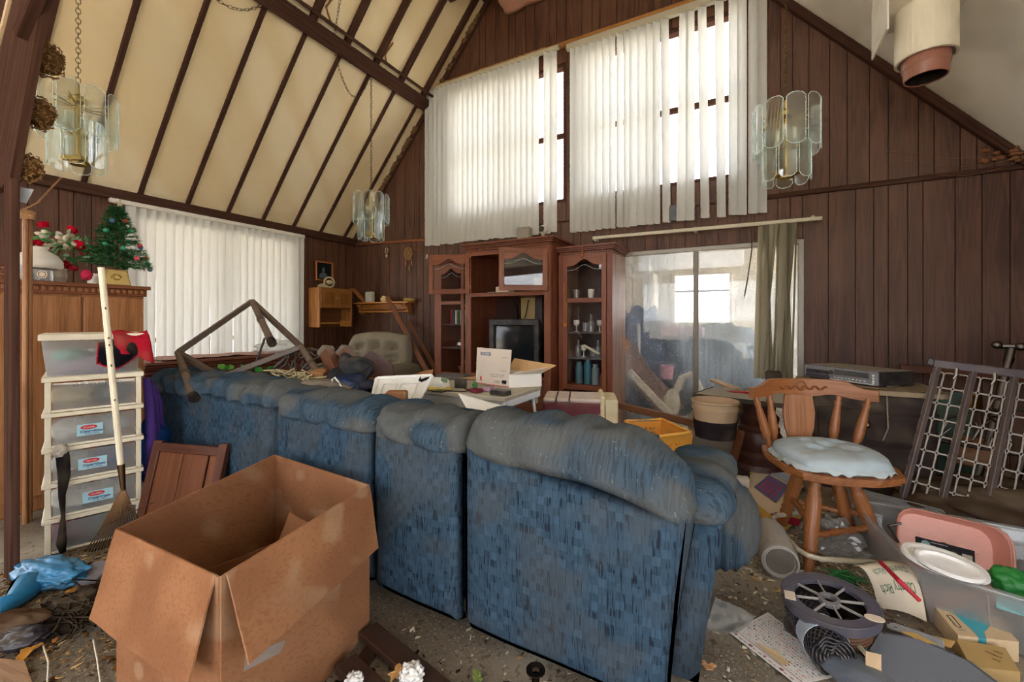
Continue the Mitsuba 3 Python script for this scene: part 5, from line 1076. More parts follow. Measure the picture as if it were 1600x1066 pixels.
put(k, basis(lathe([(0, 0), (.038, 0), (.044, .02), (.042, .13), (.026, .17), (.016, .185), (.016, .20), (0, .20)], 20), (-1.707, 2.21, 0.782), (0, .3, 1), (0, 1, 0)), 'satin', 'dbd9cd', smooth=35)
part(k, 'cap', basis(lathe([(0, .195), (.02, .195), (.02, .225), (0, .225)], 14), (-1.707, 2.21, 0.782), (0, .3, 1), (0, 1, 0)), 'satin', 'c9c8be')
part(k, 'label', basis(bx(.05, .002, .03), np.array((-1.697, 2.238, 0.8)) + (0, -.06, 0), (1, 0, 0), (0, 1, 0)), 'clean', '7f8f6a')
solo('power_adapter', 'black square power adapter on the folding table', 'adapter', at(bx(.075, .05, .06), *(-1.697, 2.359, 0.741), rz=10), 'satin', '2a2724')
solo('adapter_cord', 'thin dark cord winding on the folding table', 'cord', tube([(-1.636, 2.319, 0.747), (-1.559, 2.273, 0.747), (-1.566, 2.213, 0.747), (-1.671, 2.183, 0.747), (-1.676, 2.125, 0.747), (-1.745, 2.114, 0.747)], .004, 5), 'clean', '332c26', smooth=True)
solo('yellow_cloth', 'pale yellow folded cloth at the left of the folding table', 'cloth', at(blob(.085, .06, .016, .4, 5, 3, 3), *(-1.767, 2.206, 0.757), rz=15), 'matte', 'cdb768', smooth=True)
solo('green_toy', 'small dark green plastic piece beside the adapter', 'toy', blob(.016, .02, .022, .4, 6, 3, 3, *(-1.607, 2.398, 0.76)), 'satin', '1f6a3a', smooth=30)
solo('small_carton', 'maroon carton on the folding table before the mailing box', 'carton', at(bx(.075, .06, .022), *(-1.505, 2.259, 0.741), rz=-12), 'clean', '6d3038')
solo('small_carton', 'pinkish carton beside the maroon one on the folding table', 'carton', at(bx(.06, .06, .025), *(-1.462, 2.339, 0.741), rz=8), 'clean', 'a88a9a')
solo('small_carton', 'black flat case at the front of the folding table', 'case', at(bx(.115, .075, .03), *(-1.321, 2.254, 0.741), rz=-8), 'satin', '2b2a2c')
solo('grey_binder', 'grey dusty folder lying at the back of the folding table', 'folder', at(bx(.24, .12, .035), *(-2.011, 2.693, 0.741), rz=8), 'matte', '5f5a58')
solo('brown_envelope', 'brown paper sheet sticking out behind the mailing box', 'paper', slab([(-1.825, 2.506, 0.776), (-1.682, 2.509, 0.776), (-1.68, 2.539, 0.8)], .004), 'clean', '9a7a58', smooth=False)
solo('white_sheet', 'white cloth corner standing up behind the sofa before the table', 'cloth', sheet(grid((-1.136, 1.658, 0.748), (-0.964, 1.752, 0.733), (-1.048, 1.82, 0.777), (-1.258, 1.728, 0.834), 12, 10, .018, 5, 8), .006), 'clean', 'dedad0', smooth=True)

# ================================================================ pet carrier and laundry basket
k = thing('pet_carrier', 'burgundy pet carrier with a cream top and front behind the sofa', 'pet carrier')
o = np.array((-1.42, 3.10, 0)); ax = np.array((.565, .20, 0)); ax /= np.linalg.norm(ax)
Bp = lambda m: basis(m, o, ax, np.cross((0, 0, 1), ax))
part(k, 'body', Bp(bx(.50, .38, .54, .25, .19, 0, .012)), 'satin', '6a2f38')
part(k, 'top_shell', Bp(bx(.50, .36, .035, .25, .19, .54, .012)), 'satin', 'd5c6bc')
part(k, 'rib', [Bp(bx(.014, .38, .05, x, .185, .527)) for x in (.105, .21)], 'satin', '5b4a4c')
part(k, 'front_collar', Bp(bx(.035, .41, .60, .47, .19, 0, .012)), 'satin', 'd8cba6')
part(k, 'front_shell', Bp(bx(.11, .37, .575, .535, .19, 0, .012)), 'satin', 'd3c59e')
part(k, 'latch', [Bp(bx(.03, .02, .03, .44, -.012, z)) for z in (.30, .43)], 'satin', 'c9bd9c')
k = thing('laundry_basket', 'yellow orange plastic laundry basket with leaf shaped holes', 'laundry basket')
c4 = [np.array(p) for p in ((-0.835, 3.379, 0.4), (-0.567, 2.981, 0.4), (-0.328, 3.263, 0.4), (-0.587, 3.59, 0.4))]
ctr = sum(c4) / 4; fl4 = [ctr + (p - ctr) * .82 - (0, 0, .38) for p in c4]
hp = lambda s_: [Polygon([(x, y), (x + .008, y + .016), (x + .02, y + .02), (x + .012, y + .004)]) for x, y in s_]
for i in range(4):
    a, b_ = fl4[i], fl4[(i + 1) % 4]; L = np.linalg.norm(b_ - a); Lt = np.linalg.norm(c4[(i + 1) % 4] - c4[i])
    pg = Polygon([(0, 0), (L, 0), (L + (Lt - L) / 2, .37), (-(Lt - L) / 2, .37)])
    holes = []
    for cx_ in np.arange(.055, L - .03, .075):
        for cy_ in np.arange(.07, .33, .075):
            for sx in (-1, 1):
                for sy in (-1, 1): holes.append(affinity.translate(affinity.rotate(affinity.scale(Point(0, 0).buffer(.0115, quad_segs=2), 1.25, .62), 45 * sx * sy), cx_ + sx * .0145, cy_ + sy * .0145))
    from shapely.ops import unary_union
    pg = pg.difference(unary_union(holes))
    upv = (c4[i] + c4[(i + 1) % 4]) / 2 - (a + b_) / 2
    part(k, 'side', basis(ext(pg, .004), a, b_ - a, upv), 'satin', 'd8973a', smooth=False)
part(k, 'rim', tube(sum([[p * .94 + q * .06, p * .97 + r_ * .03] for q, p, r_ in zip([c4[-1]] + c4[:-1], c4, c4[1:] + c4[:1])], []), .012, 8, closed=True), 'satin', 'e0a548', smooth=True)
part(k, 'bottom', hexa(fl4, [p + (0, 0, .006) for p in fl4]), 'satin', 'c88a34', smooth=False)

# ================================================================ before the sliding door
k = thing('bucket', 'dusty tan plastic bucket with a dark band before the glass door', 'bucket')
bxp = (-0.187, 3.393, 0.36)
put(k, at(lathe([(0, 0), (.125, 0), (.15, .20), (.155, .20), (.155, .215), (.15, .22), (.152, .245), (.158, .25), (.158, .265), (.148, .265), (.143, .22), (.12, .02), (0, .02)], 32), *bxp), 'matte', 'b59a7c', smooth=30)
part(k, 'dark_band', at(lathe([(.1275, .0), (.1315, .0), (.147, .125), (.143, .125)], 32), *bxp), 'matte', '2b2528')
part(k, 'contents', at(lathe([(0, .225), (.142, .222), (.142, .215), (0, .21)], 24), *bxp), 'matte', 'c0b096')
solo('grey_tub', 'dusty grey translucent tub under the tan bucket', 'tub', hexa([(-.40, 3.92, 0), (.02, 3.92, 0), (.02, 4.35, 0), (-.40, 4.35, 0)], [(-.43, 3.90, .36), (.05, 3.90, .36), (.05, 4.40, .36), (-.43, 4.40, .36)]), 'matte', '8d8578', smooth=False)
k = thing('wooden_trestle', 'brown wooden L shaped frame leaning before the glass door', 'frame')
part(k, 'rail', bar((-1.078, 3.972, 0.406), (-0.004, 3.707, 0.319), .03, .06, (0, 0, 1)), 'wood', '7a5238')
part(k, 'stile', bar((-0.022, 3.697, 0.343), (-0.089, 3.774, 0.043), .055, .03, (.3, .9, 0)), 'wood', '7a4f34')
k = thing('louvre_door', 'folded pale louvred shutter between bucket and table', 'shutter')
a, b_, c_ = np.array((-0.184, 4.407, 0.572)), np.array((0.01, 4.285, 0.069)), np.array((.17, -.06, 0))
part(k, 'stile', [bar(a, b_, .04, .025, (0, .9, .3)), bar(a + c_, b_ + c_, .04, .025, (0, .9, .3))], 'woodpale', 'b89a70')
for t in np.linspace(.08, .95, 17): part(k, 'slat', bar(a + (b_ - a) * t, a + (b_ - a) * t + c_, .006, .035, (.1, -.5, .8)), 'woodpale', 'bfa277')
k = thing('pedestal_table', 'low table with a dusty grey top on a fat dark turned pedestal', 'table')
part(k, 'top', at(bx(.80, .50, .03, 0, 0, 0), .08, 3.93, .565, rz=-14), 'matte', 'a8a196')
part(k, 'top_edge', at(cat([bx(.81, .012, .034, 0, -.25, 0), bx(.012, .5, .034, -.40, 0, 0)]), .08, 3.93, .563, rz=-14), 'matte', '3f3a34')
part(k, 'pedestal', lathe([(0, 0), (.17, 0), (.18, .03), (.16, .07), (.175, .10), (.18, .14), (.15, .17), (.165, .20), (.17, .27), (.145, .32), (.15, .345), (.13, .37), (.14, .40), (.145, .43), (.115, .47), (.12, .50), (.13, .565), (0, .565)], 32, .10, 3.93, 0), 'wood', '3f241e', smooth=35)
solo('red_stapler', 'red handled tool lying on the low pedestal table', 'tool', [bar((0.009, 4.005, 0.6), (0.104, 3.953, 0.6), .035, .03), tube([(-0.109, 4.012, 0.6), (0.009, 3.973, 0.61)], .008, 6)], 'satin', '9c2626')
solo('tool_bits', 'small dusty metal parts on the low pedestal table', 'tool parts', [blob(.03, .02, .014, .5, 6, i, 2, *(-0.024, 4.099, 0.605)) for i in range(1)] + [bar((-0.129, 4.038, 0.6), (0.059, 4.256, 0.6), .02, .012)], 'matte', '8d8274')
solo('dark_carton', 'dark box standing behind the low table before the glass', 'box', bx(.12, .10, .20, .22, 4.30, .56), 'matte', '2e2b2b')
solo('wood_offcut', 'tan slanting board behind the low table top', 'board', bar((-0.261, 4.536, 0.622), (-0.015, 4.272, 0.569), .09, .02), 'woodpale', 'ae8c62')

# ================================================================ wood stove with the tape player on it
k = thing('wood_stove', 'big dark ribbed wood stove with a dusty tan top and base', 'stove')
CXs, CYs = .74, 3.86
def ring(w, d, z0, z1, r): return ext(rrect(w, d, r), z1 - z0).apply_translation((CXs, CYs, z0))
part(k, 'base', ring(.74, .62, 0, .055, .06), 'matte', '8a7762', smooth=30)
part(k, 'body', ring(.66, .54, .055, .72, .05), 'matte', '3b3230', smooth=30)
for z in (.17, .185, .37, .385, .40, .58, .595): part(k, 'rib', ring(.675, .555, z, z + .009, .05), 'matte', '352c2a', smooth=30)
part(k, 'top', ring(.76, .64, .715, .745, .09), 'matte', '93836c', smooth=30)
part(k, 'top_dust', sheet(grid((CXs - .33, CYs - .27, .752), (CXs + .33, CYs - .27, .752), (CXs + .33, CYs + .27, .752), (CXs - .33, CYs + .27, .752), 16, 14, .008, 8, 4), .006), 'matte', '85755f', smooth=True)
d_ = part(k, 'door', bx(.26, .02, .28, CXs - .16, CYs - .275, .33), 'matte', '322b29')
part(d_, 'knob', [cyl((CXs - .04, CYs - .285, .52), (CXs - .04, CYs - .33, .52), .008, n=8), trimesh.creation.icosphere(2, .02).apply_translation((CXs - .04, CYs - .335, .52))], 'metal', '8a7a5a', smooth=True)
part(k, 'ash_door', bx(.22, .018, .12, CXs - .12, CYs - .275, .12), 'matte', '6a5a4c')
part(k, 'emblem', [basis(ext(ngon(.045, 20), .008), (CXs - .02, CYs - .285, .18), (1, 0, 0), (0, 0, 1))], 'metal', '7a6a50')
part(k, 'hanging_wire', tube([(CXs + .07, CYs - .29, .72), (CXs + .075, CYs - .292, .5), (CXs + .05, CYs - .29, .42)], .004, 5), 'clean', '8a8274')
k = thing('tape_player', 'wide silver and black disc and tape player on the stove', 'tape player')
p0, p1, p2 = np.array((0.395, 4.116, 0.76)), np.array((0.782, 3.648, 0.76)), np.array((1.009, 3.902, 0.76))
fxv = p1 - p0; Wd = .56; fxv = fxv / np.linalg.norm(fxv); fyv = np.cross((0, 0, 1), fxv); ov = p1 - fxv * Wd
Bv = lambda m: basis(m, ov, fxv, fyv)
part(k, 'case', Bv(bx(Wd, .30, .095, Wd / 2, .155, 0, .004)), 'satin', '222226')
part(k, 'front_panel', Bv(bx(Wd, .012, .09, Wd / 2, .0, .002)), 'satin', '77787c')
part(k, 'disc_tray', Bv(bx(.19, .006, .028, .115, -.007, .035)), 'satin', '2a2630')
part(k, 'disc_panel', Bv(bx(.20, .006, .026, .115, -.007, .005)), 'satin', '3a3440')
part(k, 'tape_slot', Bv(bx(.25, .006, .036, .38, -.007, .044)), 'satin', '3f4246')
part(k, 'dial', Bv(cyl((.232, -.004, .055), (.232, -.016, .055), .016, n=16)), 'satin', '333338')
part(k, 'button', [Bv(bx(.012, .008, .007, .26 + .027 * i, -.008, .020)) for i in range(9)] + [Bv(trimesh.creation.icosphere(2, .0075).apply_translation((.535, -.008, z))) for z in (.068, .048, .030, .016)], 'satin', 'cfcfc8')
part(k, 'lower_strip', Bv(bx(.32, .01, .008, .38, -.006, .002)), 'satin', 'b5b8ba')
part(k, 'top_dust', Bv(bx(Wd - .01, .29, .003, Wd / 2, .155, .0945, .001)), 'matte', '8d8478')
solo('paper_strip', 'torn pale paper under the tape player on the stove', 'paper', slab([(0.829, 3.664, 0.757), (0.998, 3.886, 0.757), (1.047, 4.052, 0.757), (0.873, 3.817, 0.757)], .003), 'clean', 'b8ab94', smooth=False)

# ================================================================ swivel chair with its blue cushion
k = thing('wooden_chair', 'turned leg wooden captain chair with a low bow back, standing in the litter', 'chair')
OAK = '8a5630'
C = np.array((.37, 2.715, 0)); ang = math.atan2(.21, .62); ex = np.array((math.cos(ang), math.sin(ang), 0)); ey = np.array((-ex[1], ex[0], 0))
def W_(x, y, z): return C + ex * x + ey * y + (0, 0, z)
seatp = Polygon([(-.24, -.12), (-.20, -.22), (-.08, -.27), (.08, -.27), (.20, -.22), (.25, -.10), (.245, .08), (.21, .20), (.10, .245), (-.10, .245), (-.21, .20), (-.245, .06)]).buffer(.02)
part(k, 'seat', basis(cat([ext(seatp, .022), ext(seatp.buffer(-.015), .016).apply_translation((0, 0, -.016))]), W_(0, 0, .455), ex, ey), 'wood', OAK, smooth=30)
part(k, 'swivel_block', basis(lathe([(0, 0), (.17, 0), (.18, .02), (.18, .04), (0, .04)], 28), W_(0, 0, .40), ex, ey), 'wood', '7f4c2a', smooth=30)
pf = [(0, .024), (.05, .027), (.1, .021), (.13, .03), (.16, .024), (.19, .031), (.24, .033), (.42, .034), (.60, .030), (.64, .024), (.67, .032), (.71, .024), (.74, .032), (.80, .028), (.9, .024), (1, .02)]
feet = [np.array(p) for p in ((0.268, 2.453, 0), (0.619, 2.77, 0), (0.189, 2.911, 0), (0.505, 2.86, 0))]
mid = sum(feet) / 4
tops = [W_(0, 0, .405) + (f - mid) * (1, 1, 0) * .47 for f in feet]
for f, t in zip(feet, tops): part(k, 'leg', turned(t, f, pf, 16), 'wood', OAK, smooth=True)
def onleg(i, s): return tops[i] + (feet[i] - tops[i]) * s
sf_ = [(0, .008), (.1, .012), (.2, .018), (.28, .012), (.33, .018), (.5, .015), (.67, .018), (.72, .012), (.8, .018), (.9, .012), (1, .008)]
for i, j, s in ((0, 1, .62), (0, 2, .5), (1, 3, .5), (2, 3, .55)): part(k, 'stretcher', turned(onleg(i, s), onleg(j, s), sf_, 12), 'wood', OAK, smooth=True)
# bow back: rail, splat, four spindles
def railp(u): return W_(.315 * u, .245 - .13 * u * u, .80)
n = 28; us = np.linspace(-1, 1, n); V = []
for u in us:
    p = railp(u); t = railp(min(1.05, u + .02)) - railp(u - .02); t /= np.linalg.norm(t); nn = np.cross((0, 0, 1), t)
    top = .855 + .012 * math.cos(u * 3) - .045 * smooth_ if 0 else .865 - .042 * (1 / (1 + math.exp(-(abs(u) - .72) * 22)))
    bot = .765 + .018 * math.exp(-((abs(u) - .45) / .2) ** 2)
    thk = .016
    V += [p * (1, 1, 0) + nn * thk + (0, 0, bot), p * (1, 1, 0) - nn * thk + (0, 0, bot), p * (1, 1, 0) - nn * thk * .8 + (0, 0, top), p * (1, 1, 0) + nn * thk * .8 + (0, 0, top)]
F = [[0, 1, 2], [0, 2, 3], [4 * n - 4, 4 * n - 2, 4 * n - 3], [4 * n - 4, 4 * n - 1, 4 * n - 2]]
for i in range(n - 1):
    for j in range(4):
        a, b_ = 4 * i + j, 4 * i + (j + 1) % 4; F += [[a, a + 4, b_ + 4], [a, b_ + 4, b_]]
mm = trimesh.Trimesh(V, F, process=False); mm.fix_normals()
part(k, 'back_rail', mm, 'wood', OAK, smooth=45)
part(k, 'carving', [tube([railp(u) * (1, 1, 0) + np.cross(ex, (0, 0, 1)) * .017 + (0, 0, .815 + .012 * math.sin(u * 40 + i)) for u in np.linspace(-.42, .36, 26)], .0028, 4) for i in range(2)] + [tube([railp(-.03 + .07 * math.cos(t)) * (1, 1, 0) + np.cross(ex, (0, 0, 1)) * .0175 + (0, 0, .825 + .026 * math.sin(t)) for t in np.arange(12) * math.tau / 12], .003, 4, closed=True)], 'wood', '7a4a24')
sp_ = [(0, .012), (.12, .018), (.18, .013), (.24, .021), (.34, .024), (.55, .022), (.78, .015), (.84, .019), (.88, .012), (.94, .016), (1, .006)]
for u, v in ((-.93, .88), (-.62, .70), (.55, .55), (.90, .82)):
    b0 = W_(.24 * v * np.sign(u) * (1.0 if abs(u) > .8 else .95), .12 if abs(u) > .8 else .19, .48)
    part(k, 'spindle', turned(b0, railp(u) * (1, 1, 0) + (0, 0, .79), sp_, 14), 'wood', OAK, smooth=True)
spl = Polygon([(-.075, 0), (-.06, .06), (-.075, .12), (-.082, .20), (-.07, .30), (.07, .30), (.082, .20), (.075, .12), (.06, .06), (.075, 0)])
part(k, 'splat', basis(ext(spl, .016), W_(-.03, .215, .475), ex, (ey[0] * .05, ey[1] * .05, 1)), 'wood', '905c34', smooth=30)
k = thing('seat_cushion', 'dusty pale blue tufted cushion with ruffled edge on the wooden chair', 'cushion')
cu = pillow((.475), .47, .12, 40, .4, [(tx, ty, .8, .14) for tx in (-.35, .35) for ty in (-.3, .35)] + [(0, 0, .7, .14)], .006, 12, 2, disc=.6)
part(k, 'pad', basis(cu, W_(0.0, -.02, .505), ex, ey), 'cushion', 'a4b2b8', smooth=True)
rf = []
for i, t in enumerate(np.linspace(0, math.tau, 120, endpoint=False)):
    e = .238 * (abs(math.cos(t)) ** 2.6 + abs(math.sin(t)) ** 2.6) ** (-1 / 2.6)
    rf.append([W_(e * math.cos(t) * r_, -.02 + e * math.sin(t) * r_, .505 - .012 * j + .004 * math.sin(i * .9 + math.sin(i * .37) * 2) * j) for j, r_ in enumerate((.94, 1.0, 1.03 + .02 * math.sin(i * .9)))])
rf.append(rf[0]); part(k, 'ruffle', sheet(np.array(rf), .003), 'cushion', 'a8b4b6', smooth=True)
# tube frame lying round the chair legs
k = thing('bent_tubing', 'bent beige metal tube frame lying around the chair legs', 'tube frame')
put(k, tube([(0.136, 2.739, 0.1), (0.158, 2.804, 0.1), (0.284, 2.959, 0.08), (0.521, 3.102, 0.06), (0.543, 3.06, 0.06), (0.616, 2.633, 0.07), (0.609, 2.583, 0.075), (0.581, 2.54, 0.08), (0.315, 2.395, 0.1), (0.259, 2.39, 0.105), (0.227, 2.422, 0.105)], .012, 10, closed=True), 'satin', 'b3a992', smooth=True)

# ================================================================ bed spring frame and iron headboard at the right
k = thing('bed_spring', 'angle iron bed frame with wire spring mesh leaning at the right', 'bed frame')
a0, a1 = np.array((0.978, 3.448, 0.949)), np.array((1.298, 3.054, 0.917))
b0, b1 = np.array((1.013, 3.611, 0.02)), np.array((1.187, 2.589, 0.02))
a0, a1, b0, b1 = np.array((1.28, 3.65, .93)), np.array((1.70, 3.02, .88)), np.array((.98, 3.30, .03)), np.array((1.42, 2.55, .03))
a0, a1 = np.array((1.04, 3.562, 0.934)), np.array((1.468, 3.569, 0.881))
b0, b1 = np.array((0.787, 3.286, 0.067)), np.array((1.178, 3.136, 0.008))
def S_(u, v): return (a0 * (1 - u) + a1 * u) * (1 - v) + (b0 * (1 - u) + b1 * u) * v
part(k, 'top_rail', bar(S_(-.04, 0), S_(1.3, 0), .045, .05), 'satin', '4b4148')
part(k, 'foot_plate', bar(S_(-.10, -.01), S_(.02, 0), .03, .04), 'satin', '2d262a')
for u in (.03, .40, .80, 1.2): part(k, 'slat_bar', bar(S_(u, 0), S_(u, 1.0), .028, .028, (.5, -.6, .6)), 'satin', '544846')
wires = []; nu, nv = 10, 9
for i in range(nu):
    for j in range(nv):
        u, v = .07 + i * .125, .10 + j * .105
        off = np.array((.3, -.55, .3)) * -.018
        c_ = S_(u, v) + off; du = (S_(u + .0625, v) - S_(u, v)); dv = S_(u, v + .0525) - S_(u, v)
        q = [c_ + du * .97 + dv * .7, c_ + du * .75 + dv * .97, c_ - du * .75 + dv * .97, c_ - du * .97 + dv * .7, c_ - du * .97 - dv * .7, c_ - du * .75 - dv * .97, c_ + du * .75 - dv * .97, c_ + du * .97 - dv * .7]
        wires.append(tube(q, .0042, 5, closed=True))
part(k, 'wire_mesh', cat(wires), 'satin', '9c958e', smooth=True)
labels[k + '__wire_mesh'] = {'label': 'pale linked wire spring mesh', 'kind': 'stuff'}
part(k, 'end_spring', [tube([S_(u, .015) + (0, -.01, 0), S_(u + .01, .06) + (0, -.015, 0), S_(u, .09)], (.011, .008, .005), 6) for u in (.22, .60, .95)], 'metal', '8f8880')
k = thing('iron_headboard', 'scrolled grey iron headboard standing behind the bed spring', 'headboard')
hb = lambda x, y: None
part(k, 'post', [tube([(1.661, 4.337, 1), (1.496, 4.19, 0.355), (1.237, 3.933, -0.359)], .022, 10), tube([(1.836, 4.32, 0.765), (1.423, 3.864, -0.146)], .02, 10)], 'metal', '6a625c', smooth=True)
part(k, 'rail', [tube([(1.144, 3.996, 0.489), (1.398, 4.136, 0.57), (1.682, 4.235, 0.589), (1.922, 4.253, 0.576)], .010, 8), tube([(1.132, 3.989, 0.373), (1.413, 4.087, 0.326), (1.699, 4.13, 0.288)], .010, 8), tube([(1.182, 3.96, 0.084), (1.566, 3.943, 0.018)], .010, 8)], 'metal', '8a827a', smooth=True)
def curl(cx, cy, r, t0, turns, dep):
    pass
part(k, 'scroll', [tube(p, .009, 7) for p in (
    [(1.408, 4.027, 0.6), (1.457, 4.054, 0.548), (1.525, 4.091, 0.548), (1.563, 4.112, 0.608), (1.532, 4.095, 0.669), (1.472, 4.062, 0.669), (1.449, 4.05, 0.617), (1.487, 4.07, 0.582)],
    [(1.389, 4.016, 0.479), (1.464, 4.058, 0.535), (1.559, 4.11, 0.462), (1.567, 4.091, 0.39)],
    [(1.449, 4.05, 0.341), (1.464, 4.058, 0.401), (1.532, 4.095, 0.41), (1.567, 4.091, 0.372), (1.544, 4.079, 0.304), (1.484, 4.046, 0.304), (1.469, 4.038, 0.347)],
    [(1.197, 3.968, 0.457), (1.22, 3.981, 0.501), (1.282, 4.015, 0.501), (1.321, 4.036, 0.449), (1.297, 4.023, 0.387), (1.236, 3.989, 0.378), (1.197, 3.968, 0.422), (1.244, 3.994, 0.466)],
    [(1.297, 4.023, 0.37), (1.374, 4.066, 0.378), (1.403, 4.059, 0.454), (1.38, 4.046, 0.506)],
    [(1.275, 3.954, 0.06), (1.313, 3.975, 0.125), (1.356, 3.976, 0.124), (1.359, 3.966, 0.068), (1.314, 3.941, 0.042), (1.292, 3.929, 0.076)])], 'metal', 'a0968c', smooth=True)
k = thing('pipe_stand', 'grey galvanised pipe with a tee handle behind the bed spring', 'pipe')
part(k, 'pipe', tube([(1.672, 4.401, 0.997), (1.656, 4.392, 0.858), (1.623, 4.408, 0.645)], .018, 12), 'metal', '77716c', smooth=True)
part(k, 'tee', tube([(1.591, 4.356, 1.029), (1.632, 4.378, 1.015), (1.836, 4.32, 1.015)], .02, 12), 'metal', '807a74', smooth=True)
part(k, 'fitting', [trimesh.creation.icosphere(2, .028).apply_translation((1.599, 4.361, 1.024)), trimesh.creation.icosphere(2, .028).apply_translation((1.709, 4.341, 1.015)), tube([(1.676, 4.403, 0.937), (1.668, 4.398, 0.9)], .028, 12)], 'metal', '77716c', smooth=True)
solo('green_screen', 'dull green glass panel leaning behind the stove and bed spring', 'panel', slab([(1.195, 4.366, -0.075), (1.559, 4.51, -0.104), (1.52, 4.602, 0.63), (1.276, 4.525, 0.647)], .015), 'satin', '4f6a60', smooth=False)
solo('wall_plank', 'brown plank lying low along the right end of the back wall', 'plank', bar((1.15, 4.70, .80), (1.95, 4.75, .74), .05, .06), 'wood', '5a3524')
solo('carton_pile', 'brown carton among the iron frames at the right', 'carton', at(bx(.24, .2, .16), *(1.462, 4.228, 0.182), rz=-30, rx=8), 'card')
solo('gold_trinket', 'small gold trinket box behind the iron headboard', 'trinket', at(bx(.08, .07, .12), *(1.469, 4.346, 0.547), rz=20), 'brass', '8a6a30')
solo('brown_rag', 'dark brown heap of rags under the iron frames', 'rags', at(blob(.55, .35, .16, .5, 5, 4, 4), 1.35, 3.45, .12), 'matte', '4a3c30', smooth=True)

# ================================================================ litter on the floor, right
k = thing('canister', 'dusty grey steel canister lying by the sofa foot rest', 'canister')
cb = lambda m: basis(m, (0.151, 2.279, 0.095), (-.14, .99, 0), (.99, .14, 0))
ca = np.array((0.147, 2.303, 0.082)); cax = np.array((-.13, .98, .02)); cax /= np.linalg.norm(cax)
cs = np.cross(cax, (0, 0, 1))
put(k, basis(at(lathe([(0, .012), (.062, .012), (.068, 0), (.077, .004), (.080, .02), (.080, .27), (.07, .31), (.05, .33), (.05, .35), (0, .35)], 32), ry=90), ca, cax, cs), 'matte', '989289', smooth=35)
part(k, 'end_disc', basis(at(lathe([(0, .009), (.056, .009), (.058, .012), (0, .0125)], 28), ry=90), ca, cax, cs), 'matte', '635d56')
part(k, 'dent_ring', basis(at(lathe([(.0805, .05), (.0825, .055), (.0805, .06)], 32), ry=90), ca, cax, cs), 'matte', '8a857c')
def crumple(rx, ry, rz, x, y, z, seed, amp=.6): return blob(rx, ry, rz, amp, 9, seed, 3, x, y, z)
solo('foil_bag', 'crumpled silver clear plastic bag between the chair legs', 'plastic bag', [crumple(.10, .10, .09, *(0.407, 2.69, 0.09), 4), crumple(.11, .06, .03, *(0.414, 2.648, 0.04), 6)], 'wrap', smooth=25)
k = thing('cable_reel', 'black plastic cable reel with brown wire lying on the carpet', 'cable reel')
rc = np.array((0.333, 2.242, 0)) ; rc = np.array((.285, 1.955, 0)); tilt = dict(rx=4, ry=-3)
RM = lambda m: at(m, *rc, **tilt)
ringp = ngon(.150, 44).difference(ngon(.108, 40)); hubp = ngon(.034, 20).difference(ngon(.022, 16))
part(k, 'flange', RM(ext(ringp, .018).apply_translation((0, 0, .150))), 'satin', '4b4852', smooth=30)
part(k, 'flange_rim', RM(lathe([(.138, .135), (.150, .135), (.152, .168), (.150, .170), (.140, .169)], 44)), 'satin', '46434c', smooth=30)
part(k, 'hub_ring', RM(ext(hubp, .02).apply_translation((0, 0, .150))), 'satin', '6c6868', smooth=30)
for i in range(8):
    a = i * math.pi / 4 + .2; part(k, 'spoke', RM(bar((.03 * math.cos(a), .03 * math.sin(a), .162), (.111 * math.cos(a), .111 * math.sin(a), .162), .0045, .009)), 'satin', '8a857e')
part(k, 'barrel_inside', RM(lathe([(0, .04), (.105, .04), (.108, .149), (.106, .149), (.102, .045), (0, .045)], 32)), 'matte', '141215')
m = [tube([(r_ * math.cos(t), r_ * math.sin(t), .03 + h) for t in np.arange(28) * math.tau / 28], .006, 6, closed=True) for r_, h in [(.118, .012 * i) for i in range(9)]]
part(k, 'wire_winding', RM(cat(m)), 'matte', '5e4030', smooth=True)
part(k, 'bottom_flange', RM(ext(ngon(.150, 40), .018).apply_translation((0, 0, .004))), 'satin', '3b3334', smooth=30)
part(k, 'torn_label', [RM(bx(.035, .05, .002, -.125, -.035, .1685, .0005)), RM(at(ext(ngon(.022, 14, 1.3, .8), .003), .118, -.062, .169))], 'clean', 'c9b8a4')
k = thing('mesh_roll', 'roll of black plastic mesh held by a silver band on the carpet', 'mesh roll')
e0, e1 = np.array((0.262, 1.762, 0.072)), np.array((0.204, 1.996, 0.072)); rd = e1 - e0; L = np.linalg.norm(rd); rd /= L; rs = np.cross(rd, (0, 0, 1)); ru = np.cross(rs, rd)
cy_ = lambda r_, t, s: e0 + rd * s + (math.cos(t) * rs + math.sin(t) * ru) * r_
part(k, 'core', basis(at(lathe([(.02, 0), (.062, 0), (.064, .01), (.064, L - .01), (.062, L), (.02, L)], 24), ry=90), e0, rd, rs), 'matte', '1c1a1d', smooth=30)
strands = []
for i in range(22):
    for s in (1, -1):
        strands.append(tube([cy_(.067, i * math.tau / 22 + s * 2.6 * t, L * t) for t in np.linspace(0, 1, 14)], .0028, 4))
part(k, 'net', cat(strands), 'satin', '2e2d33', smooth=True)
labels[k + '__net'] = {'label': 'black diamond mesh strands', 'kind': 'stuff'}
part(k, 'end_layers', [tube([cy_(.02 + .011 * j + .002 * math.sin(5 * t + j), t, -.006 - .006 * math.sin(t * 7 + j)) for t in np.arange(26) * math.tau / 26], .0045, 5, closed=True) for j in range(5)], 'satin', '232126', smooth=True)
part(k, 'silver_band', basis(at(lathe([(.071, .20 * L), (.073, .20 * L), (.073, .46 * L), (.071, .46 * L)], 32), ry=90), e0, rd, rs), 'satin', 'a9b0b8', smooth=True)

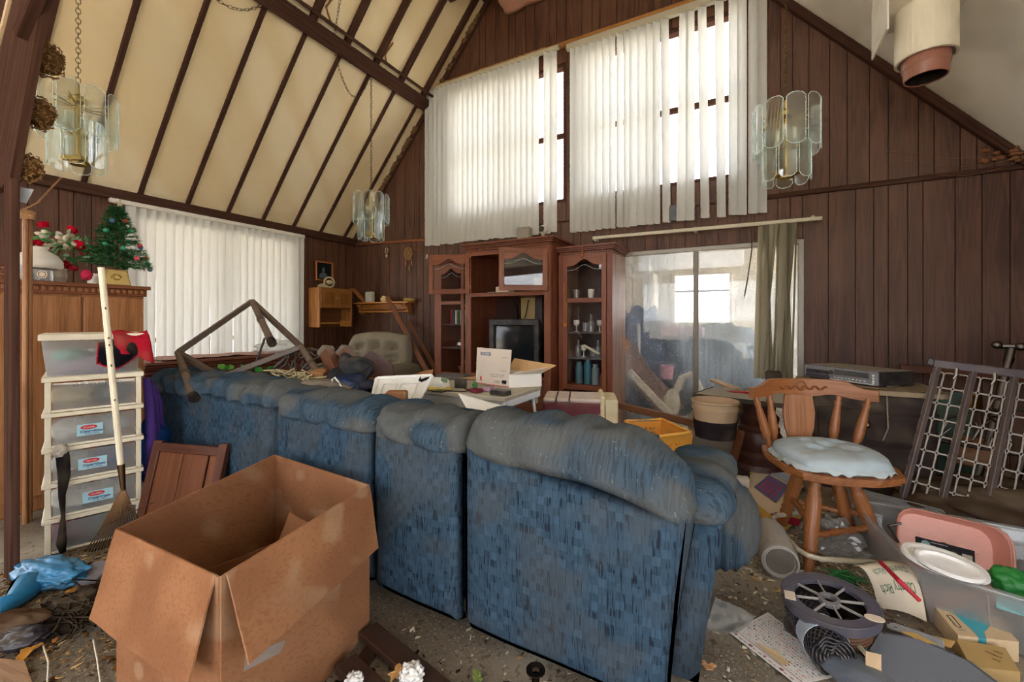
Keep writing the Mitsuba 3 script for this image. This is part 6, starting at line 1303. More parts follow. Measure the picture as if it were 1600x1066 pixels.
# curved printed paper wrapper
def decal(m, Pf, o=.0012):
    """lay a flat mesh (x, y in 0..1, z = height) on the surface Pf(u, v)"""
    v = np.array(m.vertices); out = []
    for x, y, z in v:
        p = Pf(x, y); n = np.cross(Pf(x + .01, y) - p, Pf(x, y + .01) - p); n /= np.linalg.norm(n)
        out.append(p + n * (o + z))
    return trimesh.Trimesh(out, m.faces, process=False)
cq = [np.array(p) for p in ((0.406, 2.278, 0.15), (0.583, 2.368, 0.17), (0.62, 2.212, 0.03), (0.481, 2.244, 0.02))]
def CR(u, v):
    p = (cq[3] * (1 - u) + cq[2] * u) * (1 - v) + (cq[0] * (1 - u) + cq[1] * u) * v
    return p + np.array((.04, -.30, .85)) * (.075 * 4 * v * (1 - v) + .02 * math.sin(u * 3.1))
k = thing('printed_wrapper', 'curved beige wrapper with green script writing beside the cable reel', 'wrapper')
part(k, 'paper', sheet(np.array([[CR(u, v) for v in np.linspace(0, 1, 12)] for u in np.linspace(0, 1, 12)])[:, ::-1], .003), 'matte', 'c0b39e', smooth=True)
for j, (u, v) in enumerate(((.80, .93), (.86, .63), (.88, .33))):
    t = meshkit.text_mesh('Country Rich', 1.0, .0001); t.apply_translation((0, -.5, 0)); w = t.bounds[1][0]
    t.apply_scale((-.72 / w, -.135, 1)); t.apply_transform(rot(rz=8)); t.apply_translation((u, v, 0)); t.invert()
    part(k, 'green_lettering', decal(t, CR, .005), 'clean', '2f5a44', smooth=False)
part(k, 'fold_line', decal(ext(sbox(.10, .12, .115, .95), .0001), CR, .004), 'clean', '8a8272', smooth=False)
solo('red_straw', 'flat red plastic strip lying across the printed wrapper', 'strip', tube([np.array((0.494, 2.264, 0.2)), np.array((0.513, 2.105, 0.215)), np.array((0.575, 2.126, 0.15))], (.008, .009, .008), 8), 'satin', 'b01c34', smooth=True)

# clear storage bin with its contents
k = thing('storage_bin', 'large clear plastic bin at the lower right holding the pink tub and lids', 'storage bin')
rim = [np.array(p) for p in ((.60, 2.235, .22), (1.30, 2.03, .22), (1.58, 2.86, .22), (.50, 2.93, .22))]
cen = sum(rim) / 4; base = [cen + (p - cen) * (.88, .88, 1) - (0, 0, .215) for p in rim]
part(k, 'body', cat([slab([base[i], base[(i + 1) % 4], rim[(i + 1) % 4], rim[i]], .003) for i in range(4)] + [slab(base, .003)]), 'clearplastic', smooth=False)
part(k, 'rim', tube(sum([[p * .95 + q * .05, p * .95 + r_ * .05] for q, p, r_ in zip([rim[-1]] + rim[:-1], rim, rim[1:] + rim[:1])], []), .012, 8, closed=True), 'frost', smooth=True)
part(k, 'rib', [bar(base[0] * (1 - t) + base[1] * t + (0, -.004, .02), rim[0] * (1 - t) + rim[1] * t + (0, -.004, -.02), .005, .004, (0, -1, 0)) for t in (.25, .5, .75)], 'frost')
def roundpan(k, P, bulge, wall, mat, c, name):
    pass
def tubshell(w, h, d, r, t=.004):
    """open rounded tub: mouth in the local xy plane, depth along -z"""
    rows = []
    for s, z in ((1.0, 0), (1.03, .004), (1.03, -.012), (.99, -.014), (.90, -d * .85), (.85, -d), (0.01, -d)):
        p = rrect(w * s, h * s, r * max(s, .1), 6); xy = np.array(p.exterior.coords)[:-1]
        ang = np.linspace(0, 1, 40, endpoint=False); L = p.exterior.length
        rows.append([(*p.exterior.interpolate(a * L).coords[0], z) for a in ang])
    V = np.array(rows).reshape(-1, 3); n = 40; F = []
    for i in range(len(rows) - 1):
        for j in range(n):
            a, b_ = i * n + j, i * n + (j + 1) % n; F += [[a, b_, b_ + n], [a, b_ + n, a + n]]
    return trimesh.Trimesh(V, F, process=False)
k = thing('pink_tub', 'salmon pink rounded plastic tub standing on edge in the clear bin', 'tub')
po = np.array((0.86, 2.732, 0.135)); pxv = np.array((.41, .02, -.045)); pyv = np.array((.05, .35, .93))
TB = lambda m: basis(m, po, pxv, pyv)
sh = tubshell(.40, .27, .09, .075)
part(k, 'tub', TB(sh), 'satin', 'c88977', smooth=35)
lb = part(k, 'label_sticker', TB(bx(.215, .11, .002, .0, -.045, -.0885, .0005)), 'clean', '2c2a2e')
part(lb, 'label_detail', [TB(ext(ngon(.018, 16), .001).apply_translation((-.07, -.015, -.086)))], 'clean', '7f9a98', smooth=False)
part(lb, 'label_detail', [TB(bx(.036, .03, .001, .08, -.03, -.086, .0003))], 'clean', 'b0a496', smooth=False)
part(lb, 'label_text', [TB(bx(w_, .004, .001, x, y, -.086, .0003)) for w_, x, y in ((.06, -.02, .0), (.08, .0, -.02), (.10, -.0, -.035), (.05, .03, -.06))], 'clean', '9a948c', smooth=False)
for i, (p, sx, sy, l, c) in enumerate((((0.683, 2.264, 0.25), .125, .088, 'larger oval white lid lying under the smaller one on the clear bin', 'd4d0c8'), ((0.686, 2.225, 0.258), .098, .068, 'smaller oval white lid lying on the larger one', 'dcd9d4'))):
    k = thing('oval_cover', l, 'lid', 'white oval lids on the clear bin')
    lm_ = at(lathe([(0, .0), (.80, .0), (.86, .012), (.97, .012), (1.0, .002), (1.0, -.006), (.96, .004), (.86, .004), (.8, -.006), (0, -.006)], 48), 0, 0, 0)
    lm_.apply_scale((sx, sy, 1)); put(k, at(lm_, *p, rz=-14, rx=8, ry=6), 'satin', c, smooth=35)
solo('green_bottle', 'bright green glossy plastic piece in the clear bin', 'bottle', blob(.07, .06, .05, .3, 5, 3, 3, *(0.934, 2.438, 0.16)), 'satin', '1f7a34', smooth=30)
solo('teal_cloth', 'teal film folded along the rim of the clear bin', 'plastic', sheet(grid((0.8, 2.19, 0.215), (0.917, 2.157, 0.215), (0.917, 2.157, 0.16), (0.798, 2.183, 0.16), 10, 6, .012, 9, 2), .003), 'satin', '6f9fa0', smooth=True)
solo('bin_clutter', 'muddle of brown and grey scraps seen through the clear bin', 'scraps', [at(blob(.12, .10, .05, .5, 6, i, 3), 1.0 + .12 * i, 2.35, .06) for i in range(3)], 'matte', '6a5a4c', kind='stuff', smooth=True)
solo('cream_tray', 'cream plastic tray standing at the back of the clear bin', 'tray', slab([(1.04, 2.911, -0.039), (1.235, 2.905, -0.068), (1.362, 3.203, -0.035), (1.222, 3.24, 0.01)], .01), 'satin', 'b8ac98', smooth=False)
k = thing('grey_bin', 'dusty grey bin between the chair and the stove base', 'bin')
gb = [np.array(p) for p in ((0.588, 2.863, 0.03), (0.707, 2.83, 0.03), (0.779, 2.996, 0.14), (0.6, 3, 0.14))]
g0 = np.array((.62, 3.00, 0))
part(k, 'body', at(tubshell(.42, .32, .15, .03), .70, 3.10, .16, rz=-25), 'satin', '8b8c8c', smooth=35)
solo('blue_white_film', 'bluish white plastic film draped by the chair leg', 'film', sheet(grid((0.568, 2.79, 0.2), (0.602, 2.809, 0.19), (0.635, 2.49, 0.1), (0.611, 2.602, 0.06), 8, 12, .012, 7, 3), .003), 'wrap', smooth=True)
solo('metal_bracket', 'bent steel bracket in the grey bin', 'bracket', tube([(0.608, 2.492, 0.2), (0.614, 2.684, 0.2), (0.67, 2.721, 0.21)], .006, 6), 'metal', '9a948c')
# cartons
k = thing('teal_carton', 'flat tan carton with a teal printed wave in front of the clear bin', 'carton')
q = [np.array(p) for p in ((0.669, 2.09, 0.075), (0.842, 2.151, 0.075), (0.839, 2.288, 0.075), (0.655, 2.256, 0.075))]
part(k, 'body', hexa([p * (1, 1, 0) + (0, 0, .003) for p in q], q), 'clean', 'c4ab88', smooth=False)
def CQ(u, v): return (q[0] * (1 - u) + q[1] * u) * (1 - v) + (q[3] * (1 - u) + q[2] * u) * v
wave = Polygon([(.34, 0), (.47, 0), (.52, .22), (.66, .40), (.74, .62), (.70, .86), (.58, 1.0), (.24, 1.0), (.27, .75), (.30, .45), (.34, .18)])
part(k, 'teal_print', decal(ext(wave, .0001), CQ), 'clean', '4f9fac', smooth=False)
part(k, 'teal_print', slab([q[0] * .66 + q[1] * .34 - (0, .001, .0), q[0] * .53 + q[1] * .47 - (0, .001, 0), q[0] * .53 + q[1] * .47 - (0, .001, .07), q[0] * .66 + q[1] * .34 - (0, .001, .07)], .001), 'clean', '3f8c98', smooth=False)
fr_ = affinity.translate(affinity.scale(rrect(.10, .44, .04), 1, 1), .14, .50)
part(k, 'picture_frame_print', decal(ext(fr_.difference(fr_.buffer(-.016)), .0001), CQ), 'clean', '38322e', smooth=False)
part(k, 'print_line', [decal(ext(sbox(a, b_, a + w_, b_ + .012), .0001), CQ) for a, b_, w_ in [(.33, .88 - .05 * i, .30 - .03 * (i % 3)) for i in range(9)] + [(.10, .20, .12), (.05, .93, .12)]], 'clean', '3c7f8a', smooth=False)
k = thing('torn_carton', 'torn yellowish tan carton in front of the teal one', 'carton')
q2 = [np.array(p) for p in ((0.651, 1.938, 0.065), (0.781, 1.987, 0.065), (0.789, 2.099, 0.07), (0.658, 2.071, 0.07))]
part(k, 'body', hexa([p * (1, 1, 0) + (0, 0, .003) for p in q2], q2), 'matte', 'b0925f', smooth=False)
part(k, 'flap', slab([(0.609, 2.092, 0.05), (0.65, 2.057, 0.07), (0.629, 2.027, 0.06), (0.605, 2.048, 0.05)], .003), 'clean', 'c9a468', smooth=False)
part(k, 'scrawl', [bar(q2[0] + (q2[1] - q2[0]) * a + (q2[3] - q2[0]) * b_ + (0, 0, .003), q2[0] + (q2[1] - q2[0]) * (a + .16) + (q2[3] - q2[0]) * (b_ - .1) + (0, 0, .003), .003, .001) for a, b_ in ((.5, .6), (.62, .5), (.7, .65), (.55, .35))], 'clean', '6a5238')
# cushions, bag and boards near the lower edge
k = thing('grey_cushion', 'flat blue grey vinyl cushion at the lower picture edge', 'cushion')
cp = Polygon([(-.16, -.20), (.17, -.26), (.22, -.10), (.10, .09), (.00, .13), (-.10, .10), (-.14, .0)]).buffer(.025)
part(k, 'pad', basis(cat([ext(cp, .035), ext(cp.buffer(-.012), .045)]), (.53, 1.85, .03), (1, -.05, 0), (.05, 1, .02)), 'satin', '6a707a', smooth=30)
part(k, 'piping', basis(tube([(x, y, .036) for x, y in np.array(cp.exterior.coords)[:-1]], .006, 6, closed=True), (.53, 1.85, .03), (1, -.05, 0), (.05, 1, .02)), 'satin', '4f545e', smooth=True)
solo('vinyl_bag', 'dark blue grey vinyl piece beside the mesh roll', 'bag', at(pillow(.30, .16, .07, 20, .4, amp=.02, seed=4), .36, 1.70, .045, rz=-52), 'satin', '5b6470', smooth=True)
solo('paper_band', 'tan cardboard strip standing before the blue grey cushion', 'strip', slab([(0.335, 1.71, 0.06), (0.378, 1.728, 0.06), (0.393, 1.8, 0.1), (0.352, 1.796, 0.1)], .004), 'clean', 'c0a684', smooth=False)
solo('curled_batten', 'long pale curved batten beside the vinyl cushion', 'batten', tube([(0.318, 1.896, 0.06), (0.349, 1.84, 0.08), (0.365, 1.796, 0.08)], .008, 8), 'satin', 'b8b098')
solo('steel_strip', 'dull steel strip behind the blue grey cushion', 'strip', bar((0.469, 2.074, 0.05), (0.618, 2.042, 0.05), .05, .02), 'satin', '8a8c90')
solo('tan_strip', 'tan plywood scrap on the dull steel strip', 'scrap', slab([(0.498, 2.021, 0.075), (0.542, 2.031, 0.075), (0.584, 1.999, 0.075), (0.543, 1.983, 0.075)], .004), 'clean', 'bb9a5c', smooth=False)
solo('black_cord_heap', 'dark cord and rag heap under the cable reel', 'rag', [at(blob(.12, .07, .045, .5, 6, 3, 3), *(0.409, 1.991, 0.03)), at(blob(.07, .05, .03, .5, 6, 5, 3), *(0.47, 2.079, 0.03))], 'matte', '322c2a', smooth=True)
# printed sheet, plastic, papers
def sheetquad(p, amp=.004, n=14, m=10, seed=1): return sheet(grid(*[np.array(x) for x in p], n, m, amp, 6, seed), .0015)
k = thing('printed_sheet', 'long white sheet of small red and blue print lying on the carpet', 'printed sheet')
nq = [np.array(p) for p in ((-0.049, 1.81, 0.012), (0.15, 1.655, 0.012), (0.315, 1.798, 0.012), (0.084, 2.009, 0.012))]
def NQ(u, v): return (nq[0] * (1 - u) + nq[1] * u) * (1 - v) + (nq[3] * (1 - u) + nq[2] * u) * v
part(k, 'paper', sheet(np.array([[NQ(u, v) for v in np.linspace(0, 1, 8)] for u in np.linspace(0, 1, 10)]), .002), 'clean', 'd0c9c0', smooth=False)
pr_ = {'b06a6a': [], '6a86a8': [], '55504c': []}
for i in range(26):
    for j in range(13):
        c = random.choice(list(pr_)); u, v = .03 + .036 * i + .008 * R.random(), .17 + .062 * j
        if R.random() < .8: pr_[c].append(decal(ext(sbox(u, v, u + .012 + .016 * R.random(), v + .010 + .016 * (R.random() < .3)), .0001), NQ, .001))
for c, m in pr_.items(): kk = part(k, 'print', cat(m), 'clean', c, smooth=False); labels[kk] = {'label': {'b06a6a': 'red print', '6a86a8': 'blue print', '55504c': 'dark print'}[c], 'kind': 'stuff'}
part(k, 'border_line', decal(ext(sbox(0, .115, 1, .125), .0001), NQ), 'clean', '7a4a50', smooth=False)
part(k, 'border_mark', [decal(ext(sbox(u, .03, u + .03 + .02 * (i % 2), .045 + .03 * (i % 3 == 0)), .0001), NQ) for i, u in enumerate(np.arange(.06, .95, .075))], 'clean', '8a4a5c', smooth=False)
part(k, 'tan_back', slab([NQ(.30, .16) + (0, 0, .004), NQ(.72, .13) + (0, 0, .004), NQ(.74, .26) + (0, 0, .006), NQ(.55, .28) + (0, 0, .01)], .001), 'clean', 'b59a74', smooth=False)
solo('clear_wrap', 'crumpled clear plastic wrap beside the sofa corner', 'plastic wrap', sheet(grid((-0.128, 1.789, 0.03), (-0.027, 1.795, 0.02), (0.042, 1.935, 0.03), (-0.104, 1.922, 0.06), 20, 18, .045, 9, 3), .002), 'wrap', smooth=25)
for i, (p, c1, c2, l) in enumerate((([(-0.06, 3.399, 0.02), (0.171, 2.925, 0.02), (0.404, 3.734, 0.03), (0.172, 4.082, 0.03)], 'd8c4a8', '6a6a90', 'open magazine page with a purple picture before the low table'), ([(0.077, 3.035, 0.012), (0.125, 2.633, 0.012), (0.344, 3.177, 0.014), (0.244, 3.359, 0.014)], 'cdb26a', '77688a', 'second yellow edged magazine under the chair'))):
    k = thing('magazine', l, 'magazine'); pp = [np.array(x) for x in p]
    def MQ(u, v, pp=pp): return (pp[0] * (1 - u) + pp[1] * u) * (1 - v) + (pp[3] * (1 - u) + pp[2] * u) * v
    part(k, 'page', sheetquad(p, .006, seed=i), 'clean', c1, smooth=True)
    part(k, 'yellow_border', [slab([MQ(a, b_) + (0, 0, .006), MQ(a2, b2) + (0, 0, .006), MQ(a2 + dx, b2 + dy) + (0, 0, .006), MQ(a + dx, b_ + dy) + (0, 0, .006)], .001) for a, b_, a2, b2, dx, dy in ((0, 0, 1, 0, 0, -.10), (0, 0, 0, 1, -.04, 0), (0, .98, 1, .98, 0, .08))], 'clean', 'c9a552', smooth=False)
    part(k, 'picture', [slab([MQ(.30, .22) + (0, 0, .008), MQ(.80, .22) + (0, 0, .008), MQ(.80, .66) + (0, 0, .008), MQ(.30, .66) + (0, 0, .008)], .001)], 'clean', c2, smooth=False)
    part(k, 'picture_streak', [slab([MQ(.36 + .1 * j, .25) + (0, 0, .0095), MQ(.42 + .1 * j, .25) + (0, 0, .0095), MQ(.40 + .1 * j, .60) + (0, 0, .0095), MQ(.36 + .1 * j, .60) + (0, 0, .0095)], .0008) for j in range(4)], 'clean', 'a0506a', smooth=False)
    part(k, 'header_strip', [slab([MQ(.30, .72) + (0, 0, .008), MQ(.86, .72) + (0, 0, .008), MQ(.86, .88) + (0, 0, .008), MQ(.30, .88) + (0, 0, .008)], .001)], 'clean', 'a8aebc', smooth=False)
solo('wood_block', 'pale dusty block on the floor beside the laundry basket', 'block', at(bx(.22, .17, .07), *(-0.333, 3.631, 0), rz=-15), 'matte', 'a8957c')
solo('dark_case', 'dark flat case under the low table', 'case', at(bx(.30, .14, .07), *(-0.119, 3.594, 0), rz=-6), 'matte', '332c2a')
solo('labelled_tin', 'white labelled tin lying before the dark case', 'tin', basis(at(lathe([(0, 0), (.04, 0), (.04, .15), (0, .15)], 20), ry=90), (-0.122, 3.427, 0.045), (1, .25, 0), (-.2, 1, 0)), 'clean', 'c9c0b2', smooth=30)
solo('chair_batten', 'brown board lying along the foot of the glass door', 'board', bar((-0.348, 3.908, 0.03), (0.009, 3.922, 0.03), .09, .05), 'matte', '5a4838')
solo('green_shred', 'small clump of green plastic shreds by the printed wrapper', 'shreds', cat([tube([np.array((0.39, 2.407, 0.03)) + R.normal(size=3) * (.035, .025, .012) for _ in range(3)], .004, 4) for _ in range(26)]), 'clean', '3c7a48', kind='stuff')
solo('red_scrap', 'dark red paper scrap behind the near chair leg', 'paper', slab([(0.202, 2.915, 0.02), (0.274, 2.919, 0.02), (0.288, 2.944, 0.05), (0.236, 2.952, 0.05)], .003), 'clean', '8a2434', smooth=False)

# ================================================================ litter on the floor, left
k = thing('blue_bag', 'bright blue plastic bag with a twisted neck on the floor by the post', 'plastic bag')
part(k, 'bag', cat([at(blob(.17, .085, .06, .3, 6, 4, 4), *(-2.763, 0.669, 0.055), rz=20), tube([(-2.733, 0.598, 0.045), (-2.646, 0.535, 0.04), (-2.626, 0.48, 0.04)], (.06, .035, .045), 12)]), 'satin', '1f6e98', smooth=True)
solo('tan_scrap', 'tan cardboard oval lying against the blue bag', 'cardboard', slab([(-2.742, 0.522, 0.03), (-2.805, 0.556, 0.03), (-2.785, 0.589, 0.04), (-2.71, 0.566, 0.04), (-2.691, 0.537, 0.03)], .006), 'clean', '9a7654', smooth=False)
solo('brown_shoe', 'crumpled brown shoe at the left picture edge', 'shoe', at(blob(.12, .06, .045, .35, 5, 6, 3), *(-2.429, 0.488, 0.045), rz=40), 'matte', '4a3628', smooth=True)
solo('dark_glove', 'black shiny glove under the brown shoe at the left edge', 'glove', [at(blob(.07, .05, .035, .35, 5, 8, 3), *(-2.311, 0.495, 0.035), rz=50), at(blob(.06, .025, .02, .3, 5, 8, 3), *(-2.359, 0.492, 0.05), rz=35)], 'satin', '1c1a22', smooth=True)
solo('grey_brush', 'bundle of pale bristles at the left picture edge', 'bristles', cat([tube([np.array((-2.392, 0.437, 0.02)) + (0, .02 * R.random(), .02 * R.random()), np.array((-2.342, 0.483, 0.02)) + R.normal(size=3) * (.01, .01, .008)], .0025, 4) for _ in range(40)]), 'matte', '9a9284', kind='stuff')
solo('plywood_scrap', 'tan plywood board corner at the lower left edge', 'board', slab([(-2.168, 0.383, 0.01), (-2.04, 0.454, 0.01), (-2.183, 0.468, 0.015), (-2.322, 0.41, 0.015)], .008), 'wood', '8a6848', smooth=False)
solo('black_fur', 'heap of black matted hair between the bag and the cardboard box', 'hair', [at(blob(.15, .10, .05, .5, 7, 4, 4), *(-2.363, 0.663, 0.03), rz=20)] + [tube([np.array((-2.303, 0.646, 0.06)) + R.normal(size=3) * (.08, .05, .012) for _ in range(4)], .004, 4) for _ in range(60)], 'matte', '231a17', kind='stuff', smooth=True)
solo('grey_block', 'grey slate coloured block by the box corner', 'block', at(bx(.10, .12, .03), *(-2.625, 0.784, 0.02), rz=35, rx=12), 'matte', '7d7a80')
for i, (pts, l) in enumerate((([(-2.377, 0.542, 0.012), (-2.239, 0.526, 0.012), (-2.119, 0.51, 0.012), (-1.992, 0.477, 0.012)], 'white string curving down the carpet at the lower left'), ([(-2.122, 0.626, 0.012), (-1.989, 0.597, 0.012), (-1.839, 0.561, 0.012)], 'straight white string on the carpet near the box flap'))):
    solo('string', l, 'string', tube(pts, .0028, 5), 'clean', 'cfc6b4', smooth=True)
def leafmesh(p, s, rz, seed):
    r = np.random.default_rng(seed); a = np.arange(14) * math.tau / 14
    rad = s * (1 + .35 * r.normal(size=14)).clip(.4, 1.6)
    pts = np.stack([rad * np.cos(a), rad * .6 * np.sin(a), .25 * s * r.random(14)], 1)
    V = np.vstack([pts, [[0, 0, .1 * s]], pts - (0, 0, .002), [[0, 0, .1 * s - .002]]]); F = []
    for i in range(14):
        j = (i + 1) % 14; F += [[14, i, j], [29, 15 + j, 15 + i], [i, 15 + i, 15 + j], [i, 15 + j, j]]
    return at(trimesh.Trimesh(V, F, process=False), *p, rz=rz)
LF = [((-2.252, 0.498, 0.015), .05, 'b8803c', 'orange dried leaf by the black glove'), ((-2.431, 0.629, 0.015), .045, 'a07a48', 'tan leaf before the black hair heap'), ((-2.563, 0.687, 0.02), .035, 'a8743c', 'small orange leaf beside the blue bag'), ((-2.713, 0.833, 0.03), .04, 'b08a50', 'tan scrap against the box behind the grey block'),
      ((-0.112, 1.599, 0.012), .025, 'b88a60', 'pinkish flake on the carpet right of the sofa'), ((0.14, 2.182, 0.015), .025, 'c09a68', 'tan flake left of the cable reel'), ((0.321, 1.783, 0.012), .035, '8a9a50', 'green leaf at the lower edge under the mesh roll'), ((0.044, 2.239, 0.012), .02, 'b08a5a', 'small flake before the steel canister'),
      ((-2.249, 0.556, 0.012), .012, 'c07a44', 'round orange chip on the carpet at lower left'), ((-0.976, 1.008, 0.07), .03, 'c09058', 'tan flake on the dark slats'), ((-0.77, 1.161, 0.02), .03, '7a8a4c', 'green scrap at the lower edge under the sofa')]
for i, (p, s, c, l) in enumerate(LF): solo('leaf_scrap', l, 'leaf', leafmesh(p, s, R.uniform(0, 360), i), 'clean', c, 'dried leaf scraps on the floor', smooth=False)
# fine litter everywhere: chips, flakes and twigs nobody could count
def scatter(n, boxes, smin, smax, cols, seed):
    r = np.random.default_rng(seed); V, F, C_ = [], [], []
    for i in range(n):
        x0, x1, y0, y1 = boxes[r.integers(len(boxes))]
        x, y = r.uniform(x0, x1), r.uniform(y0, y1); s = smin + (smax - smin) * r.random() ** 2.5; a = r.random() * 6.28
        kx, ky = s * (1 + r.random() * 1.5), s * (.5 + .5 * r.random()); h = s * .35
        ct, st_ = math.cos(a), math.sin(a)
        q = np.array([(-kx, -ky, 0), (kx * .8, -ky * .7, .2 * s), (kx, ky, 0), (-kx * .6, ky * .8, .3 * s), (0, 0, h)])
        q = np.stack([q[:, 0] * ct - q[:, 1] * st_ + x, q[:, 0] * st_ + q[:, 1] * ct + y, q[:, 2] + .001], 1)
        b = 5 * i; V.append(q); F += [[b, b + 1, b + 4], [b + 1, b + 2, b + 4], [b + 2, b + 3, b + 4], [b + 3, b, b + 4]]
        C_.append(np.tile(lin(cols[r.integers(len(cols))]), (5, 1)))
    return trimesh.Trimesh(np.vstack(V), F, process=False), np.vstack(C_)
m, c = scatter(2600, [(-3.0, -1.3, .3, 1.0), (-3.1, -2.2, .4, .95), (-2.9, -1.9, .5, 1.0)], .002, .010, ['7a5a38', '8d6d46', '5a4028', 'a88858', '3f2c1c', '6b4a2c', 'b59a74'], 3)
solo('leaf_litter', 'brown crumbled leaf litter on the carpet around the box and drawers', 'litter', m, 'clean', c, kind='stuff', smooth=False)
m, c = scatter(4200, [(-.1, 1.0, 1.55, 3.4), (-.1, .7, 1.6, 2.9), (-1.2, 1.2, .9, 1.6), (-.8, 1.4, 2.9, 4.6), (.0, .5, 2.3, 3.0)], .0025, .010, ['b8a88c', '8d7a60', '6a5844', 'd0c6b0', '4f4234', '9a7f5c', 'c2b8a8'], 4)
solo('chip_litter', 'pale and brown chips strewn over the carpet at the right', 'litter', m, 'clean', c, kind='stuff', smooth=False)
m, c = scatter(500, [(-1.3, -.35, .55, 1.2)], .003, .011, ['4a3a2c', '6a5440', '8a7658', '2f241c'], 6)
solo('slat_litter', 'dark crumbs around the slats under the sofa', 'litter', m, 'clean', c, kind='stuff', smooth=False)
m, c = scatter(420, [(-.9, -.2, 1.30, 1.5), (-2.0, -1.0, 1.33, 1.5)], .002, .006, ['cdb890', 'a8946c', 'd8cdb4'], 8)
m.vertices[:, 2] += np.where(m.vertices[:, 0] > -.9, .855 - .35 * np.clip(m.vertices[:, 0] + .55, 0, 1) ** 1.5, .855)

# ================================================================ the crowded sun room behind the glass
k = thing('white_cupboard', 'tall white cupboard in the sun room behind the left glass pane', 'cupboard')
part(k, 'body', bx(.62, .45, 1.95, -1.55, 7.05, 0), 'offwhite')
part(k, 'door', [bx(.28, .02, 1.80, x, 6.815, .1) for x in (-1.71, -1.40)], 'offwhite')
part(k, 'handle', [bx(.015, .02, .09, -1.57, 6.80, 1.32)], 'metal', '6a6660')
for i in range(2): solo('paper_bundle', f"white banded bundle on the sun room cupboard, {('left', 'right')[i]} one", 'bundle', [bx(.24, .3, .13, -1.70 + .27 * i, 7.0, 1.955, .02), bx(.25, .31, .018, -1.70 + .27 * i, 7.0, 2.03, .002)], 'offwhite', group='bundles on the sun room cupboard')
solo('dark_tarp', 'big dark blue grey tarpaulin heap in the sun room', 'tarpaulin', at(blob(.75, .55, .62, .35, 4, 7, 4), -.35, 6.25, .55), 'clean', '71808c', smooth=True)
solo('dark_pile', 'dark clothes pile under the sun room cupboard', 'clothes', at(blob(.55, .5, .70, .45, 5, 3, 4), -1.25, 6.3, .62), 'clean', '52637a', smooth=True)
solo('white_cushion', 'white sheet corner on the dark clothes pile', 'sheet', slab([(-1.05, 5.85, 1.32), (-.72, 5.85, 1.10), (-.80, 5.95, 1.02), (-1.02, 5.95, 1.18)], .02), 'clean', 'cfd2d6', smooth=False)
solo('pink_blanket', 'pink folded blanket in the sun room below the window', 'blanket', bx(.50, .3, .12, -.70, 5.9, 1.0, .02), 'clean', 'b89aa4')
solo('white_post', 'thin white upright pole in the sun room heap', 'pole', [cyl((-1.22, 5.7, .55), (-1.22, 5.7, 1.15), .018), cyl((-1.38, 5.75, .6), (-1.38, 5.75, .95), .018)], 'clean', 'c9ccce')
solo('orange_carton', 'orange brown carton at the left of the sun room heap', 'carton', bx(.35, .3, .40, -1.50, 5.55, .55), 'clean', 'a8683c')
solo('lumber', 'brown boards leaning in the sun room behind the left pane', 'boards', [bar((-1.55, 5.40 + .04 * i, .95), (-.72 + .06 * i, 5.32, .1), .5, .02, (.4, -.3, .85)) for i in range(1)] + [bar((-1.25, 5.2, 1.0), (-.62, 5.12, .05), .03, .04)], 'clean', '6e5446')
solo('cream_chair', 'curved cream plastic chair lying behind the door stile', 'chair', [tube([(-.80, 5.15, .10), (-.62, 5.15, .55), (-.52, 5.16, .60), (-.45, 5.16, .45), (-.46, 5.16, .1)], (.03, .045, .05, .05, .04), 10), blob(.09, .05, .17, .1, 3, 3, 3, -.73, 5.12, .25)], 'clean', 'cbbfa6', smooth=True)
solo('white_plank', 'cream board slanting behind the left glass pane', 'plank', bar((-1.20, 5.06, .60), (-.72, 5.04, .12), .03, .075, (.6, 0, .75)), 'clean', 'd2c6ac')
solo('pink_mug', 'faded pink mug in the sun room heap', 'mug', lathe([(0, 0), (.07, 0), (.08, .16), (.07, .16), (.06, .02), (0, .02)], 18, -.82, 5.35, .50), 'clean', 'b07a86')
solo('bare_tree', 'bare grey branched tree outside the sun room window', 'tree', cat([tube([(.2, 13, 0), (.15, 13, 1.6), (.1, 13.1, 3.4)], (.09, .06, .03), 6)] + [tube([(.15, 13, z), (.15 + sx * .5, 13, z + .5), (.15 + sx * .9, 13.1, z + .7)], (.03, .018, .008), 5) for z in np.linspace(1.0, 3.0, 9) for sx in (-1, 1)]), 'clean', '8a8478')
for i, x in enumerate((-3.5, -1.6, 1.4, 3.2)):
    solo('far_bush', f"pale green bush far outside the sun room window, {('first', 'second', 'third', 'fourth')[i]} from left", 'bush', at(blob(.75, .7, 1.0, .4, 6, i, 3), x, 17 + 2 * i, .6), 'clean', 'b0b4a0', smooth=True)
st_ = struct('ground', 'pale ground outside the house'); put(st_, bx(80, 60, .1, 0, 12, -.22, .01), 'clean', 'd9d3c6')

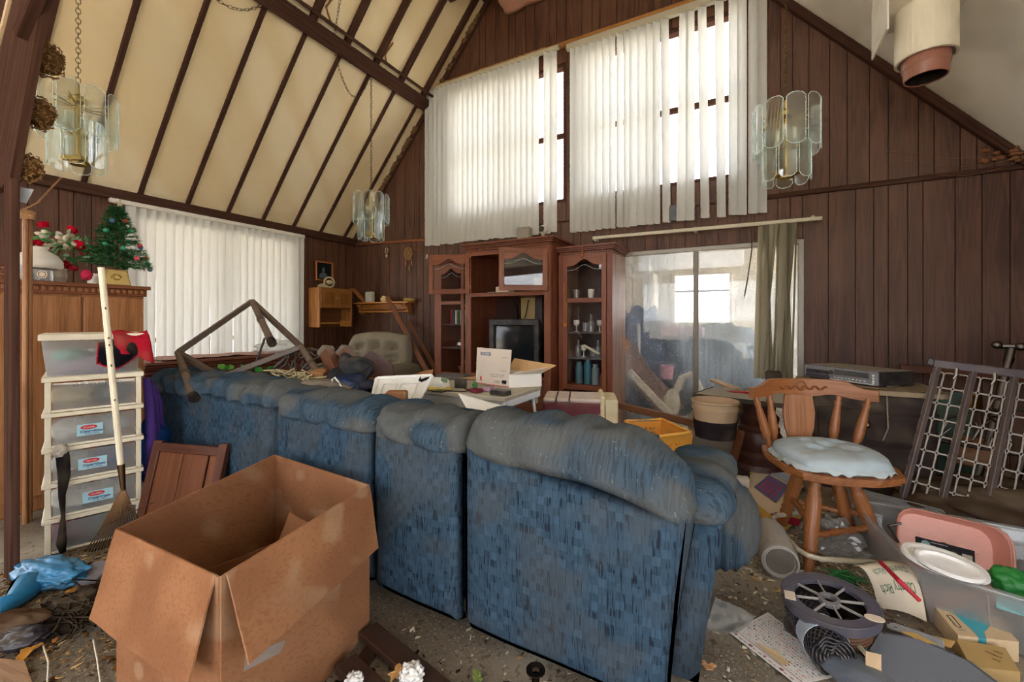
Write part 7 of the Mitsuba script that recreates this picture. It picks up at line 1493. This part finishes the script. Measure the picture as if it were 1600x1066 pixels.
# ================================================================ dirt, insulation and mud trails near the roof
k = thing('insulation', 'torn pink insulation hanging between the collar tie and the gable', 'insulation')
put(k, sheet(grid((-2.75, 4.35, 5.33), (-1.0, 4.35, 5.36), (-1.0, 4.86, 5.30), (-2.75, 4.86, 5.26), 26, 10, .09, 6, 3), .04), 'matte', 'b88872', smooth=True)
for i, pts in enumerate(([(-3.55, 2.74), (-3.62, 2.76), (-3.70, 2.72), (-3.78, 2.745)], [(-3.30, 3.06), (-3.62, 3.03), (-3.78, 3.08), (-3.95, 3.02), (-4.02, 3.14)], [(-3.86, 3.92), (-3.97, 3.89), (-4.02, 3.97)])):
    part(cl, 'mud_trail', tube([slope(x, y, .006) for x, y in pts], .012, 6), 'matte', '9a7048', smooth=True)
rg = np.random.default_rng(5); m = []
for x in np.linspace(-5.5, -3.2, 60):
    if rg.random() < .7: m.append(blob(.03 + .03 * rg.random(), .015, .02 + .02 * rg.random(), .6, 7, int(x * 99) % 50, 1, x, 4.85, roofl(x) - .06))
solo('edge_dirt', 'crumbly brown dirt along the left roof edge of the gable', 'dirt', cat(m), 'matte', '6b5236', kind='stuff')
m = [blob(.02 + .02 * rg.random(), .015, .014, .6, 7, i, 1, x, 4.85, 4.62) for i, x in enumerate(np.linspace(-4.0, -2.2, 44))]
solo('nest_dirt', 'tan crumbs along the board over the high blinds', 'dirt', cat(m), 'matte', 'b3905c', kind='stuff')
m = [blob(.014 + .014 * rg.random(), .012, .014, .6, 7, i, 1, 1.93 - .25 * rg.random() ** 2, 4.86 - .03 * rg.random(), 2.46 + .14 * rg.random()) for i in range(26)]
solo('corner_dirt', 'orange brown dirt clumps in the corner under the right eaves', 'dirt', cat(m), 'matte', '8a5a38', kind='stuff')
solo('cobweb', 'dusty sagging cobweb strands at the right end of the back wall', 'cobweb', cat([tube(cten((1.1 + .1 * i, 4.87, 2.70 - .1 * i), (1.90, 4.8, 2.50 - .02 * i), .05 + .02 * i, 12), .0018, 4) for i in range(3)]), 'matte', '7a5c44', kind='stuff')
k = thing('wall_speaker', 'small dark speaker box under the gap in the right blind', 'speaker')
put(k, bx(.10, .06, .17, -.66, 4.84, 2.27), 'satin', '3a3c40')
